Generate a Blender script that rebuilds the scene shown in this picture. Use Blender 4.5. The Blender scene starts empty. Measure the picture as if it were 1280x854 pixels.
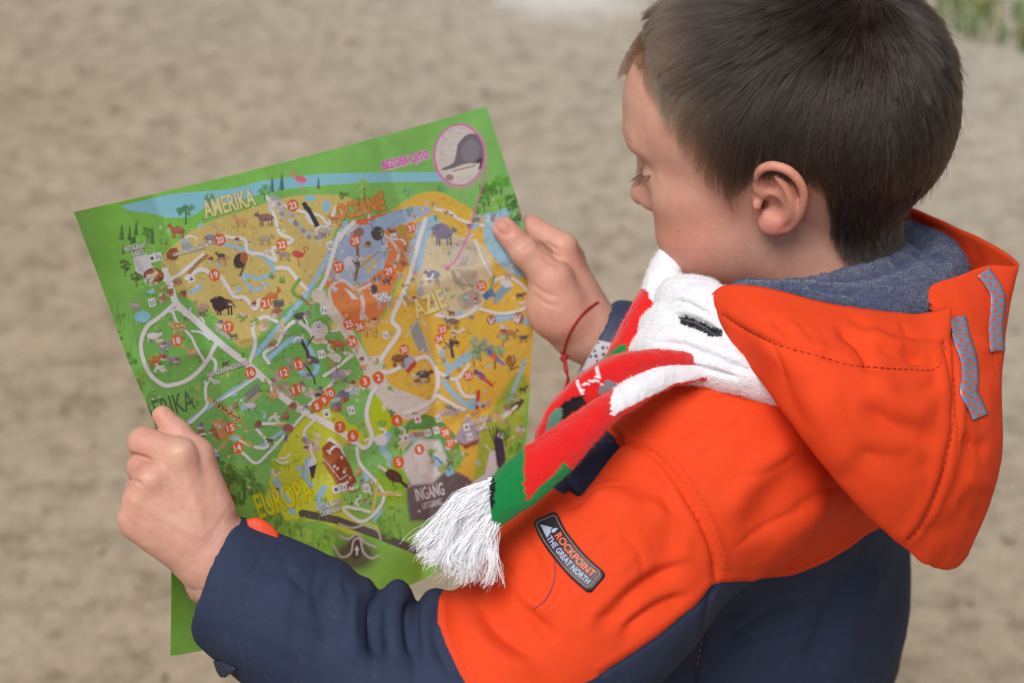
import bpy, math, random, os
import numpy as np
from mathutils import Matrix, Vector

# ------------------------------------------------------------------ camera, sky, sun, exposure
rng = np.random.default_rng(7)
scene = bpy.context.scene
COL = scene.collection
CAM_H, PITCH, FPX = 1.63, math.radians(33.0), 2712.0      # camera height (m), downward pitch, focal length in photo pixels
cam_data = bpy.data.cameras.new('camera')
cam = bpy.data.objects.new('camera', cam_data)
COL.objects.link(cam)
cam.location = (0, 0, CAM_H)
cam.rotation_euler = (math.pi / 2 - PITCH, 0, 0)
cam_data.sensor_width = 36.0
cam_data.lens = FPX / 1280 * 36.0
cam_data.clip_start, cam_data.clip_end = 0.05, 2000
cam_data.dof.use_dof = True
cam_data.dof.focus_distance = 1.225
cam_data.dof.aperture_fstop = 7.4
scene.camera = cam

SUN_EL, SUN_ROT = math.radians(60), math.radians(-155)      # rotation measured from +Y towards +X
world = bpy.data.worlds.new('World')
scene.world = world
world.use_nodes = True
wn = world.node_tree
sky = wn.nodes.new('ShaderNodeTexSky')
sky.sky_type = 'NISHITA'
sky.sun_disc = False
sky.sun_elevation, sky.sun_rotation = SUN_EL, SUN_ROT
sky.air_density, sky.dust_density, sky.ozone_density = 1.0, 4.0, 0.6
sky_bw = wn.nodes.new('ShaderNodeHueSaturation')           # overcast: the cloud layer takes most of the blue out
sky_bw.inputs['Saturation'].default_value = 0.5
wn.links.new(sky.outputs[0], sky_bw.inputs['Color'])
bg = wn.nodes['Background']
bg.inputs['Strength'].default_value = 0.052
wn.links.new(sky_bw.outputs[0], bg.inputs['Color'])

sun_data = bpy.data.lights.new('sun', 'SUN')
sun_data.energy, sun_data.angle, sun_data.color = 1.5, math.radians(32), (1.0, 0.985, 0.96)
sun = bpy.data.objects.new('sun', sun_data)
COL.objects.link(sun)
sdir = Vector((math.sin(SUN_ROT) * math.cos(SUN_EL), math.cos(SUN_ROT) * math.cos(SUN_EL), math.sin(SUN_EL)))
sun.rotation_euler = sdir.to_track_quat('Z', 'Y').to_euler()
sun.location = (0, 0, 8)

scene.view_settings.view_transform = 'Standard'
scene.view_settings.look = 'None'
scene.view_settings.exposure = 0.74
scene.view_settings.gamma = 1.0
scene.view_settings.use_curve_mapping = False
scene.render.engine = 'CYCLES'
scene.cycles.use_denoising = True
scene.cycles.max_bounces = 8

# ------------------------------------------------------------------ frames
# figures are laid out in metres in a frame whose axes are right / up / depth as seen from the photographer
SP, CP = math.sin(PITCH), math.cos(PITCH)
CW = np.array([[1, 0, 0], [0, SP, CP], [0, CP, -SP]])
def C(px, py, d):
    return np.array([(px - 640.0) / FPX * d, (427.0 - py) / FPX * d, d])
def CC(rows):
    return np.array([C(*r[:3]) for r in rows])
def to_world(P):
    return np.asarray(P) @ CW.T + np.array([0, 0, CAM_H])
def from_world(P):
    return (np.asarray(P, float) - np.array([0, 0, CAM_H])) @ CW
def pix(P):
    P = np.asarray(P)
    return np.stack([640 + FPX * P[:, 0] / P[:, 2], 427 - FPX * P[:, 1] / P[:, 2]], 1)

# ------------------------------------------------------------------ objects
def link(o, parent=None):
    COL.objects.link(o)
    if parent is not None:
        o.parent = parent
        o.matrix_parent_inverse = parent.matrix_basis.inverted()
    return o
def empty(name, loc):
    o = bpy.data.objects.new(name, None)
    o.location = loc
    o.empty_display_size = 0.1
    return link(o)
def tag(o, label=None, category=None, group=None, kind=None):
    for k, v in (('label', label), ('category', category), ('group', group), ('kind', kind)):
        if v:
            o[k] = v
    return o
def mk(name, V, faces, mat, parent=None, smooth=True, attrs=None, uv=None, world_space=False):
    """one mesh object; V in the layout frame, faces a list of (n,3) or (n,4) index arrays"""
    V = np.asarray(V, float)
    V = V if world_space else to_world(V)
    if not isinstance(faces, (list, tuple)):
        faces = [faces]
    faces = [np.asarray(f, np.int32) for f in faces if len(f)]
    me = bpy.data.meshes.new(name)
    me.vertices.add(len(V))
    me.vertices.foreach_set('co', V.astype(np.float32).ravel())
    li = np.concatenate([f.ravel() for f in faces])
    tot = np.concatenate([np.full(len(f), f.shape[1]) for f in faces])
    st = np.concatenate([[0], np.cumsum(tot)[:-1]])
    me.loops.add(len(li)); me.polygons.add(len(tot))
    me.loops.foreach_set('vertex_index', li.astype(np.int32))
    me.polygons.foreach_set('loop_start', st.astype(np.int32))
    me.polygons.foreach_set('use_smooth', np.full(len(tot), smooth))
    me.update(calc_edges=True)
    for k, v in (attrs or {}).items():
        v = np.asarray(v, np.float32)
        if v.ndim == 1:
            a = me.attributes.new(k, 'FLOAT', 'POINT'); a.data.foreach_set('value', v)
        else:
            if v.shape[1] == 3:
                v = np.c_[v, np.ones(len(v), np.float32)]
            a = me.attributes.new(k, 'FLOAT_COLOR', 'POINT'); a.data.foreach_set('color', v.astype(np.float32).ravel())
    if uv is not None:
        l = me.uv_layers.new(name='UVMap')
        l.data.foreach_set('uv', np.asarray(uv, np.float32)[li].ravel())
    me.materials.append(getattr(mat, 'm', mat))
    o = bpy.data.objects.new(name, me)
    return link(o, parent)
def join(parts):
    """parts: list of (V, [faces]) -> one (V, [faces])"""
    VV, FF, n = [], [], 0
    for V, F in parts:
        VV.append(np.asarray(V, float))
        for f in (F if isinstance(F, (list, tuple)) else [F]):
            FF.append(np.asarray(f) + n)
        n += len(V)
    by = {}
    for f in FF:
        by.setdefault(f.shape[1], []).append(f)
    return np.concatenate(VV), [np.concatenate(v) for v in by.values()]

# ------------------------------------------------------------------ materials
def srgb(h):
    c = np.array([int(h[i:i + 2], 16) for i in (0, 2, 4)]) / 255.0
    return np.where(c < 0.04045, c / 12.92, ((c + 0.055) / 1.055) ** 2.4)
class Mat:
    def __init__(s, name, **kw):
        s.m = bpy.data.materials.new(name)
        s.m.use_nodes = True
        s.nt = s.m.node_tree
        s.p = s.nt.nodes['Principled BSDF']
        s.out = s.nt.nodes['Material Output']
        for k, v in kw.items():
            s.set(k.replace('_', ' ').title().replace('Ior', 'IOR'), v)
    def set(s, k, v):
        if isinstance(v, (tuple, list, np.ndarray)) and len(v) == 3 and s.p.inputs[k].type == 'RGBA':
            v = (*v, 1.0)
        s.p.inputs[k].default_value = v
        return s
    def node(s, t, **kw):
        n = s.nt.nodes.new(t)
        for k, v in kw.items():
            if k in n.inputs and not hasattr(type(n), k):
                n.inputs[k].default_value = v
            else:
                try:
                    setattr(n, k, v)
                except Exception:
                    n.inputs[k].default_value = v
        return n
    def inp(s, n, **kw):
        for k, v in kw.items():
            n.inputs[k.replace('_', ' ')].default_value = v
        return n
    def link(s, a, b):
        s.nt.links.new(a, b)
    def attr(s, name, out='Color'):
        n = s.nt.nodes.new('ShaderNodeAttribute'); n.attribute_name = name
        return n.outputs[out]
    def coords(s, out='Object'):
        return s.nt.nodes.new('ShaderNodeTexCoord').outputs[out]
    def noise(s, scale, detail=4, rough=0.55, vec=None, out='Fac', dist=0.0):
        n = s.nt.nodes.new('ShaderNodeTexNoise')
        n.inputs['Scale'].default_value = scale; n.inputs['Detail'].default_value = detail
        n.inputs['Roughness'].default_value = rough; n.inputs['Distortion'].default_value = dist
        s.link(vec if vec is not None else s.coords(), n.inputs['Vector'])
        return n.outputs[out]
    def ramp(s, fac, stops, interp='LINEAR'):
        n = s.nt.nodes.new('ShaderNodeValToRGB'); n.color_ramp.interpolation = interp
        e = n.color_ramp.elements
        while len(e) < len(stops):
            e.new(0.5)
        for i, (p, c) in enumerate(stops):
            e[i].position = p
            e[i].color = (*c, 1) if hasattr(c, '__len__') else (c, c, c, 1)
        s.link(fac, n.inputs[0])
        return n.outputs[0]
    def math(s, op, a, b=None, c=None, clamp=False):
        n = s.nt.nodes.new('ShaderNodeMath'); n.operation = op; n.use_clamp = clamp
        for i, v in enumerate((a, b, c)):
            if v is None:
                continue
            if isinstance(v, (int, float)):
                n.inputs[i].default_value = v
            else:
                s.link(v, n.inputs[i])
        return n.outputs[0]
    def mix(s, fac, a, b, blend='MIX'):
        n = s.nt.nodes.new('ShaderNodeMix'); n.data_type = 'RGBA'; n.blend_type = blend
        for sock, v in ((n.inputs[0], fac), (n.inputs[6], a), (n.inputs[7], b)):
            if isinstance(v, (int, float)):
                sock.default_value = v
            elif isinstance(v, (tuple, list, np.ndarray)):
                sock.default_value = (*v, 1) if len(v) == 3 else tuple(v)
            else:
                s.link(v, sock)
        return n.outputs[2]
    def base(s, sock):
        s.link(sock, s.p.inputs['Base Color']); return s
    def bump(s, h, strength=0.3, dist=0.001, prev=None):
        n = s.nt.nodes.new('ShaderNodeBump')
        n.inputs['Strength'].default_value = strength; n.inputs['Distance'].default_value = dist
        s.link(h, n.inputs['Height'])
        if prev is not None:
            s.link(prev, n.inputs['Normal'])
        s.link(n.outputs[0], s.p.inputs['Normal'])
        return n.outputs[0]
    def ridges(s, scale, dist=0.002, strength=0.4, prev=None):
        """crisp creases of thin cloth"""
        n = s.nt.nodes.new('ShaderNodeTexNoise'); n.noise_type = 'RIDGED_MULTIFRACTAL'
        n.inputs['Scale'].default_value = scale; n.inputs['Detail'].default_value = 3.0; n.inputs['Distortion'].default_value = 0.5
        mp = s.nt.nodes.new('ShaderNodeMapping'); mp.inputs['Scale'].default_value = (1.0, 1.0, 0.6)
        s.link(s.coords(), mp.inputs[0]); s.link(mp.outputs[0], n.inputs['Vector'])
        return s.bump(n.outputs['Fac'], strength, dist, prev)
    def weave(s, scale, amt=0.25, dist=0.0003, prev=None, ang=0.6):
        """fine woven relief"""
        mp = s.nt.nodes.new('ShaderNodeMapping'); mp.inputs['Rotation'].default_value = (0.5, ang, 0.3)
        s.link(s.coords(), mp.inputs[0])
        outs = []
        for d in ('X', 'Y', 'Z'):
            w = s.nt.nodes.new('ShaderNodeTexWave'); w.bands_direction = d
            w.inputs['Scale'].default_value = scale; w.inputs['Distortion'].default_value = 0.4
            s.link(mp.outputs[0], w.inputs[0]); outs.append(w.outputs['Fac'])
        return s.bump(s.math('ADD', s.math('ADD', outs[0], outs[1]), outs[2]), amt, dist, prev)

# ------------------------------------------------------------------ implicit modelling (numpy)
def v3(*a):
    return np.array(a, float)
def sd_ell(P, c, r, R=None):
    q = P - np.asarray(c)
    if R is not None:
        q = q @ R
    r = np.asarray(r, float)
    k0 = np.sqrt(((q / r) ** 2).sum(1)) + 1e-9
    k1 = np.sqrt(((q / (r * r)) ** 2).sum(1)) + 1e-9
    return k0 * (k0 - 1) / k1
def sd_seg(P, a, b, ra, rb):
    a = np.asarray(a, float); b = np.asarray(b, float)
    ab = b - a
    t = np.clip(((P - a) @ ab) / (ab @ ab + 1e-12), 0, 1)
    return np.sqrt(((P - a - t[:, None] * ab) ** 2).sum(1)) - (ra + (rb - ra) * t)
def smin(a, b, k):
    h = np.maximum(k - np.abs(a - b), 0) / k
    return np.minimum(a, b) - h * h * k * 0.25
def smax(a, b, k):
    return -smin(-a, -b, k)
def sd_chain(P, pts, rad, k=0.004):
    d = None
    for i in range(len(pts) - 1):
        e = sd_seg(P, pts[i], pts[i + 1], rad[i], rad[i + 1])
        d = e if d is None else smin(d, e, k)
    return d
def nets(f, lo, hi, h, sub=4):
    lo = np.asarray(lo, float); hi = np.asarray(hi, float)
    nc = np.ceil((hi - lo) / (h * sub)).astype(int)
    g = [lo[i] + np.arange(nc[i] + 1) * h * sub for i in range(3)]
    Pc = np.stack(np.meshgrid(*g, indexing='ij'), -1).reshape(-1, 3)
    fc = f(Pc).reshape(nc + 1)
    near = np.full(tuple(nc), 1e9)
    for i in (0, 1):
        for j in (0, 1):
            for k in (0, 1):
                near = np.minimum(near, np.abs(fc[i:nc[0] + i, j:nc[1] + j, k:nc[2] + k]))
    act = near < h * sub * 1.9
    n = nc * sub + 1
    m = np.zeros(tuple(n), bool)
    A = np.repeat(np.repeat(np.repeat(act, sub, 0), sub, 1), sub, 2)
    for i in (0, 1):
        for j in (0, 1):
            for k in (0, 1):
                m[i:n[0] - 1 + i, j:n[1] - 1 + j, k:n[2] - 1 + k] |= A
    idc = [np.minimum((np.arange(n[i]) + sub // 2) // sub, nc[i]) for i in range(3)]
    F = fc[np.ix_(*idc)].astype(np.float32)
    ix = np.argwhere(m)
    for s in range(0, len(ix), 400000):
        q = ix[s:s + 400000]
        F[q[:, 0], q[:, 1], q[:, 2]] = f(lo + q * h)
    S = F < 0
    cnt = np.zeros(tuple(n - 1), np.int8)
    for i in (0, 1):
        for j in (0, 1):
            for k in (0, 1):
                cnt += S[i:n[0] - 1 + i, j:n[1] - 1 + j, k:n[2] - 1 + k]
    cell = (cnt > 0) & (cnt < 8)
    ci = np.argwhere(cell)
    acc = np.zeros((len(ci), 3)); num = np.zeros(len(ci))
    cor = [(i, j, k) for i in (0, 1) for j in (0, 1) for k in (0, 1)]
    for a in cor:
        for ax in range(3):
            if a[ax] == 1:
                continue
            b = list(a); b[ax] = 1
            fa = F[ci[:, 0] + a[0], ci[:, 1] + a[1], ci[:, 2] + a[2]]
            fb = F[ci[:, 0] + b[0], ci[:, 1] + b[1], ci[:, 2] + b[2]]
            cr = (fa < 0) != (fb < 0)
            t = np.where(cr, fa / np.where(cr, fa - fb, 1), 0)
            p = np.tile(np.array(a, float), (len(ci), 1)); p[:, ax] += t
            acc[cr] += p[cr]; num[cr] += 1
    V = lo + (ci + acc / num[:, None]) * h
    vid = np.full(tuple(n - 1), -1, np.int64)
    vid[ci[:, 0], ci[:, 1], ci[:, 2]] = np.arange(len(ci))
    Q = []
    for ax in range(3):
        o1, o2 = [(1, 2), (2, 0), (0, 1)][ax]
        sl0 = [slice(None)] * 3; sl1 = [slice(None)] * 3
        sl0[ax] = slice(0, n[ax] - 1); sl1[ax] = slice(1, n[ax])
        d = S[tuple(sl0)].astype(np.int8) - S[tuple(sl1)].astype(np.int8)
        e = np.argwhere(d != 0)
        e = e[(e[:, o1] > 0) & (e[:, o2] > 0) & (e[:, o1] < n[o1] - 1) & (e[:, o2] < n[o2] - 1)]
        dv = d[e[:, 0], e[:, 1], e[:, 2]]
        qs = []
        for (u, w) in ((1, 1), (0, 1), (0, 0), (1, 0)):
            c = e.copy(); c[:, o1] -= u; c[:, o2] -= w
            qs.append(vid[c[:, 0], c[:, 1], c[:, 2]])
        q = np.stack(qs, 1)
        q[dv < 0] = q[dv < 0][:, ::-1]
        Q.append(q)
    Q = np.concatenate(Q)
    Q = Q[(Q >= 0).all(1)]
    return V, Q
def biggest(V, Q):
    """keep the largest connected piece"""
    lab = np.arange(len(V))
    while True:
        m = lab[Q].min(1)
        new = lab.copy()
        for j in range(Q.shape[1]):
            np.minimum.at(new, Q[:, j], m)
        new = new[new]
        if (new == lab).all():
            break
        lab = new
    u, c = np.unique(lab, return_counts=True)
    keep = lab == u[c.argmax()]
    idx = np.cumsum(keep) - 1
    return V[keep], idx[Q[keep[Q].all(1)]]
def quad_edges(Q):
    E = np.concatenate([Q[:, [0, 1]], Q[:, [1, 2]], Q[:, [2, 3]], Q[:, [3, 0]]])
    return np.unique(np.sort(E, 1), axis=0)
def laplace(V, E, it=2, lam=0.5, fixed=None):
    n = len(V)
    deg = np.bincount(E.ravel(), minlength=n)
    for _ in range(it):
        s = np.stack([np.bincount(E[:, 0], V[E[:, 1], k], n) + np.bincount(E[:, 1], V[E[:, 0], k], n) for k in range(3)], 1)
        W = V + lam * (s / np.maximum(deg, 1)[:, None] - V)
        if fixed is not None:
            W[fixed] = V[fixed]
        V = W
    return V
def normals(V, Q):
    n = np.zeros_like(V)
    fn = np.cross(V[Q[:, 2]] - V[Q[:, 0]], V[Q[:, 3 if Q.shape[1] == 4 else 1]] - V[Q[:, 1 if Q.shape[1] == 4 else 0]])
    for k in range(3):
        for j in range(Q.shape[1]):
            n[:, k] += np.bincount(Q[:, j], fn[:, k], len(V))
    return n / (np.linalg.norm(n, axis=1, keepdims=True) + 1e-12)
def vnoise(P, scale, seed=0):
    """smooth value noise in -1..1"""
    r = np.random.default_rng(seed)
    T = r.random((32, 32, 32)) * 2 - 1
    q = np.asarray(P) * scale + r.random(3) * 31
    i = np.floor(q).astype(int); t = q - i; t = t * t * (3 - 2 * t)
    def g(a, b, c):
        return T[(i[:, 0] + a) % 32, (i[:, 1] + b) % 32, (i[:, 2] + c) % 32]
    x = [[g(0, b, c) * (1 - t[:, 0]) + g(1, b, c) * t[:, 0] for c in (0, 1)] for b in (0, 1)]
    y = [x[0][c] * (1 - t[:, 1]) + x[1][c] * t[:, 1] for c in (0, 1)]
    return y[0] * (1 - t[:, 2]) + y[1] * t[:, 2]
def fbm(P, scale, seed=0, oct=3):
    return sum(vnoise(P, scale * 2 ** o, seed + o) * 0.5 ** o for o in range(oct))
def crinkle(P, scale, seed=0, oct=2):
    """sharp-ridged cloth crinkles, about -1..1"""
    w = P + np.stack([vnoise(P, scale * 0.6, seed + 70 + i) for i in range(3)], 1) * (0.35 / scale)
    return sum((1 - 2 * np.abs(vnoise(w, scale * 2 ** o, seed + o)) ** 0.7) * 0.5 ** o for o in range(oct)) * 0.7
def poly_dist(p, line):
    """2D/3D distance from points to a polyline, and the arc parameter 0..1"""
    line = np.asarray(line, float)
    best = np.full(len(p), 1e9); par = np.zeros(len(p))
    L = np.concatenate([[0], np.cumsum(np.linalg.norm(np.diff(line, axis=0), axis=1))])
    for i in range(len(line) - 1):
        a, b = line[i], line[i + 1]
        ab = b - a
        t = np.clip(((p - a) @ ab) / (ab @ ab + 1e-12), 0, 1)
        d = np.linalg.norm(p - a - t[:, None] * ab, axis=1)
        m = d < best
        best[m] = d[m]; par[m] = ((L[i] + t * (L[i + 1] - L[i])) / L[-1])[m]
    return best, par
def inpoly(p, poly):
    poly = np.asarray(poly, float); x, y = p[:, 0], p[:, 1]
    r = np.zeros(len(p), bool); j = len(poly) - 1
    for i in range(len(poly)):
        xi, yi = poly[i]; xj, yj = poly[j]
        c = ((yi > y) != (yj > y)) & (x < (xj - xi) * (y - yi) / (yj - yi + 1e-12) + xi)
        r ^= c; j = i
    return r
def crom(P, n):
    """Catmull-Rom through the rows of P (any trailing shape), n samples per span, ends included"""
    P = np.asarray(P, float)
    Q = np.concatenate([[2 * P[0] - P[1]], P, [2 * P[-1] - P[-2]]])
    out = []
    for i in range(len(P) - 1):
        p0, p1, p2, p3 = Q[i:i + 4]
        for t in np.arange(n) / n:
            out.append(0.5 * (2 * p1 + (p2 - p0) * t + (2 * p0 - 5 * p1 + 4 * p2 - p3) * t * t + (3 * p1 - p0 - 3 * p2 + p3) * t ** 3))
    out.append(P[-1])
    return np.array(out)
def grid_faces(nu, nv, flip=False, wrap=False):
    i, j = np.meshgrid(np.arange(nu if wrap else nu - 1), np.arange(nv - 1), indexing='ij')
    i = i.ravel(); j = j.ravel(); i2 = (i + 1) % nu
    q = np.stack([i * nv + j, i2 * nv + j, i2 * nv + j + 1, i * nv + j + 1], 1)
    return q[:, ::-1] if flip else q
def patch(ctrl, su, sv):
    """ctrl[u][v] = 3D points -> dense grid (nu,nv,3)"""
    G = crom(np.asarray(ctrl, float), su)
    return np.swapaxes(crom(np.swapaxes(G, 0, 1), sv), 0, 1)
def shell(G, t, flip=False):
    """closed sheet of thickness t around grid G: (V, quads)"""
    nu, nv = G.shape[:2]
    V = G.reshape(-1, 3); Q = grid_faces(nu, nv, flip)
    N = normals(V, Q)
    A, B = V + N * t / 2, V - N * t / 2
    n = len(V)
    idx = np.arange(n).reshape(nu, nv)
    ring = np.concatenate([idx[:-1, 0], idx[-1, :-1], idx[1:, -1][::-1], idx[0, 1:][::-1]])
    r2 = np.roll(ring, -1)
    side = np.stack([ring, ring + n, r2 + n, r2], 1)
    if flip:
        side = side[:, ::-1]
    return np.concatenate([A, B]), np.concatenate([Q, Q[:, ::-1] + n, side])
def tube(path, rad, k=8, cap=True):
    path = np.asarray(path, float); n = len(path)
    rad = np.broadcast_to(np.asarray(rad, float), (n,))
    T = np.gradient(path, axis=0); T /= np.linalg.norm(T, axis=1, keepdims=True) + 1e-12
    up = np.array([0.3, 0.8, 0.5]); N = np.zeros_like(path)
    x = np.cross(T[0], up); x /= np.linalg.norm(x)
    for i in range(n):
        x = x - T[i] * (x @ T[i]); x /= np.linalg.norm(x) + 1e-12
        N[i] = x
    B = np.cross(T, N)
    a = np.arange(k) / k * 2 * np.pi
    V = path[:, None] + rad[:, None, None] * (np.cos(a)[None, :, None] * N[:, None] + np.sin(a)[None, :, None] * B[:, None])
    V = V.reshape(-1, 3)
    i, j = np.meshgrid(np.arange(n - 1), np.arange(k), indexing='ij'); i = i.ravel(); j = j.ravel(); j2 = (j + 1) % k
    Q = np.stack([i * k + j, i * k + j2, (i + 1) * k + j2, (i + 1) * k + j], 1)
    F = [Q]
    if cap:
        V = np.concatenate([V, path[:1], path[-1:]])
        m = n * k
        jj = np.arange(k)
        F.append(np.concatenate([np.stack([(jj + 1) % k, jj, np.full(k, m)], 1), np.stack([(n - 1) * k + jj, (n - 1) * k + (jj + 1) % k, np.full(k, m + 1)], 1)]))
    return V, F
class Stroke:
    """sculpting strokes: ridges and creases laid along lines on the side of a surface that is turned to the photographer"""
    def __init__(s, V, N):
        s.V, s.N = V, N
        s.p = pix(V)
        s.face = np.clip(-(N * V).sum(1) / np.linalg.norm(V, axis=1) * 3.0 + 0.2, 0, 1)
        s.D = np.zeros(len(V))
    def add(s, line, w, amp, ends=0.25, mask=None, sharp=False):
        line = np.asarray(line, float)
        if len(line) > 2:
            line = crom(line, 6)
        box = (s.p > line.min(0) - 3 * w).all(1) & (s.p < line.max(0) + 3 * w).all(1) & (s.face > 0)
        if mask is not None:
            box &= mask
        if not box.any():
            return s
        i = np.where(box)[0]
        d, t = poly_dist(s.p[i], line)
        e = np.clip(np.minimum(t, 1 - t) / max(ends, 1e-6), 0, 1) if ends > 0 else np.ones(len(t))
        e = e * e * (3 - 2 * e) if ends > 0 else e
        s.D[i] += amp * (np.exp(-d / (w * 0.8)) if sharp else np.exp(-(d / w) ** 2)) * e * s.face[i]
        return s
    def done(s):
        return s.V + s.N * s.D[:, None]
def hair_obj(name, curves, radius, mat, parent=None, attrs=None):
    """curves (n,k,3) in the layout frame"""
    n, k = curves.shape[:2]
    h = bpy.data.hair_curves.new(name)
    h.add_curves([k] * n)
    h.points.foreach_set('position', to_world(curves.reshape(-1, 3)).astype(np.float32).ravel())
    r = np.broadcast_to(np.asarray(radius, np.float32), (n, k)).astype(np.float32)
    a = h.attributes.get('radius') or h.attributes.new('radius', 'FLOAT', 'POINT')
    a.data.foreach_set('value', r.ravel())
    for kk, v in (attrs or {}).items():
        v = np.asarray(v, np.float32)
        if v.ndim == 2:
            a = h.attributes.new(kk, 'FLOAT_COLOR', 'CURVE')
            a.data.foreach_set('color', np.c_[v, np.ones(len(v))].astype(np.float32).ravel())
        else:
            a = h.attributes.new(kk, 'FLOAT', 'CURVE'); a.data.foreach_set('value', v)
    h.materials.append(getattr(mat, 'm', mat))
    return link(bpy.data.objects.new(name, h), parent)
# ------------------------------------------------------------------ ground
def build_ground():
    m = Mat('sandy_ground', roughness=0.95)
    n1 = m.noise(1.3, 4, 0.55); n2 = m.noise(30, 6, 0.7); n3 = m.noise(190, 3, 0.7)
    c1 = m.ramp(n1, [(0.3, srgb('998a74')), (0.5, srgb('a2927b')), (0.72, srgb('a89a86'))])
    c2 = m.ramp(n2, [(0.34, (0.66, 0.63, 0.60)), (0.5, (0.98, 0.98, 0.98)), (0.68, (1.12, 1.12, 1.12))])
    c3 = m.ramp(n3, [(0.3, (0.7, 0.68, 0.66)), (0.5, (1, 1, 1)), (0.75, (1.12, 1.12, 1.12))])
    c4 = m.ramp(m.noise(20, 5, 0.65, dist=0.5), [(0.36, (0.78, 0.76, 0.73)), (0.5, (1, 1, 1)), (0.66, (1.08, 1.08, 1.07))])
    col = m.mix(1.0, m.mix(1.0, m.mix(0.9, c1, c2, 'MULTIPLY'), c4, 'MULTIPLY'), c3, 'MULTIPLY')
    # a paler, greyer strip runs along the grass verge
    sep = m.nt.nodes.new('ShaderNodeSeparateXYZ'); m.link(m.coords(), sep.inputs[0])
    dd = m.math('ADD', m.math('MULTIPLY', sep.outputs[0], 0.72), m.math('MULTIPLY', sep.outputs[1], 0.69))
    dd = m.math('ADD', dd, m.math('MULTIPLY', m.noise(2.2, 4), 0.5))
    strip = m.ramp(m.math('MULTIPLY', m.math('SUBTRACT', dd, 1.75), 0.55), [(0.0, 0.0), (1.0, 1.0)])
    grey = m.mix(1.0, srgb('b4aea3'), c2, 'MULTIPLY')
    col = m.mix(m.math('MULTIPLY', strip, 0.75), col, grey)
    # a chalky patch on the sand
    v = m.nt.nodes.new('ShaderNodeVectorMath'); v.operation = 'DISTANCE'; v.inputs[1].default_value = (0.10, 3.74, 0)
    m.link(m.coords(), v.inputs[0])
    pale = m.ramp(m.math('ADD', v.outputs['Value'], m.math('MULTIPLY', m.noise(9, 3), 0.12)), [(0.14, 1.0), (0.24, 0.0)])
    col = m.mix(m.math('MULTIPLY', pale, 0.8), col, srgb('cfccc6'))
    m.base(col)
    h = m.math('ADD', m.math('MULTIPLY', n2, 0.6), m.math('MULTIPLY', n3, 0.4))
    m.bump(h, 0.5, 0.006)
    # one sheet: fine relief near the child, coarse far away
    r = np.concatenate([np.linspace(-300, -6, 14)[:-1], np.linspace(-6, 6, 141), np.linspace(6, 300, 14)[1:]])
    X, Y = np.meshgrid(r, r + 2.0, indexing='ij')
    P = np.stack([X, Y, np.zeros_like(X)], -1).reshape(-1, 3)
    fade = np.clip((6 - np.abs(P[:, 0])) / 2, 0, 1) * np.clip((6 - np.abs(P[:, 1] - 2)) / 2, 0, 1)
    P[:, 2] = (fbm(P, 1.7, 3) * 0.010 + fbm(P, 7, 9) * 0.004) * fade - 0.006
    g = mk('ground', P, grid_faces(len(r), len(r)), m.m, world_space=True)
    tag(g, kind='structure')
    # small stones and clods, too many to count
    n = 2600
    c = np.stack([rng.uniform(-1.6, 1.9, n), rng.uniform(1.3, 5.2, n)], 1)
    s = 0.0012 + 0.0045 * rng.random(n) ** 4
    cube = np.array([[x, y, z] for x in (-1, 1) for y in (-1, 1) for z in (-1, 1)], float)
    cube = np.concatenate([cube * 0.62, np.array([[1, 0, 0], [-1, 0, 0], [0, 1, 0], [0, -1, 0], [0, 0, 1], [0, 0, -1]], float)])
    tri = []
    for ax in range(3):
        for sg in (0, 1):
            f = [i for i in range(8) if [(i >> 2) & 1, (i >> 1) & 1, i & 1][ax] == sg]
            a, b, cc, d = f[0], f[1], f[3], f[2]
            ctr = 8 + ax * 2 + (0 if sg else 1)
            ring = [a, b, cc, d] if (sg == 1) ^ (ax == 1) else [d, cc, b, a]
            for q in range(4):
                tri.append([ring[q], ring[(q + 1) % 4], ctr])
    tri = np.array(tri)
    V = (cube[None] * (1 + 0.35 * rng.standard_normal((n, 14, 1))) * s[:, None, None] * rng.uniform(0.6, 1.3, (n, 1, 3)))
    z = np.zeros(n)
    V += np.c_[c, z][:, None]
    F = (tri[None] + (np.arange(n) * 14)[:, None, None]).reshape(-1, 3)
    ms = Mat('small_stone', roughness=0.9)
    ms.base(ms.ramp(ms.noise(30, 2), [(0.3, srgb('85765f')), (0.55, srgb('a39581')), (0.75, srgb('beb3a2'))]))
    st = mk('gravel', V.reshape(-1, 3), F, ms.m, smooth=False, world_space=True)
    tag(st, 'small scattered stones and clods on the sandy ground', 'gravel', kind='stuff')
    # grass verge behind the boy, beyond the top right corner of the sand
    n = 42000
    u = rng.uniform(-0.1, 5.0, n); w = rng.random(n) ** 1.3 * 2.4
    px = 0.755 + u * 0.72 + w * 0.69 + 0.05 * np.sin(u * 9) ; py = 3.485 - u * 0.69 + w * 0.72 + 0.04 * np.sin(u * 5 + 1)
    ok = (px > 0.5)
    px, py = px[ok], py[ok]; n = len(px)
    a = rng.uniform(0, 2 * np.pi, n); hgt = rng.uniform(0.012, 0.040, n); wd = rng.uniform(0.0015, 0.003, n)
    lean = rng.uniform(0.1, 0.8, n) * hgt
    d = np.stack([np.cos(a), np.sin(a)], 1); pr = np.stack([-d[:, 1], d[:, 0]], 1)
    b = np.stack([px, py], 1)
    V = np.zeros((n, 5, 3))
    V[:, 0, :2] = b - pr * wd[:, None]; V[:, 1, :2] = b + pr * wd[:, None]
    V[:, 2, :2] = b + d * (lean * 0.3)[:, None] - pr * wd[:, None] * 0.8; V[:, 3, :2] = b + d * (lean * 0.3)[:, None] + pr * wd[:, None] * 0.8
    V[:, 4, :2] = b + d * lean[:, None]
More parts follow.
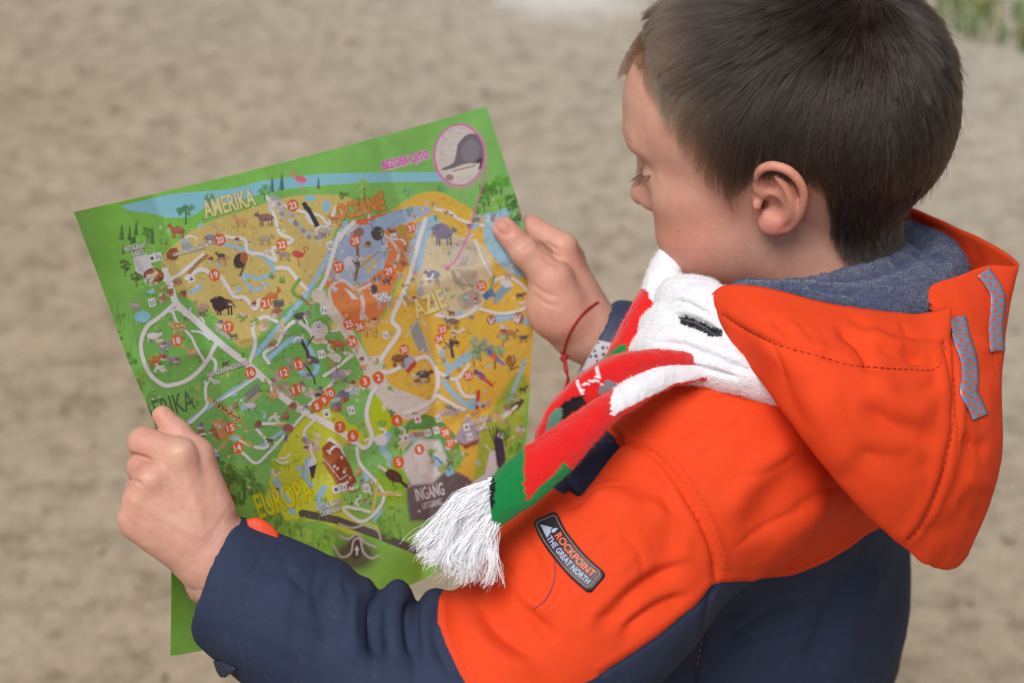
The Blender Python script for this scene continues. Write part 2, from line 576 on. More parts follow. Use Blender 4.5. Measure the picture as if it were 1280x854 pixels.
    V[:, :2, 2] = -0.01; V[:, 2:4, 2] = hgt[:, None] * 0.6; V[:, 4, 2] = hgt
    base = (np.arange(n) * 5)[:, None]
    mg = Mat('grass_blade', roughness=0.6)
    hue = np.repeat(rng.random(n), 5)
    gcol = np.where(hue[:, None] < 0.75, srgb('648a30') * (0.5 + 0.7 * hue[:, None]), srgb('8e8a4a'))
    mg.base(mg.attr('tint'))
    gr = mk('grass_verge', V.reshape(-1, 3), [base + np.array([[0, 1, 3, 2]]), base + np.array([[2, 3, 4]])], mg.m, smooth=False, attrs={'tint': gcol}, world_space=True)
    tag(gr, 'short green grass along the edge of the sandy ground', 'grass', kind='stuff')

# ------------------------------------------------------------------ the head
RH = np.array([[-0.95399914, -0.21558307, -0.20834967], [-0.0987322, -0.43026873, 0.89728523], [0.28308585, -0.87658015, -0.389191]])
TH = np.array([0.1615, 0.1059, 1.300])          # midpoint between the ears
def hl(P):      # layout frame -> head frame (x forward, y towards his left ear, z up)
    return (np.asarray(P) - TH) @ RH
def hc(P):      # head frame -> layout frame
    return np.asarray(P) @ RH.T + TH
NECK_BASE = from_world([[0.180, 1.150, 0.905]])[0]
def rotm(ax, deg):
    return np.array(Matrix.Rotation(math.radians(deg), 3, ax))
EAR_HELIX = [(948, 243), (944.5, 230), (946, 218), (953, 210.5), (966, 207.5), (983, 212), (997, 224), (1004.5, 241), (1003, 260), (996, 276), (985, 288)]
def sd_face(q):
    s = q * np.array([1, 1, 1.0]); a = q.copy(); a[:, 1] = np.abs(a[:, 1])
    d = sd_ell(q, (-0.012, 0, 0.037), (0.086, 0.0650, 0.072))
    d = smin(d, sd_ell(q, (-0.043, 0, 0.028), (0.054, 0.055, 0.058)), 0.03)
    d = smin(d, sd_ell(q, (0.034, 0, 0.046), (0.0510, 0.056, 0.050)), 0.03)
    d = smin(d, sd_ell(q, (0.030, 0, -0.006), (0.046, 0.0515, 0.052)), 0.02)
    d = smin(d, sd_ell(q, (0.029, 0, -0.044), (0.043, 0.0435, 0.031)), 0.025)          # jaw
    d = smin(d, sd_ell(a, (0.0455, 0.0275, -0.026), (0.0305, 0.026, 0.032)), 0.016)       # cheeks
    d = smin(d, sd_ell(a, (0.052, 0.033, 0.003), (0.021, 0.018, 0.016)), 0.014)        # cheekbones
    d = smin(d, sd_ell(q, (0.0645, 0, -0.061), (0.012, 0.016, 0.012)), 0.016)          # chin
    d = smax(d, -sd_ell(a, (0.0865, 0.025, 0.0165), (0.0135, 0.0175, 0.0115)), 0.016)  # eye sockets
    d = smin(d, sd_ell(a, (0.0655, 0.0262, 0.0125), (0.0135, 0.0145, 0.0125)), 0.004)  # closed lids
    d = smin(d, sd_ell(a, (0.0735, 0.018, 0.0365), (0.010, 0.020, 0.0085)), 0.012)     # brow
    d = smin(d, sd_seg(q, (0.0755, 0, 0.025), (0.0848, 0, -0.003), 0.0058, 0.0062), 0.010)
    d = smin(d, sd_ell(q, (0.0862, 0, -0.0078), (0.0080, 0.0084, 0.0070)), 0.007)      # nose tip
    d = smin(d, sd_ell(a, (0.0782, 0.0088, -0.0104), (0.0080, 0.0060, 0.0058)), 0.005) # wings
    d = smax(d, -sd_ell(a, (0.0850, 0.0050, -0.0152), (0.0038, 0.0024, 0.0030)), 0.003)
    d = smin(d, sd_ell(q, (0.0700, 0, -0.032), (0.0105, 0.017, 0.012)), 0.010)         # muzzle
    d = smin(d, sd_ell(q, (0.0775, 0, -0.0335), (0.0052, 0.0150, 0.0042)), 0.005)      # lips
    d = smin(d, sd_ell(q, (0.0755, 0, -0.0415), (0.0056, 0.0125, 0.0045)), 0.005)
    d = smax(d, -sd_ell(q, (0.0830, 0, -0.0375), (0.0070, 0.0155, 0.0008)), 0.003)
    return d
def sd_head(P):
    q = hl(P)
    d = sd_face(q)
    nb = NECK_BASE
    n0 = hc(np.array([[-0.014, 0, -0.015]]))[0]; n1 = hc(np.array([[-0.017, 0, -0.062]]))[0]
    nk = sd_chain(P, [n0, n1, nb], [0.040, 0.0405, 0.050], 0.01)
    d = smin(d, nk, 0.022)
    d = smin(d, sd_seg(P, nb + v3(0, -0.03, 0.01), nb + v3(-0.01, -0.07, 0.03), 0.045, 0.050), 0.03)
    # behind the ear the skull is hollowed a little
    e = ear_field(P)
    d = smin(d, e, 0.003)
    cn = ear_pt(957, 256, -0.004)
    return smax(d, -sd_seg(P, cn, cn + v3(-0.003, 0.002, 0.012), 0.0030, 0.0025), 0.002)
TRAGUS_D = 1.2503
def ear_pt(x, y, out=0.0):
    """a point on the ear's own slanted plane, raised by out metres off the head"""
    # plane leans away from the skull towards its back edge
    d = TRAGUS_D - 0.0008 + (y - 255) * 0.0004 - (x - 943) / 62.0 * 0.0150
    return C(x, y, d - out)
EARPX = C(700, 427, 1.245)[0] / 60
def ear_field(P):
    pts = np.array([ear_pt(*p) for p in EAR_HELIX])
    box = ((P > pts.min(0) - 0.03) & (P < pts.max(0) + 0.03)).all(1)
    out = np.full(len(P), 0.02)
    if not box.any():
        return out
    Q = P[box]
    s = EARPX
    rad = np.array([2.6, 4.2, 5.0, 5.6, 5.8, 5.8, 5.6, 5.2, 4.8, 4.2, 4.2]) * s
    sm = crom(pts, 3); rs = crom(rad[:, None], 3)[:, 0]
    d = sd_chain(Q, sm, rs, 0.0012)
    # back plate
    u = ear_pt(1000, 250) - ear_pt(950, 250); u /= np.linalg.norm(u)
    w = ear_pt(966, 210) - ear_pt(966, 290); w -= u * (w @ u); w /= np.linalg.norm(w)
    n = np.cross(u, w); n *= -np.sign(n[2]); R = np.stack([u, w, n], 1)
    d = smin(d, sd_ell(Q, ear_pt(973, 247, -0.0050), (30 * s, 40 * s, 0.0042), R), 0.003)
    # antihelix with its upper fork
    ah = np.array([ear_pt(x, y, o) for x, y, o in [(968, 220, -.002), (978, 229, -.0004), (986, 243, .0006), (989, 257, .001), (987, 269, .001), (979, 277, .0004), (968, 276, 0), (958, 272, -.0008)]])
    d = smin(d, sd_chain(Q, crom(ah, 3), crom(np.array([2.6, 3.6, 4.4, 4.8, 4.8, 4.8, 4.6, 3.2])[:, None] * s, 3)[:, 0], 0.001), 0.003)
    # the bowl
    d = smax(d, -sd_ell(Q, ear_pt(964, 257, -0.0005), (13 * s, 14 * s, 0.0095), R), 0.003)
    d = smax(d, -sd_ell(Q, ear_pt(961, 232, 0.0002), (8.5 * s, 11 * s, 0.0062), R), 0.003)
    d = smax(d, -sd_ell(Q, ear_pt(955, 255, -0.004), (4.5 * s, 6 * s, 0.012), R), 0.002)
    # crus of the helix, tragus, lobe
    d = smin(d, sd_chain(Q, np.array([ear_pt(946, 236, -.001), ear_pt(955, 243, -.003), ear_pt(966, 246, -.0062)]), np.array([3.0, 3.4, 2.4]) * s, 0.002), 0.003)
    d = smin(d, sd_ell(Q, ear_pt(947, 255, -0.0005), (6.0 * s, 8.5 * s, 0.0042), R), 0.004)
    d = smin(d, sd_ell(Q, ear_pt(967, 286, 0.0008), (13.5 * s, 11.5 * s, 0.0042), R), 0.005)
    d = smin(d, sd_ell(Q, ear_pt(956, 278, -0.003), (8 * s, 10 * s, 0.004), R), 0.006)
    out[box] = d
    return out
SKIN = None
def skin_material():
    m = Mat('skin', roughness=0.52)
    m.set('Subsurface Weight', 0.28); m.set('Subsurface Scale', 0.006)
    m.p.inputs['Subsurface Radius'].default_value = (1.0, 0.35, 0.2)
    m.set('Specular IOR Level', 0.35)
    c = m.attr('tint')
    n = m.noise(70, 5, 0.65); n2 = m.noise(420, 2, 0.5)
    c = m.mix(m.math('MULTIPLY', m.ramp(n, [(0.38, 0.0), (0.68, 1.0)]), 0.30), c, srgb('b8705e'))
    c = m.mix(m.math('MULTIPLY', m.ramp(n2, [(0.5, 0.0), (0.75, 1.0)]), 0.18), c, srgb('e0b9a0'))
    m.base(c)
    b = m.bump(m.noise(700, 3, 0.6), 0.22, 0.0005)
    v = m.nt.nodes.new('ShaderNodeTexVoronoi'); v.inputs['Scale'].default_value = 900
    m.link(m.coords(), v.inputs['Vector'])
    m.bump(v.outputs['Distance'], 0.12, 0.0003, b)
    return m.m
SKIN_COL = srgb('cf9e8b')
def blend(col, target, w):
    return col + (np.asarray(target) - col) * w[:, None]
def head_mesh():
    """head with neck (fine grid) - returns V, quads, tint"""
    lo = hc(np.array([[x, y, z] for x in (-0.12, 0.105) for y in (-0.08, 0.085) for z in (-0.075, 0.115)]))
    lo = np.concatenate([lo, [NECK_BASE - v3(0.12, 0.12, 0.06), NECK_BASE + v3(0.1, 0, 0.10)]])
    V, Q = nets(sd_head, lo.min(0) - 0.004, lo.max(0) + 0.004, 0.00125)
    V, Q = biggest(V, Q)
    V = laplace(V, quad_edges(Q), 2, 0.4)
    q = hl(V); p = pix(V)
    near = q[:, 1] > 0.0
    t = np.tile(SKIN_COL, (len(V), 1))
    g = lambda c, r: np.exp(-(((q * np.array([1, 1, 1]) - np.asarray(c)) / np.asarray(r)) ** 2).sum(1))
    a = q.copy(); a[:, 1] = np.abs(a[:, 1])
    ga = lambda c, r: np.exp(-(((a - np.asarray(c)) / np.asarray(r)) ** 2).sum(1))
    t = blend(t, srgb('c97f6f'), 0.75 * ga((0.055, 0.046, -0.024), (0.022, 0.022, 0.018)))
    t = blend(t, srgb('c98470'), 0.45 * ga((0.03, 0.055, -0.006), (0.03, 0.02, 0.014)))
    t = blend(t, srgb('cb8a78'), 0.6 * g((0.093, 0, -0.012), (0.014, 0.016, 0.012)))
    t = blend(t, srgb('b86a62'), 0.9 * g((0.082, 0, -0.033), (0.008, 0.018, 0.008)))
    ear = inpoly(p, [(938, 236), (945, 204), (968, 198), (1000, 208), (1016, 240), (1010, 275), (990, 302), (955, 306), (942, 285), (940, 262)]) & near & (V[:, 2] < 1.26)
    e = ear.astype(float)
    t = blend(t, srgb('cd8c78'), 0.65 * e)
    t = blend(t, srgb('bf6a62'), e * 0.7 * np.exp(-((p - np.array([975, 292])) ** 2).sum(1) / 22 ** 2))
    t = blend(t, srgb('c67a66'), e * 0.5 * np.exp(-((p - np.array([992, 222])) ** 2).sum(1) / 22 ** 2))
    mole = near & (np.hypot(p[:, 0] - 848, p[:, 1] - 290) < 1.5)
    t = blend(t, srgb('5a3528'), mole.astype(float) * 0.8)
    return V, Q, t
# ------------------------------------------------------------------ hair
HAIRLINE_PX = [(786, 56), (797, 70), (822, 104), (850, 136), (876, 168), (893, 198), (906, 225), (922, 221), (940, 203), (966, 198), (1003, 204), (1026, 224), (1036, 252), (1040, 284), (1050, 306), (1076, 312), (1098, 309)]
def cast(f, x, y, d=1.08, n=70):
    x = np.asarray(x, float); y = np.asarray(y, float)
    d = np.full(len(x), d)
    for _ in range(n):
        P = np.stack([(x - 640) / FPX * d, (427 - y) / FPX * d, d], 1)
        d = d + np.clip(f(P), -0.01, 0.05) * 0.85
    return P
def sd_skull(P):
    d = sd_face(hl(P))
    n0 = hc(np.array([[-0.014, 0, -0.015]]))[0]; n1 = hc(np.array([[-0.017, 0, -0.062]]))[0]
    return smin(d, sd_chain(P, [n0, n1, NECK_BASE], [0.040, 0.0405, 0.050], 0.01), 0.022)
def sd_bald(q):
    return sd_skull(hc(q))
def hair_zone():
    pts = np.array(HAIRLINE_PX, float)
    L = hl(cast(sd_skull, pts[:, 0], pts[:, 1]))
    line = [(0.11, L[0, 2] + 0.004)] + [(a[0], a[2]) for a in L] + [(-0.15, L[-1, 2] + 0.004), (-0.15, 0.2), (0.11, 0.2)]
    return np.array(line)
def build_hair(V, Q, parent):
    zone = hair_zone()
    q = hl(V)
    N = normals(V, Q) @ RH
    inz = inpoly(q[:, [0, 2]], zone) & (sd_skull(V) < 0.0015)
    edge, _ = poly_dist(q[:, [0, 2]], zone[:-2])
    cand = np.where(inz)[0]
    wgt = np.where(q[cand, 1] > -0.02, 1.0, 0.45) * np.where(q[cand, 2] < 0.0, 1.9, 1.0)
    n = 60000
    root = rng.choice(cand, n, p=wgt / wgt.sum())
    P = q[root] + rng.uniform(-0.0007, 0.0007, (n, 3)); Nn = N[root]; ed = edge[root]
    crown = np.array([-0.062, 0.004, 0.088])
    def field(p, seed):
        r = p - crown
        rn = r / (np.linalg.norm(r, axis=1, keepdims=True) + 1e-9)
        side = np.clip((0.085 - p[:, 2]) / 0.07, 0, 1)[:, None]
        d = rn * (1 - side) + side * np.array([0.10, 0, -1.0])
        back = np.clip((-0.02 - p[:, 0]) / 0.05, 0, 1)[:, None] * side
        d += back * np.array([0.16, 0, -0.1])
        fr = np.clip((p[:, 0] - 0.030) / 0.035, 0, 1)[:, None]
        sg = np.where(p[:, 1] > -0.02, 1.0, -1.0)
        fd = np.stack([np.full(len(p), -0.42), sg * 0.62, np.full(len(p), -0.55)], 1)
        d = d * (1 - fr) + fd * fr
        nz = np.stack([vnoise(p, 55, seed + i) for i in range(3)], 1)
        return d / (np.linalg.norm(d, axis=1, keepdims=True) + 1e-9) + nz * 0.30
    ctr = np.array([-0.012, 0, 0.037]); rr = np.array([0.086, 0.065, 0.072]) ** 2
    def outn(p):
        e = 0.002; s0 = sd_bald(p)
        g = np.stack([sd_bald(p + np.eye(3)[k_] * e) - s0 for k_ in range(3)], 1)
        return g / (np.linalg.norm(g, axis=1, keepdims=True) + 1e-9)
    top = np.clip((P[:, 2] - 0.045) / 0.05, 0, 1)
    fro = np.clip((P[:, 0] - 0.03) / 0.04, 0, 1)
    nap = np.clip((0.0 - P[:, 2]) / 0.05, 0, 1)
    length = 0.021 + 0.011 * top - 0.006 * fro * top - 0.006 * nap
    length *= rng.uniform(0.75, 1.1, n)
    length *= np.clip(0.55 + ed / 0.02, 0.55, 1)
    length = np.where((P[:, 0] > 0.02) & (P[:, 0] < 0.055), np.maximum(length, 0.022 * rng.uniform(0.8, 1.15, n)), length)
    mid = (np.abs(P[:, 1]) < 0.030) & (P[:, 0] > 0.050)
    length = np.where(mid, length * 0.42, length)
    lift = 0.40 + 0.30 * top - 0.30 * fro
    lift *= np.clip(ed / 0.012, 0.35, 1)
    k = 8
    cur = np.zeros((n, k, 3)); cur[:, 0] = P
    t = field(P, 40) + rng.standard_normal((n, 3)) * 0.16
    t -= Nn * (t * Nn).sum(1, keepdims=True)
    t /= np.linalg.norm(t, axis=1, keepdims=True)
    d = t * np.cos(lift)[:, None] + Nn * np.sin(lift)[:, None]
    stp = length / (k - 1)
    for i in range(1, k):
        p = cur[:, i - 1] + d * stp[:, None]
        s = sd_bald(p); lim = 0.0012 + 0.0006 * i
        o = outn(p)
        p = p + o * np.maximum(lim - s, 0)[:, None]
        cur[:, i] = p
        f = field(p, 40); f -= o * (f * o).sum(1, keepdims=True); f /= np.linalg.norm(f, axis=1, keepdims=True) + 1e-9
        d = d * 0.80 + f * 0.26 - o * 0.03 * (i > 2)
        d /= np.linalg.norm(d, axis=1, keepdims=True)
    # locks: strands lean towards the tip of a guide near their root
    ng = 1500
    gi = rng.choice(n, ng, replace=False)
    own = np.zeros(n, int)
    for a in range(0, n, 4000):
        d2 = ((P[a:a + 4000, None] - P[gi][None]) ** 2).sum(2)
        own[a:a + 4000] = d2.argmin(1)
    G = cur[gi][own]
    tt = (np.linspace(0, 1, k) ** 1.4)[None, :, None] * rng.uniform(0.15, 0.75, (n, 1, 1))
    off = (P - P[gi][own])[:, None] * 0.35
    cur = cur * (1 - tt) + (G + off) * tt
    fly = rng.random(n) < 0.025
    cur[fly] += (outn(P[fly])[:, None] * (np.linspace(0, 1, k) ** 2)[None, :, None]) * rng.uniform(0.001, 0.005, (fly.sum(), 1, 1))
    lock = rng.uniform(0.72, 1.3, ng)[own][:, None]
    # colour: dark brown, sun-bleached towards the forehead and along its edge
    base = np.tile(srgb('281e18'), (n, 1)) * rng.uniform(0.5, 1.5, (n, 1)) * lock
    light = np.clip((P[:, 0] - 0.005) / 0.055, 0, 1) * np.clip((P[:, 2] - 0.01) / 0.04, 0.3, 1)
    edgef = np.clip(1 - ed / 0.012, 0, 1) * np.clip((P[:, 0] - 0.02) / 0.02, 0, 1)
    w = np.clip(0.85 * light ** 1.2 + 0.6 * edgef, 0, 0.92) * rng.uniform(0.55, 1.0, n)
    base = blend(base, srgb('8a715b'), w)
    base = blend(base, srgb('6b5a4c'), mid * 0.7)
    rad = np.linspace(1.0, 0.35, k)[None] * rng.uniform(0.00008, 0.00016, (n, 1))
    m = Mat('hair_strand')
    m.nt.nodes.remove(m.p)
    h = m.nt.nodes.new('ShaderNodeBsdfHairPrincipled')
    h.parametrization = 'COLOR'
    h.inputs['Roughness'].default_value = 0.32; h.inputs['Radial Roughness'].default_value = 0.45
    h.inputs['Random Roughness'].default_value = 0.2
    m.link(m.attr('tint'), h.inputs['Color']); m.link(h.outputs[0], m.out.inputs['Surface'])
    o = hair_obj('hair', hc(cur.reshape(-1, 3)).reshape(n, k, 3), rad, m.m, parent, {'tint': base})
    # eyelashes on the lowered lid, and a thin eyebrow
    def short(name, roots, dirs, ln, r, colr, bend):
        kk = 5; m_ = len(roots)
        c = np.zeros((m_, kk, 3)); c[:, 0] = roots; dd = dirs.copy()
        for i in range(1, kk):
            c[:, i] = c[:, i - 1] + dd * (ln / (kk - 1))[:, None]
            dd = dd + bend; dd /= np.linalg.norm(dd, axis=1, keepdims=True)
        return hair_obj(name, hc(c.reshape(-1, 3)).reshape(m_, kk, 3), np.linspace(1, 0.3, kk)[None] * np.full((m_, 1), r), m.m, parent, {'tint': np.tile(colr, (m_, 1))})
    def on_face(x, y, z):
        """push points at (y,z) out along x onto the face"""
        p = np.stack([np.full(len(y), 0.10) + 0 * x, y, z], 1)
        for _ in range(60):
            p[:, 0] -= sd_face(p) * 0.8
        return p
    for sg in (1, -1):
        m_ = 46
        yy = np.linspace(0.0155, 0.0395, m_) + rng.normal(0, 0.0003, m_)
        zz = 0.0180 - 0.0026 * np.sin((yy - 0.0155) / 0.024 * np.pi) + rng.normal(0, 0.0003, m_)
        r_ = on_face(yy, yy * sg, zz)
        di = np.stack([0.85 - 0.5 * (yy - 0.0155) / 0.024, sg * (0.15 + 0.9 * (yy - 0.0155) / 0.024), np.full(m_, -0.55)], 1) + rng.normal(0, 0.12, (m_, 3))
        di /= np.linalg.norm(di, axis=1, keepdims=True)
        short('eyelashes', r_, di, rng.uniform(0.008, 0.011, m_), 0.00019, srgb('2c1e17'), np.array([0.02, 0, 0.12]))
        m_ = 170
        yy = rng.uniform(0.010, 0.040, m_)
        zz = 0.0385 + 0.004 * np.sin((yy - 0.010) / 0.030 * np.pi * 0.8) + rng.normal(0, 0.0016, m_)
        r_ = on_face(yy, yy * sg, zz)
        di = np.stack([-0.2 + 0 * yy, np.full(m_, sg * 0.9), np.full(m_, 0.25)], 1) + rng.normal(0, 0.18, (m_, 3))
        di /= np.linalg.norm(di, axis=1, keepdims=True)
        short('eyebrow', r_, di, rng.uniform(0.003, 0.006, m_), 0.00007, srgb('9a7c62'), np.array([-0.03, 0, -0.05]))
    return inz, edge
# ------------------------------------------------------------------ hands and the rest of the body
def hand_field(P, wrist, fore, mcp, fingers, thumb, rw=0.0200, thenar=None, kt=0.005):
    """mcp: [(point, r)], fingers: per finger list of (point, r) beyond the knuckle, thumb: list of (point, r) from its root"""
    d = sd_chain(P, [fore, wrist], [rw * 1.05, rw], 0.01)
    palm = None
    for pt, r in mcp:
        mid = wrist + (pt - wrist) * 0.42
        e = sd_chain(P, [wrist, mid, pt], [rw * 0.72, 0.0122, r], 0.006)
        palm = e if palm is None else smin(palm, e, 0.011)
    d = smin(d, palm, 0.014)
    if thenar is not None:
        d = smin(d, sd_ell(P, thenar[0], thenar[1]), 0.012)
    fin = None
    for (pt, r), f in zip(mcp, fingers):
        pts = [pt] + [a for a, b in f]; rr = [r * 0.98] + [b for a, b in f]
        e = sd_chain(P, pts, rr, 0.0015)
        fin = e if fin is None else smin(fin, e, 0.0005)
    d = smin(d, fin, 0.0034)
    tp = [a for a, b in thumb]; tr = [b for a, b in thumb]
    d = smin(d, smin(sd_chain(P, tp[:2], tr[:2], 0.004), sd_chain(P, tp[1:], tr[1:], 0.003), 0.004), kt)
    return d
def near_hand(P):
    w = C(272, 696, 1.203); fo = C(352, 765, 1.206)
    mcp = [(C(225, 571, 1.186), 0.0098), (C(191, 600, 1.1835), 0.0094), (C(176, 625, 1.187), 0.0090), (C(170, 650, 1.193), 0.0088)]
    fin = [[(C(180, 554, 1.196), 0.0090), (C(196, 565, 1.2205), 0.0080), (C(228, 572, 1.226), 0.0068)],
           [(C(177, 585, 1.199), 0.0084), (C(193, 596, 1.2235), 0.0080), (C(226, 602, 1.229), 0.0068)],
           [(C(175, 613, 1.203), 0.0080), (C(190, 624, 1.226), 0.0076), (C(220, 630, 1.231), 0.0064)],
           [(C(172, 648, 1.207), 0.0078), (C(188, 652, 1.229), 0.0068), (C(212, 655, 1.233), 0.0058)]]
    th = [(C(264, 640, 1.196), 0.0130), (C(246, 570, 1.1950), 0.0092), (C(221, 541, 1.1985), 0.0072), (C(203, 520, 1.2000), 0.0058)]
    d = hand_field(P, w, fo, mcp, fin, th, 0.0205, kt=0.0018)
    d = smin(d, sd_ell(P, C(222, 650, 1.194), (0.026, 0.019, 0.012)), 0.012)
    return d
def far_hand(P):
    w = C(727, 408, 1.402); fo = C(790, 452, 1.41)
    mcp = [(C(704, 309, 1.392), 0.0092), (C(712, 322, 1.408), 0.0092), (C(713, 342, 1.424), 0.0088), (C(708, 366, 1.434), 0.0082)]
    fin = [[(C(664, 286, 1.402), 0.0088), (C(640, 306, 1.412), 0.0076), (C(622, 322, 1.412), 0.0066)],
           [(C(672, 305, 1.418), 0.0088), (C(645, 326, 1.425), 0.0076), (C(628, 342, 1.424), 0.0066)],
           [(C(674, 330, 1.430), 0.0082), (C(648, 350, 1.436), 0.0072), (C(632, 366, 1.434), 0.0062)],
           [(C(676, 354, 1.438), 0.0074), (C(652, 374, 1.444), 0.0064), (C(640, 388, 1.442), 0.0056)]]
    th = [(C(712, 398, 1.388), 0.0150), (C(692, 350, 1.381), 0.0118), (C(656, 315, 1.377), 0.0092), (C(630, 286, 1.3755), 0.0078)]
    d = hand_field(P, w, fo, mcp, fin, th, 0.0190)
    d = smin(d, sd_ell(P, C(688, 382, 1.390), (0.016, 0.020, 0.016)), 0.012)
    return d
def hand_mesh(f, lo_px, hi_px, d0, d1, h=0.0010):
    c = np.array([C(x, y, d) for x in (lo_px[0], hi_px[0]) for y in (lo_px[1], hi_px[1]) for d in (d0, d1)])
    V, Q = biggest(*nets(f, c.min(0), c.max(0), h))
    return laplace(V, quad_edges(Q), 2, 0.4), Q
def hands():
    out = []
    V, Q = hand_mesh(near_hand, (135, 490), (370, 800), 1.155, 1.265)
    N = normals(V, Q); s = Stroke(V, N)
    for x, y in ((224, 564), (187, 598), (171, 624), (157, 648)):       # knuckle bumps
        s.add([(x - 2, y), (x + 2, y)], 9, 0.0009, 0)
    s.add([(160, 567), (176, 571), (199, 580)], 2.4, -0.0016)
    s.add([(158, 598), (170, 602), (180, 608)], 2.4, -0.0012)                            # crease between fingers
    # fine wrinkles over knuckles and wrist
    for (x, y) in ((224, 568), (190, 600), (174, 626), (162, 650)):
        for q in (-3.5, 0, 3.5):
            s.add([(x + q - 3, y - 7), (x + q, y), (x + q + 2, y + 7)], 1.3, -0.00028, 0.3)
    for q in range(7):
        s.add([(236 + 6 * q, 700 - 10 * q), (252 + 6 * q, 690 - 9 * q), (262 + 5 * q, 676 - 9 * q)], 1.5, -0.0002, 0.3)
    # tendons
    for (x, y) in ((224, 568), (190, 600), (174, 628)):
        s.add([(x, y), (x * 0.6 + 262 * 0.4, y * 0.6 + 680 * 0.4), (262, 682)], 6, 0.0005, 0.3)
    for y0 in (668, 676, 684):
        s.add([(242, y0 + 18), (262, y0), (282, y0 - 22)], 2.4, -0.0003)
    for k in range(3):
        s.add([(200 + 5 * k, 543 - 2 * k), (206 + 5 * k, 549 - 2 * k)], 1.6, -0.0003)
    V = s.done() + N * (fbm(V, 260, 5)[:, None] * 0.00015)
    t = np.tile(SKIN_COL, (len(V), 1)); p = pix(V)
    for x, y, r in ((224, 564, 14), (187, 598, 12), (171, 624, 11), (157, 648, 12)):
        t = blend(t, srgb('dcae99'), 0.7 * np.exp(-((p - np.array([x, y])) ** 2).sum(1) / r ** 2))
    for x, y, r in ((178, 560, 18), (172, 585, 14), (200, 530, 16), (170, 612, 12), (163, 640, 14)):
        t = blend(t, srgb('c98c7a'), 0.55 * np.exp(-((p - np.array([x, y])) ** 2).sum(1) / r ** 2))
    t = blend(t, srgb('c79a86'), 0.5 * np.exp(-((p - np.array([235, 640])) ** 2).sum(1) / 40 ** 2))
    out.append((V, Q, t))
    V, Q = hand_mesh(far_hand, (600, 250), (800, 480), 1.35, 1.46, 0.0011)
    N = normals(V, Q); s = Stroke(V, N)
    for a in ([(648, 308), (660, 300)], [(652, 315), (665, 306)], [(645, 303), (655, 296)]):
        s.add(a, 2.0, -0.0005, 0)                                           # thumb joint
    s.add([(668, 300), (690, 318), (706, 328)], 3, -0.0015)
    s.add([(680, 303), (700, 314)], 2.5, -0.0010)
    s.add([(676, 318), (690, 330), (704, 336)], 2.5, -0.0008)
    s.add([(662, 352), (680, 366), (700, 372)], 3, -0.0007)
    s.add([(664, 366), (684, 380), (704, 384)], 3, -0.0006)
    # thumbnail: a flat plate in a fine groove
    s.add([(622, 277), (632, 288)], 8, -0.0007, 0)
    s.add([(617, 281), (622, 289), (630, 295), (637, 293), (640, 287)], 2.0, -0.0006, 0.1)
    s.add([(618, 276), (623, 270), (630, 272), (637, 280), (640, 287)], 1.8, -0.0004, 0.1)
    V = s.done()
    t = np.tile(SKIN_COL, (len(V), 1)); p = pix(V)
    for x, y, r, w in ((632, 288, 14, .6), (664, 282, 16, .5), (705, 330, 22, .35), (690, 400, 25, .35)):
        t = blend(t, srgb('c58674'), w * np.exp(-((p - np.array([x, y])) ** 2).sum(1) / r ** 2))
    t = blend(t, srgb('c07f78'), 0.7 * (np.hypot((p[:, 0] - 628) * 0.95 - (p[:, 1] - 283) * 0.3, (p[:, 1] - 283)) < 9) * (V[:, 2] < 1.376))
    out.append((V, Q, t))
    return out
SHOULDER = C(885, 588, 1.268); ELBOW = C(598, 900, 1.212); CUFF = C(272, 716, 1.205)
AX_F = np.array([-0.90, 0.436, 0]); AX_L = np.array([-0.436, -0.90, 0])
def far_arm_points():
    sh = from_world([np.array([0.18, 1.15, 0.86]) - AX_L * 0.125])[0]
    el = C(925, 478, 1.555)
    return sh, el, C(775, 442, 1.408)
def rest_of_body():
    """trunk, arms and legs under the clothes"""
    hips = np.array([0.165, 1.14, 0.55])
    def W(p):
        return from_world([p])[0]
    sh, el, wr = far_arm_points()
    def f(P):
        d = sd_chain(P, [W((0.18, 1.15, 0.86)), W((0.17, 1.145, 0.70)), W(hips)], [0.060, 0.062, 0.070], 0.03)
        d = smin(d, sd_chain(P, [NECK_BASE + v3(0, -0.02, 0.0), W((0.18, 1.15, 0.86))], [0.042, 0.06], 0.02), 0.03)
        d = smin(d, sd_chain(P, [SHOULDER, W((0.172, 1.145, 0.845)), sh], [0.036, 0.045, 0.036], 0.02), 0.03)
        for a, b, c in ((SHOULDER, ELBOW, CUFF), (sh, el, wr)):
            d = smin(d, sd_chain(P, [a, b, c], [0.036, 0.030, 0.021], 0.012), 0.03)
        for s in (1, -1):
            hp = hips + AX_L * 0.055 * s + np.array([0, 0, -0.03]); kn = hips + AX_L * 0.065 * s + AX_F * 0.01; an = hips + AX_L * 0.07 * s - AX_F * 0.01
            kn = kn * np.array([1, 1, 0]) + np.array([0, 0, 0.30]); an = an * np.array([1, 1, 0]) + np.array([0, 0, 0.07])
            d = smin(d, sd_chain(P, [W(hp), W(kn), W(an)], [0.068, 0.045, 0.032], 0.02), 0.03)
        return d
    c = np.array([W((x, y, z)) for x in (-0.25, 0.33) for y in (0.88, 1.45) for z in (0.03, 0.98)])
    V, Q = biggest(*nets(f, c.min(0), c.max(0), 0.008))
    return V, Q, np.tile(SKIN_COL, (len(V), 1))
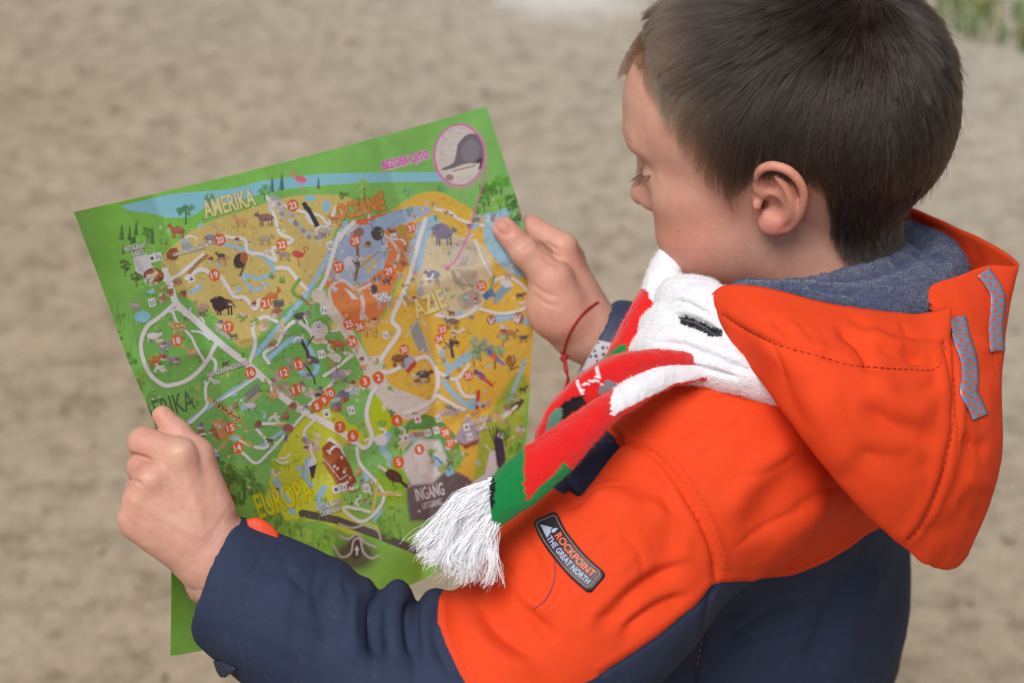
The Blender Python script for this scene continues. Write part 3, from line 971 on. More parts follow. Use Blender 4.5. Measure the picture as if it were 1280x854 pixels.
# ------------------------------------------------------------------ the folded-out park map
MAP_L = [(92, 265, 1.168), (125, 352, 1.180), (158, 445, 1.194), (189, 520, 1.2050), (203, 570, 1.2110), (212, 640, 1.2165), (214, 720, 1.226), (213, 820, 1.240)]
MAP_R = [(608, 133, 1.366), (629, 197, 1.374), (652, 270, 1.3855), (661, 320, 1.392), (667, 390, 1.400), (663, 465, 1.406), (657, 560, 1.412), (640, 668, 1.420)]
MAP_LV = np.array([0, .16, .33, .46, .55, .66, .80, 1.0]); MAP_RV = np.array([0, .12, .27, .37, .50, .64, .81, 1.0])
def interp_rows(v, vs, rows):
    # monotone-ish cubic through given rows
    R = crom(np.asarray(rows, float), 24); vv = crom(np.asarray(vs, float)[:, None], 24)[:, 0]
    return np.stack([np.interp(v, vv, R[:, k]) for k in range(R.shape[1])], -1)
def map_ctrl(u, v):
    """u right, v down in 0..1 -> photo-pixel position and depth on the sheet"""
    L = interp_rows(v, MAP_LV, MAP_L); R = interp_rows(v, MAP_RV, MAP_R)
    G = L + (R - L) * u[..., None]
    bow = 4 * u * (1 - u)
    G[..., 1] += bow * (5 * (1 - v) + 22 * v ** 2)
    # belly of the sheet between the hands, creases of the folds
    G[..., 2] += bow * (0.010 * np.sin(v * np.pi) + 0.004)
    for uc, a in ((0.19, 0.0034), (0.46, -0.0028), (0.735, 0.0036)):
        G[..., 2] += a * np.exp(-np.abs(u - uc) / 0.045)
    for vc, a in ((0.36, -0.0030), (0.68, 0.0026)):
        G[..., 2] += a * np.exp(-np.abs(v - vc) / 0.045)
    free = np.clip(np.abs(u - 0.5) * 2, 0, 1) * 0 + np.sin(np.pi * u) * 0.6 + 0.4 * np.clip(1 - v * 2.2, 0, 1)
    G[..., 2] += free * (0.0045 * np.sin(u * 7.0 + v * 3.0) * np.sin(v * 5.0 + 1.0) + 0.0016 * np.sin(u * 17 + 2 * v) * np.sin(v * 13))
    G[..., 2] -= 0.010 * np.clip(1 - u / 0.10, 0, 1) ** 2 * np.clip(1 - v / 0.25, 0, 1)
    return G
def map_grid(nu=150, nv=150):
    u, v = np.meshgrid(np.linspace(0, 1, nu), np.linspace(0, 1, nv), indexing='ij')
    G = map_ctrl(u, v)
    d = G[..., 2]
    P = np.stack([(G[..., 0] - 640) / FPX * d, (427 - G[..., 1]) / FPX * d, d], -1)
    return P, u, v, G
def build_map():
    P, u, v, G = map_grid()
    nu, nv = u.shape
    S_ = P.reshape(-1, 3); Qf = grid_faces(nu, nv, True); Nn = normals(S_, Qf)
    A, B = S_ + Nn * 0.00006, S_ - Nn * 0.00006
    idx = np.arange(len(S_)).reshape(nu, nv)
    ring = np.concatenate([idx[:-1, 0], idx[-1, :-1], idx[1:, -1][::-1], idx[0, 1:][::-1]]); n = len(S_); k = len(ring)
    V = np.concatenate([A, B, A[ring], B[ring]])           # the cut edge has vertices of its own and stays crisp
    i_ = np.arange(k); j_ = (i_ + 1) % k
    Q = np.concatenate([Qf, Qf[:, ::-1] + n, np.stack([2 * n + j_, 2 * n + k + j_, 2 * n + k + i_, 2 * n + i_], 1)])
    uv = np.stack([u.ravel(), 1 - v.ravel()], 1); uv = np.concatenate([uv, uv, uv[ring], uv[ring]])
    m = map_material()
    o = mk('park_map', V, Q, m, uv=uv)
    tag(o, 'large colourful illustrated zoo map on glossy folded paper held open in both hands', 'map')
    return o
# ------------------------------------------------------------------ the print of the map, painted shape by shape into a picture made here
def text_tris(body, offset=0.0):
    cu = bpy.data.curves.new('lettering', 'FONT')
    cu.body = body; cu.size = 1.0; cu.offset = offset; cu.resolution_u = 4
    o = bpy.data.objects.new('lettering', cu); COL.objects.link(o)
    dg = bpy.context.evaluated_depsgraph_get()
    me = o.evaluated_get(dg).to_mesh()
    me.calc_loop_triangles()
    V = np.array([v.co[:2] for v in me.vertices]); T = np.array([t.vertices[:] for t in me.loop_triangles])
    o.evaluated_get(dg).to_mesh_clear()
    bpy.data.objects.remove(o); bpy.data.curves.remove(cu)
    mn, mx = V.min(0), V.max(0)
    return (V - mn) / (mx - mn), T              # unit box, y up
class Canvas:
    def __init__(s, x0, y0, x1, y1, k):
        s.x0, s.y0, s.k = x0, y0, k
        s.w, s.h = int((x1 - x0) * k), int((y1 - y0) * k)
        s.I = np.zeros((s.h, s.w, 3), np.float32)
        s.r = np.random.default_rng(3)
    def pt(s, p):
        return (np.asarray(p, float) - np.array([s.x0, s.y0])) * s.k
    def box(s, q, pad):
        a = np.floor(q.min(0) - pad).astype(int); b = np.ceil(q.max(0) + pad).astype(int)
        a = np.maximum(a, 0); b = np.minimum(b, [s.w, s.h])
        if (b <= a).any():
            return None
        X, Y = np.meshgrid(np.arange(a[0], b[0]) + 0.5, np.arange(a[1], b[1]) + 0.5)
        return a, b, np.stack([X.ravel(), Y.ravel()], 1)
    def put(s, a, b, al, col):
        al = al.reshape(b[1] - a[1], b[0] - a[0], 1)
        R = s.I[a[1]:b[1], a[0]:b[0]]
        R += (np.asarray(col, np.float32) - R) * al
    def poly(s, pts, col, soft=1.0, al=1.0, smooth=0):
        q = s.pt(pts)
        if smooth:
            q = crom(np.concatenate([q, q[:1]]), smooth)[:-1]
        lo = np.maximum(np.floor(q.min(0) - soft - 2).astype(int), 0); hi = np.minimum(np.ceil(q.max(0) + soft + 2).astype(int), [s.w, s.h])
        if (hi <= lo).any():
            return
        st = 4 if (hi - lo).prod() > 40000 else 1             # big shapes: signed distance on a coarse grid, then interpolated
        gx = np.arange(lo[0], hi[0] + st, st) + 0.5; gy = np.arange(lo[1], hi[1] + st, st) + 0.5
        X, Y = np.meshgrid(gx, gy)
        P = np.stack([X.ravel(), Y.ravel()], 1)
        d, _ = poly_dist(P, np.concatenate([q, q[:1]]))
        sd = np.where(inpoly(P, q), d, -d).reshape(X.shape)
        W_, H_ = hi - lo
        if st > 1:
            xi = np.arange(W_) / st; yi = np.arange(H_) / st
            x0 = np.minimum(xi.astype(int), len(gx) - 2); y0 = np.minimum(yi.astype(int), len(gy) - 2)
            fx = (xi - x0)[None]; fy = (yi - y0)[:, None]
            A0 = sd[np.ix_(y0, x0)] * (1 - fx) + sd[np.ix_(y0, x0 + 1)] * fx
            sd = A0 * (1 - fy) + (sd[np.ix_(y0 + 1, x0)] * (1 - fx) + sd[np.ix_(y0 + 1, x0 + 1)] * fx) * fy
        else:
            sd = sd[:H_, :W_]
        s.put(lo, hi, (np.clip(0.5 + sd / soft, 0, 1) * al).ravel(), col)
    def line(s, pts, w, col, al=1.0, smooth=4, soft=1.2, dash=None):
        q = s.pt(pts)
        if smooth and len(q) > 2:
            q = crom(q, smooth)
        w = w * s.k / 2
        lo = np.maximum(np.floor(q.min(0) - w - 2).astype(int), 0); hi = np.minimum(np.ceil(q.max(0) + w + 2).astype(int), [s.w, s.h])
        if (hi <= lo).any():
            return
        M = np.zeros((hi[1] - lo[1], hi[0] - lo[0]))
        for i in range(len(q) - 1):                        # segment by segment, each in its own small box
            if dash and (i / (len(q) - 1) if len(q) > 2 else 0) * dash % 1.0 > 0.55:
                continue
            B = s.box(q[i:i + 2], w + 2)
            if B is None:
                continue
            a, b, P = B
            d, t = poly_dist(P, q[i:i + 2])
            m = np.clip(0.5 + (w - d) / soft, 0, 1)
            if dash and len(q) == 2:
                m = m * ((t * dash) % 1.0 < 0.55)
            R = M[a[1] - lo[1]:b[1] - lo[1], a[0] - lo[0]:b[0] - lo[0]]
            np.maximum(R, m.reshape(R.shape), out=R)
        s.put(lo, hi, M.ravel() * al, col)
    def ell(s, x, y, rx, ry, col, ang=0.0, al=1.0, soft=1.4):
        c = s.pt([(x, y)])[0]; R = max(rx, ry) * s.k
        B = s.box(np.array([c - R, c + R]), soft + 1)
        if B is None:
            return
        a, b, P = B
        ca, sa = math.cos(math.radians(ang)), math.sin(math.radians(ang))
        q = P - c; u = (q[:, 0] * ca + q[:, 1] * sa) / (rx * s.k); v = (-q[:, 0] * sa + q[:, 1] * ca) / (ry * s.k)
        d = (np.sqrt(u * u + v * v) - 1) * min(rx, ry) * s.k
        s.put(a, b, np.clip(0.5 - d / soft, 0, 1) * al, col)
    def text(s, body, x, y, w, h, ang, col, offset=0.0, lean=0.0, outline=None):
        """centred at (x,y); w,h in pixels; ang degrees, rising to the right when positive"""
        V, T = text_tris(body, offset)
        q = (V - 0.5) * np.array([w, -h]); q[:, 0] += -q[:, 1] * lean
        a = -math.radians(ang); ca, sa = math.cos(a), math.sin(a)
        q = q @ np.array([[ca, sa], [-sa, ca]]) + np.array([x, y])
        q = s.pt(q)
        B = s.box(q, 3)
        if B is None:
            return
        a0, b0, P = B
        ss = 3
        W_, H_ = (b0 - a0)
        M = np.zeros((H_ * ss, W_ * ss), bool)
        for t in T:
            tri = (q[t] - a0) * ss
            lo = np.maximum(np.floor(tri.min(0)).astype(int), 0); hi = np.minimum(np.ceil(tri.max(0)).astype(int) + 1, [W_ * ss, H_ * ss])
            if (hi <= lo).any():
                continue
            X, Y = np.meshgrid(np.arange(lo[0], hi[0]) + 0.5, np.arange(lo[1], hi[1]) + 0.5)
            e = []
            for i in range(3):
                p0, p1 = tri[i], tri[(i + 1) % 3]
                e.append((p1[0] - p0[0]) * (Y - p0[1]) - (p1[1] - p0[1]) * (X - p0[0]))
            e = np.array(e)
            M[lo[1]:hi[1], lo[0]:hi[0]] |= (e >= -0.01).all(0) | (e <= 0.01).all(0)
        m = M.reshape(H_, ss, W_, ss).mean((1, 3))
        if outline is not None:
            g = m.copy()
            for dx in (-1, 0, 1, 2, 3):
                for dy in (-1, 0, 1, 2, 3):
                    g = np.maximum(g, np.roll(np.roll(m, dx, 1), dy, 0))
            s.put(a0, b0, g.ravel() * 0.75, outline)
        s.put(a0, b0, m.ravel(), col)
    # little pictures
    def beast(s, x, y, w, col, face=1, head=None, tall=1.0, neck=0.0, ang=0.0, dark=None):
        col = np.asarray(col); dk = col * 0.45 if dark is None else dark
        f = face
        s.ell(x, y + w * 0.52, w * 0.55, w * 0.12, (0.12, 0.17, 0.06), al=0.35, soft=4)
        for lx in (-0.36, -0.22, 0.20, 0.36):
            s.line([(x + lx * w, y), (x + (lx + 0.04) * w, y + w * 0.5 * tall)], max(w * 0.09, 0.9), dk if lx in (-0.22, 0.36) else col * 0.7, smooth=0)
        s.ell(x, y, w * 0.48, w * 0.25 * min(tall, 1.2), col, ang)
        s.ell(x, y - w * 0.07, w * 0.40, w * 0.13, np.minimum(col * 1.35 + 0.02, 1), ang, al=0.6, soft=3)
        hx, hy = x + f * w * 0.52, y - w * (0.16 + neck)
        s.line([(x + f * w * 0.32, y - w * 0.05), (hx, hy)], w * 0.2, col, smooth=0)
        s.ell(hx + f * w * 0.05, hy, w * 0.17, w * 0.13, col if head is None else head, ang)
        s.line([(hx, hy - w * 0.1), (hx - f * w * 0.06, hy - w * 0.22)], w * 0.06, dk, smooth=0)
        s.line([(x - f * w * 0.46, y - w * 0.05), (x - f * w * 0.58, y + w * 0.2)], w * 0.05, dk, smooth=0)
    def bird(s, x, y, w, col, tail=(0.1, 0.12, 0.35), face=-1):
        s.line([(x, y), (x - face * w * 0.7, y + w * 0.6)], w * 0.2, tail, smooth=0)
        s.ell(x, y, w * 0.42, w * 0.2, col, 40 * (-face))
        s.ell(x + face * w * 0.32, y - w * 0.28, w * 0.15, w * 0.14, col)
        s.ell(x - face * w * 0.1, y + w * 0.1, w * 0.25, w * 0.09, np.asarray(tail), 40 * (-face))
    def wader(s, x, y, w, col, face=-1):
        col = np.asarray(col)
        s.line([(x, y), (x + w * 0.1, y + w * 0.8)], w * 0.06, col * 0.8, smooth=0)
        s.ell(x, y, w * 0.42, w * 0.24, col, 15)
        s.line([(x + face * w * 0.3, y), (x + face * w * 0.5, y - w * 0.15), (x + face * w * 0.42, y - w * 0.45), (x + face * w * 0.6, y - w * 0.5), (x + face * w * 0.75, y - w * 0.35)], w * 0.1, col)
    def tree(s, x, y, r, col, n=16, trunk=True):
        col = np.asarray(col)
        if trunk:
            s.line([(x, y), (x + r * 0.05, y + r * 1.5)], r * 0.16, srgb('4a3a22'), smooth=0)
        for i in range(n):
            a = s.r.uniform(0, 6.28); d = r * math.sqrt(s.r.random()) * 0.8
            q = s.r.uniform(0.55, 1.35)
            s.ell(x + math.cos(a) * d, y + math.sin(a) * d * 0.8 - (q - 1) * r * 0.4, r * s.r.uniform(0.18, 0.36), r * s.r.uniform(0.14, 0.28), np.minimum(col * q, 1), s.r.uniform(0, 180), 0.85, 2)
    def spruce(s, x, y, h, col=None):
        col = srgb('35582f') if col is None else col
        s.poly([(x - h * 0.16, y), (x - h * 0.03, y - h * 0.8), (x, y - h), (x + h * 0.06, y - h * 0.7), (x + h * 0.15, y)], col, 3, 0.85)
        s.line([(x + h * 0.03, y), (x + h * 0.01, y - h * 0.8)], h * 0.05, np.asarray(col) * 0.6, smooth=0)
    def rocks(s, pts, r, col=(0.33, 0.33, 0.38)):
        for (x, y) in pts:
            for i in range(4):
                q = s.r.uniform(0.35, 1.5)
                s.ell(x + s.r.uniform(-1, 1) * r, y + s.r.uniform(-1, 1) * r * 0.7, r * s.r.uniform(0.4, 0.8), r * s.r.uniform(0.35, 0.6), np.minimum(np.asarray(col) * q, 1), s.r.uniform(0, 90))
    def hut(s, x, y, w, roof, wall):
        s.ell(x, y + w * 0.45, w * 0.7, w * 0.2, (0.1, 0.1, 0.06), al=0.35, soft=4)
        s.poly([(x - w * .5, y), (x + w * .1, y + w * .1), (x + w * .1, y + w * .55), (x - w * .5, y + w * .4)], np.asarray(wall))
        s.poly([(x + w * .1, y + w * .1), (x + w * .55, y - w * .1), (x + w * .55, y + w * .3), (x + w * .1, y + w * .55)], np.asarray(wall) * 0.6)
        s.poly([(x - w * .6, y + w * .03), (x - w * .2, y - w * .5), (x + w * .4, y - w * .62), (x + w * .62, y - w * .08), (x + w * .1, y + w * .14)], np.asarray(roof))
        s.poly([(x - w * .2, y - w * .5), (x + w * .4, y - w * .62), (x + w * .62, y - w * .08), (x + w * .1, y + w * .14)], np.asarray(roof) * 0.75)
    def picto(s, x, y, w=8.0, ang=12, ink=None, mark=0):
        a = math.radians(-ang); ca, sa = math.cos(a), math.sin(a)
        R = lambda u, v: (x + (u * ca - v * sa) * w, y + (u * sa + v * ca) * w)
        s.poly([R(-.52, -.44), R(.62, -.46), R(.6, .66), R(-.5, .66)], (0.1, 0.12, 0.05), 3, 0.5)
        s.poly([R(-.5, -.6), R(.5, -.6), R(.5, .6), R(-.5, .6)], (0.86, 0.87, 0.88))
        ink = (0.03, 0.05, 0.10) if ink is None else ink
        if mark == 0:
            s.line([R(-.22, -.3), R(-.22, .3)], w * .16, ink, smooth=0); s.line([R(.18, -.05), R(.24, .32)], w * .2, ink, smooth=0)
        elif mark == 1:
            s.ell(*R(0, 0), w * .28, w * .28, ink)
        elif mark == 2:
            s.line([R(-.28, 0), R(.28, 0)], w * .22, ink, smooth=0); s.line([R(0, -.28), R(0, .28)], w * .22, ink, smooth=0)
        elif mark == 3:
            s.line([R(-.22, -.28), R(-.2, .28), R(.2, .28), R(.22, -.28)], w * .15, ink, smooth=0)
        else:
            s.poly([R(-.3, 0), R(.3, 0), R(.2, .35), R(-.2, .35)], ink); s.line([R(-.2, -.3), R(0, 0), R(.2, -.3)], w * .09, ink, smooth=0)
def paint_map():
    S = srgb
    c = Canvas(80, 118, 690, 840, 2.4)
    r = c.r
    yy, xx = np.mgrid[0:c.h, 0:c.w]
    PX = xx / c.k + c.x0; PY = yy / c.k + c.y0
    flat = np.stack([PX.ravel() * 0.01, PY.ravel() * 0.01, np.zeros(PX.size)], 1)
    n1 = np.zeros((*PX.shape, 1), np.float32)
    fl = flat.reshape(*PX.shape, 3)[::4, ::4]
    sm = (fbm(fl.reshape(-1, 3), 4.0, 1, 3) + 0.35 * fbm(fl.reshape(-1, 3), 30.0, 5, 2)).reshape(fl.shape[:2])
    n1[..., 0] = np.repeat(np.repeat(sm, 4, 0), 4, 1)[:c.h, :c.w]
    t = np.clip((PX + PY * 0.6 - 300) / 500, 0, 1)[..., None]
    c.I[:] = S('62b036') * (1 - t) + S('62a850') * t
    low = np.clip((PY - 560) / 120, 0, 1)[..., None]
    c.I[:] = c.I * (1 - low) + S('66a834') * low
    c.I *= 1 + 0.16 * n1
    # ----- water and land
    c.poly([(150, 258), (190, 248), (222, 242), (290, 236), (330, 226), (400, 218), (470, 216), (560, 216), (566, 226), (470, 228), (400, 232), (335, 240), (300, 250), (262, 256), (240, 270), (210, 272), (190, 267), (165, 264)], S('6fb9dd'), 2, smooth=4)
    c.poly([(262, 256), (300, 250), (330, 242), (355, 240), (350, 252), (300, 262), (268, 272)], S('58a04a'), 3, 0.8, 3)
    c.poly([(205, 318), (225, 300), (245, 285), (275, 272), (310, 262), (345, 250), (380, 244), (415, 244), (440, 250), (430, 268), (418, 290), (408, 318), (398, 345), (384, 366), (352, 388), (332, 404), (318, 430), (298, 434), (284, 412), (262, 388), (236, 374), (214, 356), (202, 336)], S('c8a556'), 3, smooth=4)
    c.poly([(300, 285), (340, 280), (360, 300), (340, 330), (300, 325), (280, 305)], S('c9a456'), 12, 0.6, 3)
    c.poly([(165, 372), (195, 352), (222, 366), (262, 400), (310, 455), (322, 500), (300, 560), (250, 555), (205, 520), (180, 460), (165, 410)], S('55943c'), 10, 0.8, 4)
    c.poly([(320, 440), (345, 400), (390, 375), (430, 420), (450, 450), (440, 480), (400, 470), (350, 470)], S('52923f'), 6, 0.85, 4)
    c.poly([(225, 530), (262, 498), (330, 470), (395, 500), (390, 540), (335, 580), (270, 570), (235, 556)], S('559a46'), 6, 0.8, 4)
    c.poly([(488, 264), (520, 244), (548, 240), (580, 256), (604, 270), (636, 268), (664, 340), (668, 400), (662, 480), (648, 540), (620, 590), (585, 626), (560, 640), (552, 612), (580, 572), (560, 552), (530, 548), (500, 522), (474, 492), (466, 455), (452, 425), (456, 402), (478, 398), (492, 370), (506, 335), (508, 300)], S('e8a23c'), 3, smooth=4)
    c.poly([(408, 361), (405, 335), (413, 305), (430, 290), (462, 278), (492, 272), (508, 284), (513, 305), (506, 335), (493, 357), (487, 376), (474, 398), (452, 403), (430, 397), (414, 381)], S('e0683a'), 2, smooth=4)
    c.poly([(422, 280), (500, 262), (503, 272), (426, 292)], S('d0562e'), 3)
    c.poly([(416, 300), (440, 284), (468, 282), (482, 298), (484, 322), (466, 346), (446, 358), (424, 350), (411, 335)], S('7f9cc4'), 3, smooth=4)
    c.line([(415, 382), (412, 362), (428, 350), (446, 362), (470, 352)], 4, S('e6b8ac'))
    c.line([(470, 286), (488, 300), (498, 318), (490, 340)], 3.6, S('e6b8ac'))
    c.line([(452, 398), (454, 380), (450, 366)], 5, S('e6b8ac'))
    c.poly([(525, 300), (556, 292), (600, 304), (616, 330), (606, 362), (600, 388), (570, 394), (545, 390), (524, 362), (516, 330)], S('cfb78a'), 6, smooth=4)
    c.poly([(512, 290), (528, 276), (545, 268), (548, 286), (534, 298), (526, 336), (512, 334)], S('85b2dd'), 2, smooth=3)
    c.poly([(604, 268), (640, 262), (652, 300), (656, 346), (628, 334), (606, 304)], S('7fb4de'), 2, smooth=3)
    c.poly([(460, 278), (488, 266), (520, 258), (540, 262), (520, 274), (480, 288)], S('7f9fd0'), 2, smooth=3)
    c.poly([(330, 636), (340, 590), (360, 546), (386, 520), (418, 512), (440, 540), (428, 560), (420, 590), (436, 640), (474, 660), (440, 668), (400, 652), (360, 652)], S('b6c832'), 6, smooth=4)
    c.poly([(460, 500), (478, 492), (490, 512), (486, 540), (468, 552), (456, 530)], S('9dc022'), 3, smooth=3)
    c.poly([(420, 540), (440, 530), (456, 545), (458, 562), (440, 552)], S('a0bd2a'), 3, smooth=3)
    c.poly([(470, 586), (490, 578), (510, 590), (512, 622), (494, 640), (476, 620)], S('6aa428'), 3, smooth=3)
    c.poly([(505, 530), (530, 518), (556, 530), (575, 556), (560, 578), (520, 580), (505, 560)], S('3f7d3a'), 3, smooth=3)
    c.poly([(600, 540), (640, 470), (662, 480), (656, 560), (640, 640), (610, 640), (590, 620)], S('5d9a2c'), 14, 0.85, 3)
    # ----- entrance: asphalt, drive, arrow
    c.poly([(512, 652), (508, 610), (520, 585), (556, 585), (592, 602), (585, 630), (560, 648)], S('4a474a'), 10, smooth=3)
    c.poly([(500, 575), (522, 549), (549, 551), (562, 582), (540, 604), (514, 606)], S('c9c3be'), 12, smooth=0)
    c.poly([(516, 572), (526, 558), (538, 574), (533, 575), (536, 592), (524, 594), (523, 577)], S('dedad6'))
    c.poly([(538, 568), (546, 570), (566, 586), (568, 592), (560, 596), (540, 580)], S('6fb0dc')); c.line([(544, 572), (562, 588)], 2.2, S('2c5577'), smooth=0)
    # ----- beige promenade
    c.line([(400, 372), (422, 398), (440, 425), (456, 452), (470, 478)], 13, S('d2c4ae'))
    c.poly([(455, 448), (478, 446), (484, 478), (512, 492), (540, 505), (520, 522), (494, 522), (474, 498), (456, 478)], S('d2c6b6'), 2, smooth=3)
    c.ell(398, 369, 9, 9, S('d8cbb2')); c.ell(420, 408, 7, 7, S('dfc97c'))
    # ----- streams
    for pts, w in (([(432, 280), (412, 318), (384, 366), (360, 395), (336, 424), (318, 444)], 7), ([(222, 538), (262, 508), (292, 488), (326, 468)], 5), ([(268, 304), (300, 310), (334, 324), (341, 340), (324, 348), (304, 344), (316, 362), (334, 356)], 5),
                   ([(336, 448), (366, 424), (384, 432), (396, 458), (388, 470), (374, 462)], 7), ([(556, 470), (572, 452), (590, 440)], 6), ([(552, 440), (560, 458), (580, 452), (596, 436)], 6), ([(555, 478), (572, 498), (590, 510)], 7),
                   ([(590, 610), (612, 590), (628, 560)], 8), ([(630, 520), (645, 480), (656, 450)], 5), ([(344, 600), (356, 622), (366, 640)], 7), ([(386, 575), (380, 595), (388, 606)], 8), ([(405, 610), (398, 625), (410, 640)], 8),
                   ([(485, 545), (478, 560), (486, 572)], 9), ([(456, 592), (458, 600)], 7), ([(470, 650), (474, 640)], 8), ([(322, 560), (340, 548), (366, 530)], 4), ([(228, 545), (248, 556), (272, 570)], 5), ([(614, 400), (640, 396), (660, 402)], 9), ([(240, 366), (250, 358)], 6)):
        c.line(pts, w, S('74acd8')); c.line(pts, w * 0.35, S('93c6ea'), al=0.6)
    for x, y, rx, ry in ((178, 396, 10, 7), (408, 258, 5, 8), (388, 248, 7, 4), (292, 493, 4, 3), (440, 488, 7, 6), (560, 400, 6, 3), (592, 505, 6, 8)):
        c.ell(x, y, rx, ry, S('6fb3e0'))
    # ----- white paths
    Wt = S('f8f7f6')
    for pts, w in (([(206, 338), (214, 360), (221, 380), (246, 402), (276, 430), (310, 456), (328, 472), (348, 492), (372, 510), (402, 526), (426, 540), (444, 552)], 8),
                   ([(218, 380), (200, 396), (184, 408), (176, 428), (178, 446), (186, 466), (200, 479), (212, 482), (236, 474), (256, 455), (270, 430)], 5),
                   ([(256, 452), (246, 436), (238, 420), (222, 404), (216, 390)], 3), ([(240, 414), (252, 416), (262, 424)], 2.6),
                   ([(262, 446), (269, 452), (268, 464), (258, 480), (257, 496), (259, 506), (246, 521), (229, 537), (228, 545), (246, 553), (270, 564)], 3.6),
                   ([(300, 550), (316, 558), (331, 560), (334, 552), (321, 536), (326, 530), (356, 530)], 3.8), ([(303, 566), (319, 579), (332, 570), (356, 544), (384, 514)], 3.4),
                   ([(233, 348), (250, 337), (264, 342), (276, 346), (285, 360), (294, 371), (306, 372), (318, 386), (324, 376)], 5), ([(206, 350), (220, 346), (240, 330), (254, 318)], 4.5),
                   ([(258, 306), (270, 295), (290, 297), (306, 300), (310, 315), (330, 318), (345, 326), (340, 312), (352, 307), (366, 300), (350, 292), (346, 280), (341, 264)], 4),
                   ([(354, 256), (368, 262), (384, 266), (400, 270), (410, 282)], 3.4), ([(420, 258), (412, 280)], 4), ([(424, 292), (416, 318), (408, 345), (400, 362)], 5), ([(442, 278), (430, 290), (424, 300)], 5),
                   ([(311, 456), (319, 430), (316, 408), (330, 396), (346, 402)], 4.6), ([(336, 454), (330, 442), (346, 430), (357, 411), (370, 402), (386, 412), (394, 424), (408, 428)], 4.4), ([(346, 335), (360, 336), (372, 350), (384, 362)], 4.5),
                   ([(545, 262), (560, 264), (574, 274), (592, 280), (604, 282)], 3.4), ([(532, 274), (524, 300), (516, 330), (511, 350), (500, 376), (490, 400), (499, 414), (482, 440), (474, 452)], 5.5),
                   ([(546, 394), (568, 398), (590, 390), (597, 380)], 4), ([(600, 386), (626, 392), (654, 386), (661, 370), (650, 354), (632, 346), (616, 352)], 3.4), ([(594, 300), (604, 326), (614, 344)], 3),
                   ([(474, 452), (482, 466), (506, 456), (532, 446), (545, 462), (547, 482), (540, 500), (520, 512), (506, 516)], 5), ([(548, 466), (570, 474), (586, 456)], 4), ([(570, 474), (580, 494), (596, 496)], 4), ([(548, 495), (570, 508), (580, 512)], 4.4),
                   ([(444, 552), (456, 560), (465, 546), (458, 520), (463, 496), (470, 484)], 5), ([(446, 560), (450, 580), (468, 600), (480, 620), (470, 640), (452, 652), (434, 642), (430, 634), (446, 636), (462, 640)], 3.6), ([(480, 616), (500, 618)], 4),
                   ([(412, 550), (424, 560), (434, 590), (440, 610)], 6), ([(560, 560), (575, 545), (585, 520)], 4), ([(405, 470), (420, 460), (440, 444)], 3.6), ([(384, 508), (404, 490), (420, 474)], 3.4), ([(394, 524), (380, 540), (384, 560)], 3)):
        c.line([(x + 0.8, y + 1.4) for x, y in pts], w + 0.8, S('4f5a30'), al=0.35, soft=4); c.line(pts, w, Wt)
    c.line([(274, 562), (292, 545), (316, 558)], 4, S('b98d4a')); c.line([(320, 486), (292, 508)], 2.4, Wt, dash=5, smooth=0); c.line([(322, 470), (300, 486), (276, 500)], 2.2, Wt, dash=6, smooth=0)
    c.line([(354, 400), (352, 410), (344, 422)], 6, S('c9a878')); c.line([(236, 342), (246, 330), (258, 320)], 5, S('8f6238')); c.line([(470, 618), (500, 617)], 4, S('c39a52')); c.line([(344, 532), (356, 530)], 3, S('c09355'))
    c.line([(472, 600), (466, 640)], 3, S('d6a35c'), smooth=0); c.line([(402, 346), (394, 352)], 3, S('c7a56b'), smooth=0)
    # ----- railway and tunnel mouth
    c.line([(378, 642), (420, 650), (480, 672), (530, 692), (600, 715)], 10, S('3c3a36'), smooth=0)
    c.ell(444, 694, 26, 20, S('3a3428'), al=0.95, soft=30); c.ell(445, 684, 9, 16, S('2b2522'), soft=6)
    for pts in ([(417, 682), (426, 696), (438, 692), (442, 676), (450, 674), (454, 690), (464, 698), (474, 694)], [(424, 670), (436, 674), (446, 668), (456, 678), (470, 684)], [(424, 655), (440, 660), (458, 656), (472, 664), (476, 674)]):
        c.line(pts, 2.6, S('a59c92'))
    c.poly([(443, 688), (446, 682), (449, 688), (447, 688), (447, 694), (445, 694), (445, 688)], S('dddddd'))
    # ----- trees
    for x, y, h in ((152, 300, 22), (162, 300, 20), (168, 304, 16), (170, 294, 20), (190, 305, 24), (154, 318, 14), (340, 240, 20), (352, 238, 24), (398, 236, 16)):
        c.spruce(x, y, h)
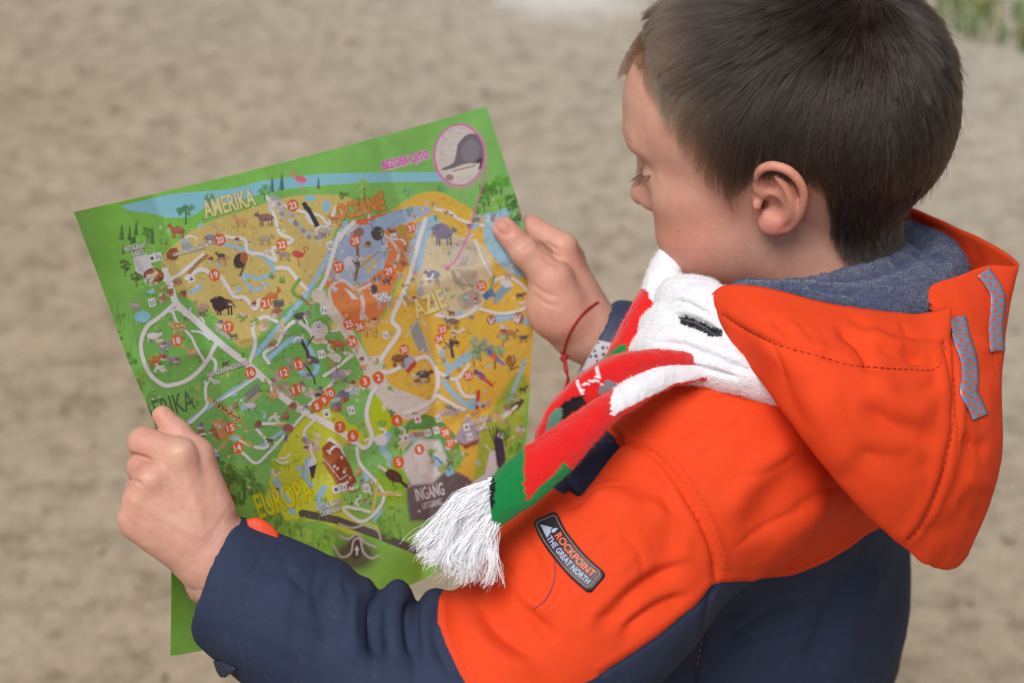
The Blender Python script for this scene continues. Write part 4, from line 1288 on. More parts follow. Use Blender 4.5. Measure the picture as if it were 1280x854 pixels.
    for x, y, q, col in ((184, 290, 9, '3f6f2c'), (232, 262, 12, '3d7136'), (262, 248, 8, '4a7d3a'), (330, 236, 9, '4b8a40'), (455, 232, 12, '6fae46'), (448, 250, 8, '5c9a44'), (470, 246, 7, '63a548'), (430, 244, 7, '4d6f30'), (610, 236, 14, '3f7a2c'), (626, 228, 14, '4c8f2e'), (640, 252, 14, '2f5e28'),
                         (605, 252, 9, '3a6e2c'), (596, 262, 8, '4b8a34'), (645, 275, 10, '2e5a26'), (625, 250, 9, '6ab43a'), (618, 262, 6, '6db33a'), (640, 268, 6, '5fae38'), (156, 330, 10, '3c5a2a'), (170, 345, 9, '3a5a2c'), (164, 300, 6, '2f4a28'), (145, 420, 10, '467c2c'), (160, 450, 12, '3f7228'), (172, 480, 12, '4a8030'),
                         (150, 395, 8, '4c8a30'), (186, 500, 10, '4f8f36'), (240, 490, 10, '4f9440'), (255, 475, 7, '4a9040'), (278, 450, 8, '57a046'), (352, 350, 6, '5d8a3a'), (340, 345, 6, '5a8a3c'), (318, 402, 7, '5f8f3a'), (300, 398, 7, '5d8a3a'), (268, 580, 13, '3a5f2c'), (285, 592, 15, '3c6a2c'), (305, 600, 16, '44702c'),
                         (270, 606, 13, '356028'), (320, 612, 12, '4c8030'), (292, 622, 15, '3f6e2a'), (312, 585, 8, '5a9a34'), (330, 640, 10, '466f28'), (345, 650, 12, '4a7a2c'), (362, 660, 14, '6ea234'), (380, 672, 14, '7db03c'), (398, 678, 13, '6fa436'), (376, 655, 10, '5f9030'), (352, 672, 12, '6b9c36'), (410, 668, 9, '5a7a30'),
                         (480, 650, 12, '5f9a34'), (492, 636, 10, '6fa63a'), (486, 664, 11, '548a30'), (500, 660, 10, '6aa23c'), (478, 530, 7, '5f8f34'), (490, 516, 7, '3f6a3a'), (450, 530, 7, '6f8f3a'), (540, 566, 8, '6a9a3c'), (556, 586, 10, '8a9a4a'), (566, 566, 8, '7f9a4a'), (600, 430, 14, '6a8f6a'), (618, 440, 14, '5f8a60'),
                         (592, 444, 10, '5f8f5f'), (628, 420, 9, '6f9a6a'), (545, 272, 5, '4c8a5a'), (508, 240, 7, '4a8f58'), (552, 236, 7, '4a8f58'), (512, 262, 6, '4a8a5a'), (560, 362, 4, '6f9a4a'), (566, 370, 4, '6f9a4a'), (640, 500, 12, '5f7f3c'), (632, 540, 12, '4f7a2c'), (646, 560, 12, '4a8a2a'), (500, 556, 8, '4a8a38'),
                         (500, 540, 9, '3f7a38'), (388, 545, 6, '7fae30'), (345, 580, 8, '7fae2c'), (400, 580, 7, '9fbe34'), (372, 575, 9, '9ebc30'), (470, 452, 5, '8a8f3a'), (478, 458, 5, '7a8f3a'), (488, 486, 5, '7a9a4a'), (470, 470, 6, 'a8a040'), (420, 450, 8, '3f8038'), (430, 470, 8, '47823c')):
        c.tree(x, y, q, S(col), trunk=q > 7)
    for k in range(60):                        # reeds of the lower left border
        x = r.uniform(140, 200); y = 380 + (x - 140) * 2.2 + r.uniform(-30, 30)
        c.line([(x, y), (x + r.uniform(-3, 3), y - r.uniform(6, 16))], 0.9, S(('3d6a28', '6a7a30', '53802e')[k % 3]), al=0.7, smooth=0)
    for k in range(40):
        x = r.uniform(330, 470); y = r.uniform(560, 655)
        c.line([(x, y), (x + r.uniform(-1, 1), y - r.uniform(6, 14))], 1.0, S(('4f7a22', '7f9a1e', '5f7f20')[k % 3]), al=0.7, smooth=0)
    # ----- rocks and buildings
    c.rocks([(345, 255), (352, 262), (360, 270), (368, 278), (376, 286), (385, 292), (396, 296), (402, 290), (407, 284)], 6)
    c.rocks([(345, 256), (342, 250)], 7, (0.42, 0.40, 0.48)); c.rocks([(600, 273), (612, 272), (592, 282)], 6)
    c.rocks([(350, 470), (358, 462), (366, 452), (382, 470), (376, 480), (385, 455)], 6, (0.22, 0.20, 0.20)); c.rocks([(346, 486), (338, 478), (352, 480), (362, 492)], 6, (0.30, 0.20, 0.13)); c.rocks([(495, 315), (505, 320), (512, 310), (500, 345), (506, 360), (492, 330)], 5, (0.32, 0.24, 0.15))
    c.rocks([(515, 268), (528, 262), (536, 254), (545, 256), (556, 264), (562, 270)], 4, (0.45, 0.32, 0.16)); c.rocks([(560, 512), (568, 518), (556, 520)], 7, (0.28, 0.23, 0.20)); c.rocks([(470, 350), (478, 346), (466, 362)], 5, (0.20, 0.15, 0.11)); c.rocks([(620, 520), (630, 526), (636, 512)], 7, (0.35, 0.25, 0.10))
    c.rocks([(365, 505), (378, 510), (390, 496), (384, 488)], 6, (0.62, 0.50, 0.38)); c.rocks([(440, 340), (446, 328)], 5, (0.5, 0.6, 0.7)); c.rocks([(416, 350), (420, 344)], 6, (0.35, 0.40, 0.45)); c.rocks([(388, 556), (394, 548)], 8, (0.42, 0.32, 0.22)); c.rocks([(520, 340), (516, 352), (508, 372)], 4, (0.4, 0.3, 0.2))
    c.poly([(166, 320), (182, 316), (190, 332), (200, 342), (186, 348), (170, 340)], S('d9d6d4'), 2); c.poly([(166, 320), (172, 338), (184, 346), (176, 328)], S('b5b2b4'), 2); c.ell(192, 345, 13, 10, S('6a3a22')); c.ell(194, 343, 9, 6, S('8f4a2a')); c.poly([(187, 345), (195, 338), (198, 342), (190, 350)], S('d8bd86')); c.ell(182, 350, 3, 3, S('5fa05a'))
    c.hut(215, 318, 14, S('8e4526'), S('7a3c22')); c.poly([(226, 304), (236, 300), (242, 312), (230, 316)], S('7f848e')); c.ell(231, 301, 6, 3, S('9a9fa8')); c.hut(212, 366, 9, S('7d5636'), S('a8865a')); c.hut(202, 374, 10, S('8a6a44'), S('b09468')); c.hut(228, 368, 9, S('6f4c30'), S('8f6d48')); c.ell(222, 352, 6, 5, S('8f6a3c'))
    for k in range(22):
        c.ell(r.uniform(190, 218), r.uniform(352, 370), 1.6, 1.3, S(('8a5a38', 'b08a60', '6a4a34', 'd9d0c8')[k % 4]))
    c.poly([(198, 436), (214, 424), (220, 428), (204, 442)], S('6c7478')); c.poly([(268, 408), (284, 418), (288, 424), (284, 424), (268, 412)], S('9a9c98')); c.hut(345, 391, 12, S('8a5c40'), S('c9a882')); c.hut(330, 408, 12, S('b99a70'), S('d6bf98')); c.poly([(304, 494), (322, 478), (328, 486), (310, 502)], S('5d6b66')); c.poly([(310, 502), (328, 486), (328, 492), (312, 508)], S('9a8f62')); c.ell(331, 484, 7, 6, S('4f8a34')); c.ell(331, 484, 5, 4, S('62a042'))
    c.poly([(264, 528), (276, 522), (290, 540), (274, 552), (266, 546)], S('b67a48')); c.poly([(264, 528), (270, 536), (276, 552), (266, 546)], S('80522e')); c.hut(250, 542, 11, S('8a6246'), S('6f4c34')); c.hut(293, 507, 9, S('93734a'), S('7d6240')); c.hut(322, 531, 9, S('6d4c38'), S('80604a')); c.ell(360, 536, 7, 6, S('7c4640')); c.line([(358, 540), (357, 550)], 4, S('54506c'), smooth=0); c.hut(356, 520, 10, S('8a6a4c'), S('745640')); c.hut(366, 508, 9, S('7a6450'), S('8a6a50'))
    c.poly([(402, 560), (412, 551), (422, 558), (434, 575), (440, 590), (446, 602), (434, 612), (420, 600), (408, 584)], S('7e3a22')); c.poly([(402, 560), (408, 572), (430, 612), (422, 608), (404, 580)], S('a25a34')); c.poly([(408, 572), (424, 562), (428, 570), (412, 580)], S('93482a')); c.poly([(416, 592), (436, 578), (446, 602), (430, 612)], S('6d3320')); c.line([(404, 574), (412, 582), (425, 600), (434, 594)], 1.0, S('e2d8cc'), smooth=0)
    for x, y in ((412, 566), (416, 560), (418, 583), (422, 586), (430, 590), (427, 572), (434, 603), (438, 598)):
        c.ell(x, y, 1.5, 2, S('e8e4da'))
    c.hut(428, 496, 15, S('5e6676'), S('9c5a38')); c.hut(420, 508, 14, S('666c78'), S('a5603a')); c.ell(420, 500, 6, 3, S('9db6cc'), -20); c.hut(448, 590, 8, S('b8935a'), S('9a7a50')); c.hut(434, 554, 8, S('c9a050'), S('a98450')); c.ell(440, 566, 3, 3, S('6f9a3c')); c.ell(436, 572, 3, 3, S('6f9a3c'))
    for k in range(40):
        c.ell(r.uniform(432, 466), r.uniform(596, 630), 1.5, 2.0, S(('7a4a30', '3a56a0', 'b03a2a', 'd9d2c8', '5a4a40', '2f3a54')[k % 6]))
    c.ell(397, 423, 9, 7, S('c9b290')); c.ell(397, 423, 6, 4.5, S('a58a66')); c.ell(398, 413, 12, 10, S('dcd8d2'), al=0.7); c.poly([(408, 444), (414, 440), (424, 448), (420, 454)], S('c9c3ae')); c.poly([(410, 450), (420, 455), (418, 460), (408, 454)], S('8f7a4a')); c.poly([(432, 488), (440, 476), (452, 478), (448, 494)], S('b8a88a')); c.poly([(436, 488), (441, 480), (446, 490)], S('6fb0da'))
    c.poly([(500, 456), (512, 442), (520, 450), (508, 466)], S('8890a0')); c.poly([(506, 464), (518, 450), (521, 456), (510, 468)], S('a8382c')); c.ell(578, 316, 19, 16, S('a99a84')); c.ell(578, 321, 18, 14, S('b8a890')); c.ell(577, 320, 15, 11, S('c3b59e')); c.poly([(568, 336), (596, 338), (600, 380), (576, 386), (570, 372), (590, 360)], S('a4937c'), 4); c.poly([(576, 368), (598, 360), (602, 378), (582, 388)], S('948472'), 3); c.line([(566, 340), (572, 354), (590, 357)], 5, S('8d7d68'))
    c.poly([(612, 372), (632, 354), (640, 360), (620, 380)], S('5f8aa0')); c.poly([(602, 370), (614, 358), (618, 366), (608, 376)], S('33579a')); c.poly([(624, 352), (634, 344), (642, 358), (632, 360)], S('d5dbe0')); c.line([(612, 366), (618, 345)], 3, S('4f7a68'), smooth=0); c.ell(614, 400, 6, 6, S('8a5640')); c.ell(648, 398, 7, 8, S('8a4f40')); c.line([(645, 394), (647, 404), (650, 394)], 1.6, S('eeeeee')); c.line([(611, 398), (614, 404), (617, 398)], 1.5, S('eeeeee'))
    c.poly([(568, 548), (584, 520), (598, 534), (600, 548), (580, 556)], S('8a8296')); c.poly([(568, 548), (580, 556), (600, 548), (598, 554), (582, 562)], S('7c3c30')); c.poly([(500, 556), (512, 540), (532, 538), (534, 546), (516, 550), (504, 564)], S('a8a08e')); c.poly([(516, 541), (530, 540), (531, 546), (518, 547)], S('7d766a')); c.line([(498, 562), (513, 538), (533, 538)], 2, S('b6c23a'), smooth=0)
    c.poly([(512, 408), (522, 400), (530, 420), (536, 440), (524, 440), (516, 424)], S('5f7880'), 3, 0.9); c.line([(508, 420), (524, 396), (536, 412)], 1.4, S('a4b4bc'), smooth=0); c.line([(530, 418), (536, 440), (544, 456)], 2, S('9aa4a8'), smooth=0); c.poly([(520, 362), (528, 354), (530, 366), (522, 374)], S('9aa0a4')); c.poly([(452, 326), (464, 318), (472, 330), (460, 344)], S('c2a264')); c.poly([(456, 328), (463, 324), (467, 331), (460, 336)], S('7fa6b8')); c.line([(450, 334), (476, 312)], 2, S('8f7040'), smooth=0)
    c.poly([(496, 285), (504, 274), (510, 290), (502, 300)], S('a5803c')); c.poly([(508, 290), (518, 280), (520, 296), (510, 304)], S('b48a4a')); c.line([(446, 302), (448, 330), (444, 350)], 4, S('6a4a34'), smooth=0); c.ell(448, 290, 7, 6, S('6f5648')); c.line([(434, 292), (446, 282)], 5, S('b8bcb8'), smooth=0)
    # ----- animals
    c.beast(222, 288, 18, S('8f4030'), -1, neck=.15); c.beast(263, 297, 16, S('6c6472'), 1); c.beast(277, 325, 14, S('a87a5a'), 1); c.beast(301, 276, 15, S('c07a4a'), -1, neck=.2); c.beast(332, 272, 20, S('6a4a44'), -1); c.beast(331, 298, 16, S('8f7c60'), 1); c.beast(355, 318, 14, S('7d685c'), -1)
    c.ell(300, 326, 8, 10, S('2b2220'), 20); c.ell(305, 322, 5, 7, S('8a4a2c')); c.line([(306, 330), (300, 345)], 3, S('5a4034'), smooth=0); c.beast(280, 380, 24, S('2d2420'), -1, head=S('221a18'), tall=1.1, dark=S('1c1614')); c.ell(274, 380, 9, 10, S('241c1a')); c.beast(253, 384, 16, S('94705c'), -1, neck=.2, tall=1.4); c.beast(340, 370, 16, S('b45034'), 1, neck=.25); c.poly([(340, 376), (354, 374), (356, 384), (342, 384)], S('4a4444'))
    c.wader(376, 224, 18, S('e0566a'), -1); c.wader(372, 318, 18, S('cc3f3a'), 1)
    c.poly([(377, 254), (382, 252), (390, 264), (398, 278), (401, 284), (394, 284), (386, 276)], S('1e2228')); c.poly([(381, 262), (386, 268), (393, 282), (387, 280), (382, 272)], S('dfe0e2'))
    c.beast(169, 382, 12, S('8f8280'), -1); c.beast(191, 420, 16, S('d8d6d6'), 1, dark=S('3a3a40')); c.beast(193, 450, 15, S('a04428'), 1, neck=.2, tall=1.3); c.beast(217, 449, 16, S('6f6876'), -1); c.beast(240, 440, 13, S('b0785a'), -1, neck=.2); c.beast(223, 408, 18, S('c19a5c'), -1, tall=1.5)
    for k in range(26):
        c.ell(223 + r.uniform(-8, 8), 408 + r.uniform(-4, 4), .8, .8, S('6a4a24'))
    c.line([(264, 501), (280, 512), (298, 524)], 5.5, S('b08a52')); c.line([(282, 512), (298, 524)], 9, S('b08a52')); c.ell(262, 500, 4, 3, S('b08a52'), 30); c.line([(290, 524), (294, 536)], 1.6, S('8a6a3c'), smooth=0); c.line([(300, 526), (306, 538)], 1.6, S('8a6a3c'), smooth=0)
    for k in range(60):
        u_ = r.random(); c.ell(266 + 34 * u_ + r.uniform(-2, 2), 502 + 23 * u_ + r.uniform(-3, 3), .9, .8, S('4a2f1c'))
    c.beast(313, 507, 14, S('b8b4c4'), -1, dark=S('4a4658')); c.beast(342, 494, 13, S('b08248'), -1, tall=1.2); c.line([(374, 350), (366, 365), (384, 378)], 5, S('4f8a3a')); c.line([(376, 370), (388, 384)], 2.4, S('8a3f4a'), smooth=0); c.line([(378, 428), (384, 440), (386, 452)], 4.5, S('2f2a2a')); c.line([(376, 420), (380, 432)], 2, S('2f2a2a'), smooth=0); c.line([(384, 432), (392, 420)], 2, S('2f2a2a'), smooth=0); c.ell(392, 450, 8, 4, S('46443e'), 30)
    c.beast(376, 395, 18, S('2f2826'), 1); c.line([(380, 396), (386, 408)], 2, S('e4e0dc'), smooth=0); c.beast(422, 430, 18, S('9c4830'), -1); c.beast(424, 468, 22, S('7d7684'), 1); c.ell(437, 330, 7, 10, S('b8c4d8')); c.ell(435, 326, 5, 4, S('cdd6e2')); c.ell(438, 338, 4, 6, S('98a8c4')); c.poly([(430, 360), (438, 364), (448, 374), (440, 374)], S('dedede')); c.beast(480, 372, 20, S('c2c2cc'), -1, tall=1.3)
    for k in range(30):
        c.ell(480 + r.uniform(-8, 8), 372 + r.uniform(-6, 6), .8, .8, S('44444e'))
    c.beast(463, 408, 20, S('c88a50'), 1, tall=1.4); c.ell(467, 362, 5, 6, S('3a3028')); c.ell(472, 292, 8, 9, S('33343a')); c.line([(476, 296), (478, 306)], 1.2, S('4a4440'), smooth=0); c.line([(466, 288), (463, 276)], 1.6, S('5a6a80'), smooth=0); c.beast(554, 292, 24, S('5f5c72'), 1, tall=1.2); c.ell(551, 288, 12, 9, S('66637a')); c.beast(541, 343, 17, S('5d6078'), -1, tall=1.2)
    c.beast(565, 402, 17, S('5a4a3c'), -1); c.line([(563, 428), (566, 446)], 4, S('2c3040'), smooth=0); c.line([(556, 428), (564, 434), (569, 420)], 1.8, S('2c3040')); c.beast(638, 416, 15, S('8a5c34'), 1); c.beast(654, 422, 11, S('4a4444'), 1); c.bird(616, 444, 20, S('4a4c8a')); c.ell(617, 445, 4, 4, S('d0552c')); c.bird(601, 470, 20, S('2f3f9a'), S('c03a2a')); c.line([(634, 448), (640, 444), (644, 452), (638, 462), (648, 458)], 2, S('4a3018')); c.ell(637, 452, 5, 7, S('5a3a1c'), al=.8)
    c.line([(598, 490), (596, 510)], 5, S('a8362c'), smooth=0); c.bird(645, 508, 22, S('2a2a26'), S('dcd8c8'), 1); c.beast(498, 448, 17, S('5f3a26'), 1, tall=1.3); c.beast(529, 468, 18, S('3a3434'), 1, tall=1.1)
    c.line([(388, 556), (390, 568), (394, 575)], 3, S('e6e4e2')); c.ell(390, 582, 5, 10, S('e6e4e2'), 8); c.poly([(386, 584), (396, 580), (392, 598), (389, 598)], S('23283a')); c.line([(389, 596), (388, 612)], 1, S('5a4a3a'), smooth=0)
    c.ell(476, 550, 8, 7, S('f0f0ee')); c.line([(478, 546), (482, 538), (474, 536)], 2.6, S('f0f0ee')); c.ell(492, 595, 12, 7, S('3a241c'), 30); c.line([(482, 588), (476, 584)], 3.4, S('c8c4c0'), smooth=0); c.ell(474, 583, 2.6, 2.6, S('9ab0c4')); c.line([(500, 601), (508, 608)], 4, S('2c1c16'), smooth=0); c.line([(490, 600), (492, 608)], 1.4, S('2c1c16'), smooth=0)
    c.poly([(612, 565), (621, 562), (622, 585), (616, 600), (600, 606), (586, 608), (592, 602), (606, 594)], S('c9c9d4'), 2); c.poly([(620, 535), (626, 545), (630, 556), (632, 575), (626, 590), (621, 582), (618, 560)], S('1e2434'), 2); c.line([(578, 612), (588, 606)], 2.2, S('c84a34'), smooth=0)
    for k in range(7):
        c.line([(620, 560), (612 + k * 4, 532 + abs(k - 2) * 3)], 1.6, S('1a2030'), smooth=0)
    c.line([(381, 455), (386, 462), (392, 472), (394, 480), (396, 492)], 2, S('202020'), dash=9, smooth=0)
    # ----- more of the same, strewn over the grounds
    def ok(x, y):
        return not ((y < 262 + (400 - x) * 0.12 and x < 420) or (x < 188 and y > 400) or (x > 500 and 580 < y < 650) or y > 262 + 390 or x > 655 or (x > 540 and y < 250) or (y > 560 and x < 335))
    def on(x, y):
        return c.I[int((y - c.y0) * c.k), int((x - c.x0) * c.k)]
    for k in range(420):
        x, y = r.uniform(180, 656), r.uniform(262, 640)
        b = on(x, y)
        if not ok(x, y) or b.min() > 0.45:
            continue
        kind = r.integers(9)
        if kind < 4:
            green = b[1] > b[0]
            c.tree(x, y, r.uniform(2.5, 5.5), S(('4f8a3a', '6fa83c', '3f6f30', '86b048')[r.integers(4)]) if green else S(('8a9a4a', '6f8f48', 'a89a48')[r.integers(3)]), 9, False)
        elif kind == 4:
            c.rocks([(x, y), (x + 4, y + 2)], r.uniform(2, 3.6), [(0.33, 0.30, 0.28), (0.45, 0.34, 0.22), (0.55, 0.52, 0.50)][r.integers(3)])
        elif kind == 5:
            c.hut(x, y, r.uniform(5, 8), S(('7a4a30', '5f6470', 'a8834a', '8a3f2a')[r.integers(4)]), S(('c9b08a', '9a7a56', 'b8b4ac')[r.integers(3)]))
        elif kind == 6:
            c.beast(x, y, r.uniform(7, 11), S(('5a4434', 'a8764a', '3a3230', '8f8a88', 'c9b49a', '9a5238')[r.integers(6)]), r.choice([-1, 1]), neck=r.uniform(0, .2))
        elif kind == 7:
            a0 = r.uniform(0, 6.28); c.line([(x, y), (x + 8 * math.cos(a0), y + 6 * math.sin(a0)), (x + 14 * math.cos(a0 + .5), y + 10 * math.sin(a0 + .5))], 2.4, S('eceae6'))
        else:
            c.ell(x, y, r.uniform(3, 6), r.uniform(1.6, 3), S('7db4dc'), r.uniform(0, 180))
    # ----- small clutter in the colours it lies on
    for k in range(3200):
        x = r.uniform(170, 660); y = r.uniform(245, 640)
        if (y < 245 + (400 - x) * 0.12 and x < 400) or (x < 190 and y > 420):
            continue
        i, j = int((y - c.y0) * c.k), int((x - c.x0) * c.k)
        b = c.I[i, j].copy()
        if b.min() > 0.55:
            continue
        q = r.choice([0.4, 0.55, 0.7, 1.3, 1.5])
        cc = np.minimum(b * q + r.uniform(-0.05, 0.05, 3), 1).clip(0)
        if k % 7 == 0:
            cc = S(('efeae0', '8a5a38', '7fb6de', '4a3a2c', 'd9c08a', '5f9a3c', 'c85a38')[r.integers(7)])
        c.ell(x, y, r.uniform(0.7, 2.8), r.uniform(0.6, 1.9), cc, r.uniform(0, 180), 0.6, 1.2)
    # ----- elephant photo in its circle
    ph = Canvas(80, 118, 690, 840, 2.4); ph.I = c.I.copy()
    ph.ell(574, 194, 31, 38, S('c9bdb4'))
    for k in range(260):
        a = r.uniform(0, 6.28); d = math.sqrt(r.random())
        ph.ell(574 + 30 * d * math.cos(a), 194 + 37 * d * math.sin(a), r.uniform(1, 4), r.uniform(.6, 2), S(('b8a99e', 'd8cec6', 'a8968a', 'e2dad2')[k % 4]), r.uniform(-20, 20), .5)
    ph.poly([(572, 180), (584, 168), (600, 170), (606, 190), (602, 206), (590, 204), (578, 206), (562, 212), (550, 212), (566, 204), (570, 192)], S('55525a'), 3, smooth=3)
    ph.poly([(576, 186), (588, 174), (600, 184), (594, 200), (580, 202)], S('6f6b74'), 8, .7, 3); ph.poly([(596, 200), (604, 196), (602, 212), (596, 212)], S('2f2c30'), 3)
    ph.poly([(560, 212), (600, 204), (596, 216), (562, 222)], S('d9cfbf'), 3); ph.line([(566, 214), (594, 207)], 1.6, S('6a5a4c'), smooth=0); ph.ell(562, 222, 5, 4, S('7d6c5e'))
    m = np.hypot((PX - 574) / 31, (PY - 194) / 38) < 1
    c.I[m] = ph.I[m]
    pk = S('d2429f')
    th = np.linspace(0, 2 * np.pi, 40)
    for rx, ry, dx, dy, w, al in ((31, 38, 0, 0, 2.0, .95), (33, 41, 1.5, 2, 1.2, .7), (34, 37, 1, 3, 1.0, .55)):
        c.line([(574 + dx + rx * math.cos(a), 194 + dy + ry * math.sin(a)) for a in th], w, pk, al, 0)
    c.line([(606, 208), (606, 222), (596, 255), (586, 290), (572, 322), (560, 334)], 1.6, pk); c.ell(559, 335, 4, 3, pk, al=.7)
    # ----- numbers and signs
    for n, x, y in ((20, 275, 300), (19, 268, 344), (23, 366, 257), (22, 352, 306), (21, 332, 379), (17, 285, 409), (18, 221, 426), (16, 313, 466), (15, 288, 535), (14, 297, 560), (13, 373, 456), (12, 355, 466), (11, 370, 487), (10, 412, 492), (9, 405, 501), (8, 396, 508), (7, 425, 534), (6, 441, 545), (3, 456, 477), (2, 473, 472), (4, 496, 526), (1, 524, 562),
                    (5, 498, 578), (24, 440, 427), (25, 436, 405), (26, 449, 408), (27, 423, 334), (28, 444, 301), (29, 486, 339), (31, 514, 285), (32, 602, 357), (33, 553, 412), (34, 549, 424), (30, 505, 437), (35, 585, 470), (38, 557, 541), (37, 563, 554)):
        q = 6.2 if x > 500 else 7.2
        c.ell(x, y, q, q * 1.08, S('d94f26')); c.text(str(n), x, y, q * (1.25 if n > 9 else 0.62), q * 1.15, 14, (0.95, 0.93, 0.9), 0.012)
    for x, y, mk_ in ((190, 323, 1), (198, 321, 0), (239, 348, 4), (190, 378, 3), (413, 307, 3), (405, 388, 0), (398, 407, 3), (402, 443, 0), (492, 296, 0), (482, 419, 0), (408, 517, 4), (439, 513, 0), (507, 547, 4), (535, 541, 0), (545, 538, 0), (548, 523, 3), (583, 534, 1), (587, 546, 0), (420, 612, 1), (429, 609, 0), (458, 610, 3)):
        c.picto(x, y, 8.5 if x < 480 else 7.4, 14, None, mk_)
    c.picto(522, 524, 8, 14, S('c8303a'), 2)
    # ----- lettering
    c.text('AMERIKA', 286, 254, 66, 22, 15, S('efd880'), 0.02, 0.0, S('6a5a2a')); c.text('OCEANI\u00cb', 450, 257, 62, 25, 13, S('f0703c'), 0.03, 0, S('5a2a18')); c.text('AZI\u00cb', 535, 377, 42, 30, 22, S('f6e27a'), 0.03, 0, S('6a4a18'))
    c.text('AFRIKA', 210, 508, 66, 25, 16, S('2f4a2c'), 0.015); c.text('EUROPA', 355, 622, 74, 32, 19, S('ccc820'), 0.02, 0, S('4f5a10'))
    c.text('INGANG', 537, 615, 36, 16, 14, S('e4e2e0'), 0.01); c.text('UITGANG', 540, 630, 25, 8, 14, S('d8d6d4'), 0.005); c.text('BEZOEK QITO', 507, 201, 60, 13, 14, pk, 0.03, 0, S('e39cc8'))
    dk = S('2c3024')
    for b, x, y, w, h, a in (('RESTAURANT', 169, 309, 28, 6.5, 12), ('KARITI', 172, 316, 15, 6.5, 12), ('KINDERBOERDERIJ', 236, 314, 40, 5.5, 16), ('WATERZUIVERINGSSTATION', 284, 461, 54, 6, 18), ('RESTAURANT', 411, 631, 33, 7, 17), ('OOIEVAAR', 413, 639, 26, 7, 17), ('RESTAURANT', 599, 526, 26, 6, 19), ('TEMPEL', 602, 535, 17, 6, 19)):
        c.text(b, x, y, w, h, a, S('f0efec'), 0.01, 0, dk)
    return c
def map_material():
    c = paint_map()
    n = 1400
    u, v = np.meshgrid((np.arange(n) + 0.5) / n, (np.arange(n) + 0.5) / n, indexing='ij')
    G = map_ctrl(u, v)
    X = np.clip((G[..., 0] - c.x0) * c.k - 0.5, 0, c.w - 1.001); Y = np.clip((G[..., 1] - c.y0) * c.k - 0.5, 0, c.h - 1.001)
    i, j = Y.astype(int), X.astype(int); fy, fx = (Y - i)[..., None], (X - j)[..., None]
    I = c.I
    T = (I[i, j] * (1 - fx) + I[i, j + 1] * fx) * (1 - fy) + (I[i + 1, j] * (1 - fx) + I[i + 1, j + 1] * fx) * fy
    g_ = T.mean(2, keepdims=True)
    T = 0.02 + 0.90 * (1 - np.exp(-2.75 * (T * 1.04 - g_ * 0.04)))                 # ink has no full black; the lift also paints in gloss haze and light
    T = np.clip(np.swapaxes(T, 0, 1)[::-1], 0, 1)           # rows from the bottom up
    T = np.where(T <= 0.0031308, T * 12.92, 1.055 * T ** (1 / 2.4) - 0.055)
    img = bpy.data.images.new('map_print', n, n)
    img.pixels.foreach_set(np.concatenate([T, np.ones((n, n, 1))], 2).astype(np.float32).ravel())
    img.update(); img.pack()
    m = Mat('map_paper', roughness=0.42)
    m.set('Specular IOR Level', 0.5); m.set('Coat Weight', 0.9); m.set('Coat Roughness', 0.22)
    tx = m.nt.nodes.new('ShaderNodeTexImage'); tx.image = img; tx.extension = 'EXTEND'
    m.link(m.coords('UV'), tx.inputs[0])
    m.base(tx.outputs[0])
    m.bump(m.noise(25, 3), 0.12, 0.002)
    tr = m.nt.nodes.new('ShaderNodeBsdfTranslucent'); mx = m.nt.nodes.new('ShaderNodeMixShader')   # thin paper lets some light through
    m.link(tx.outputs[0], tr.inputs[0]); mx.inputs[0].default_value = 0.26
    m.link(m.p.outputs[0], mx.inputs[1]); m.link(tr.outputs[0], mx.inputs[2]); m.link(mx.outputs[0], m.out.inputs['Surface'])
    return m.m
# ------------------------------------------------------------------ jacket: trunk and sleeves
def W1(p):
    return from_world([p])[0]
def sd_trunk(P):
    w = to_world(P) - np.array([0.158, 1.150, 0.0])
    q = np.stack([w @ AX_F, (w @ AX_L) / 1.38, w[:, 2]], 1)
    d = sd_chain(q, [(0.0, 0, 0.50), (0.0, 0, 0.66), (0.0, 0, 0.80)], [0.097, 0.098, 0.090], 0.05)
    sh2 = far_arm_points()[0]
    nb = NECK_BASE
    g = sd_chain(P, [SHOULDER + v3(0.012, 0.002, 0.012), nb + v3(0.0, -0.035, 0.0), sh2], [0.058, 0.066, 0.058], 0.03)
    return smin(d, g, 0.06)
def sleeve_axis():
    return [SHOULDER, C(745, 735, 1.238), ELBOW, C(482, 842, 1.210), C(358, 776, 1.207), C(280, 722, 1.205)]
SLV_R = [0.060, 0.0565, 0.0520, 0.0405, 0.0345, 0.0355]
def sd_near_sleeve(P):
    d = sd_chain(P, sleeve_axis(), SLV_R, 0.03)
    # the sleeve bunches into rings in front of the elbow
    x = 640 + FPX * P[:, 0] / P[:, 2]; y = 427 - FPX * P[:, 1] / P[:, 2]
    for c0, sl, w, a in ((474, -0.06, 8, 0.0070), (522, -0.02, 6.5, 0.0065), (450, 0.02, 12, 0.0022), (499, -0.03, 13, -0.0040), (546, 0.05, 12, -0.0035), (430, 0.0, 14, -0.0012)):
        d = d + a * np.exp(-((x - c0 - sl * (y - 745)) / w) ** 2) * np.clip((880 - y) / 90, 0, 1) * (0.75 + 0.25 * np.sin(y * 0.06 + c0))
    # open cuff: cut by a plane across the wrist and hollow the end
    a = C(362, 778, 1.207); b = C(266, 712, 1.205)
    n = (b - a) / np.linalg.norm(b - a)
    n = n + v3(0.0, -0.30, 0.0); n /= np.linalg.norm(n)
    e = (P - C(258, 730, 1.205)) @ n
    d = smax(d, e, 0.007)
    return smax(d, -sd_seg(P, C(320, 750, 1.206), C(230, 690, 1.204), 0.0265, 0.0285), 0.006)
def sd_jacket(P):
    return smin(sd_trunk(P), sd_near_sleeve(P), 0.028)
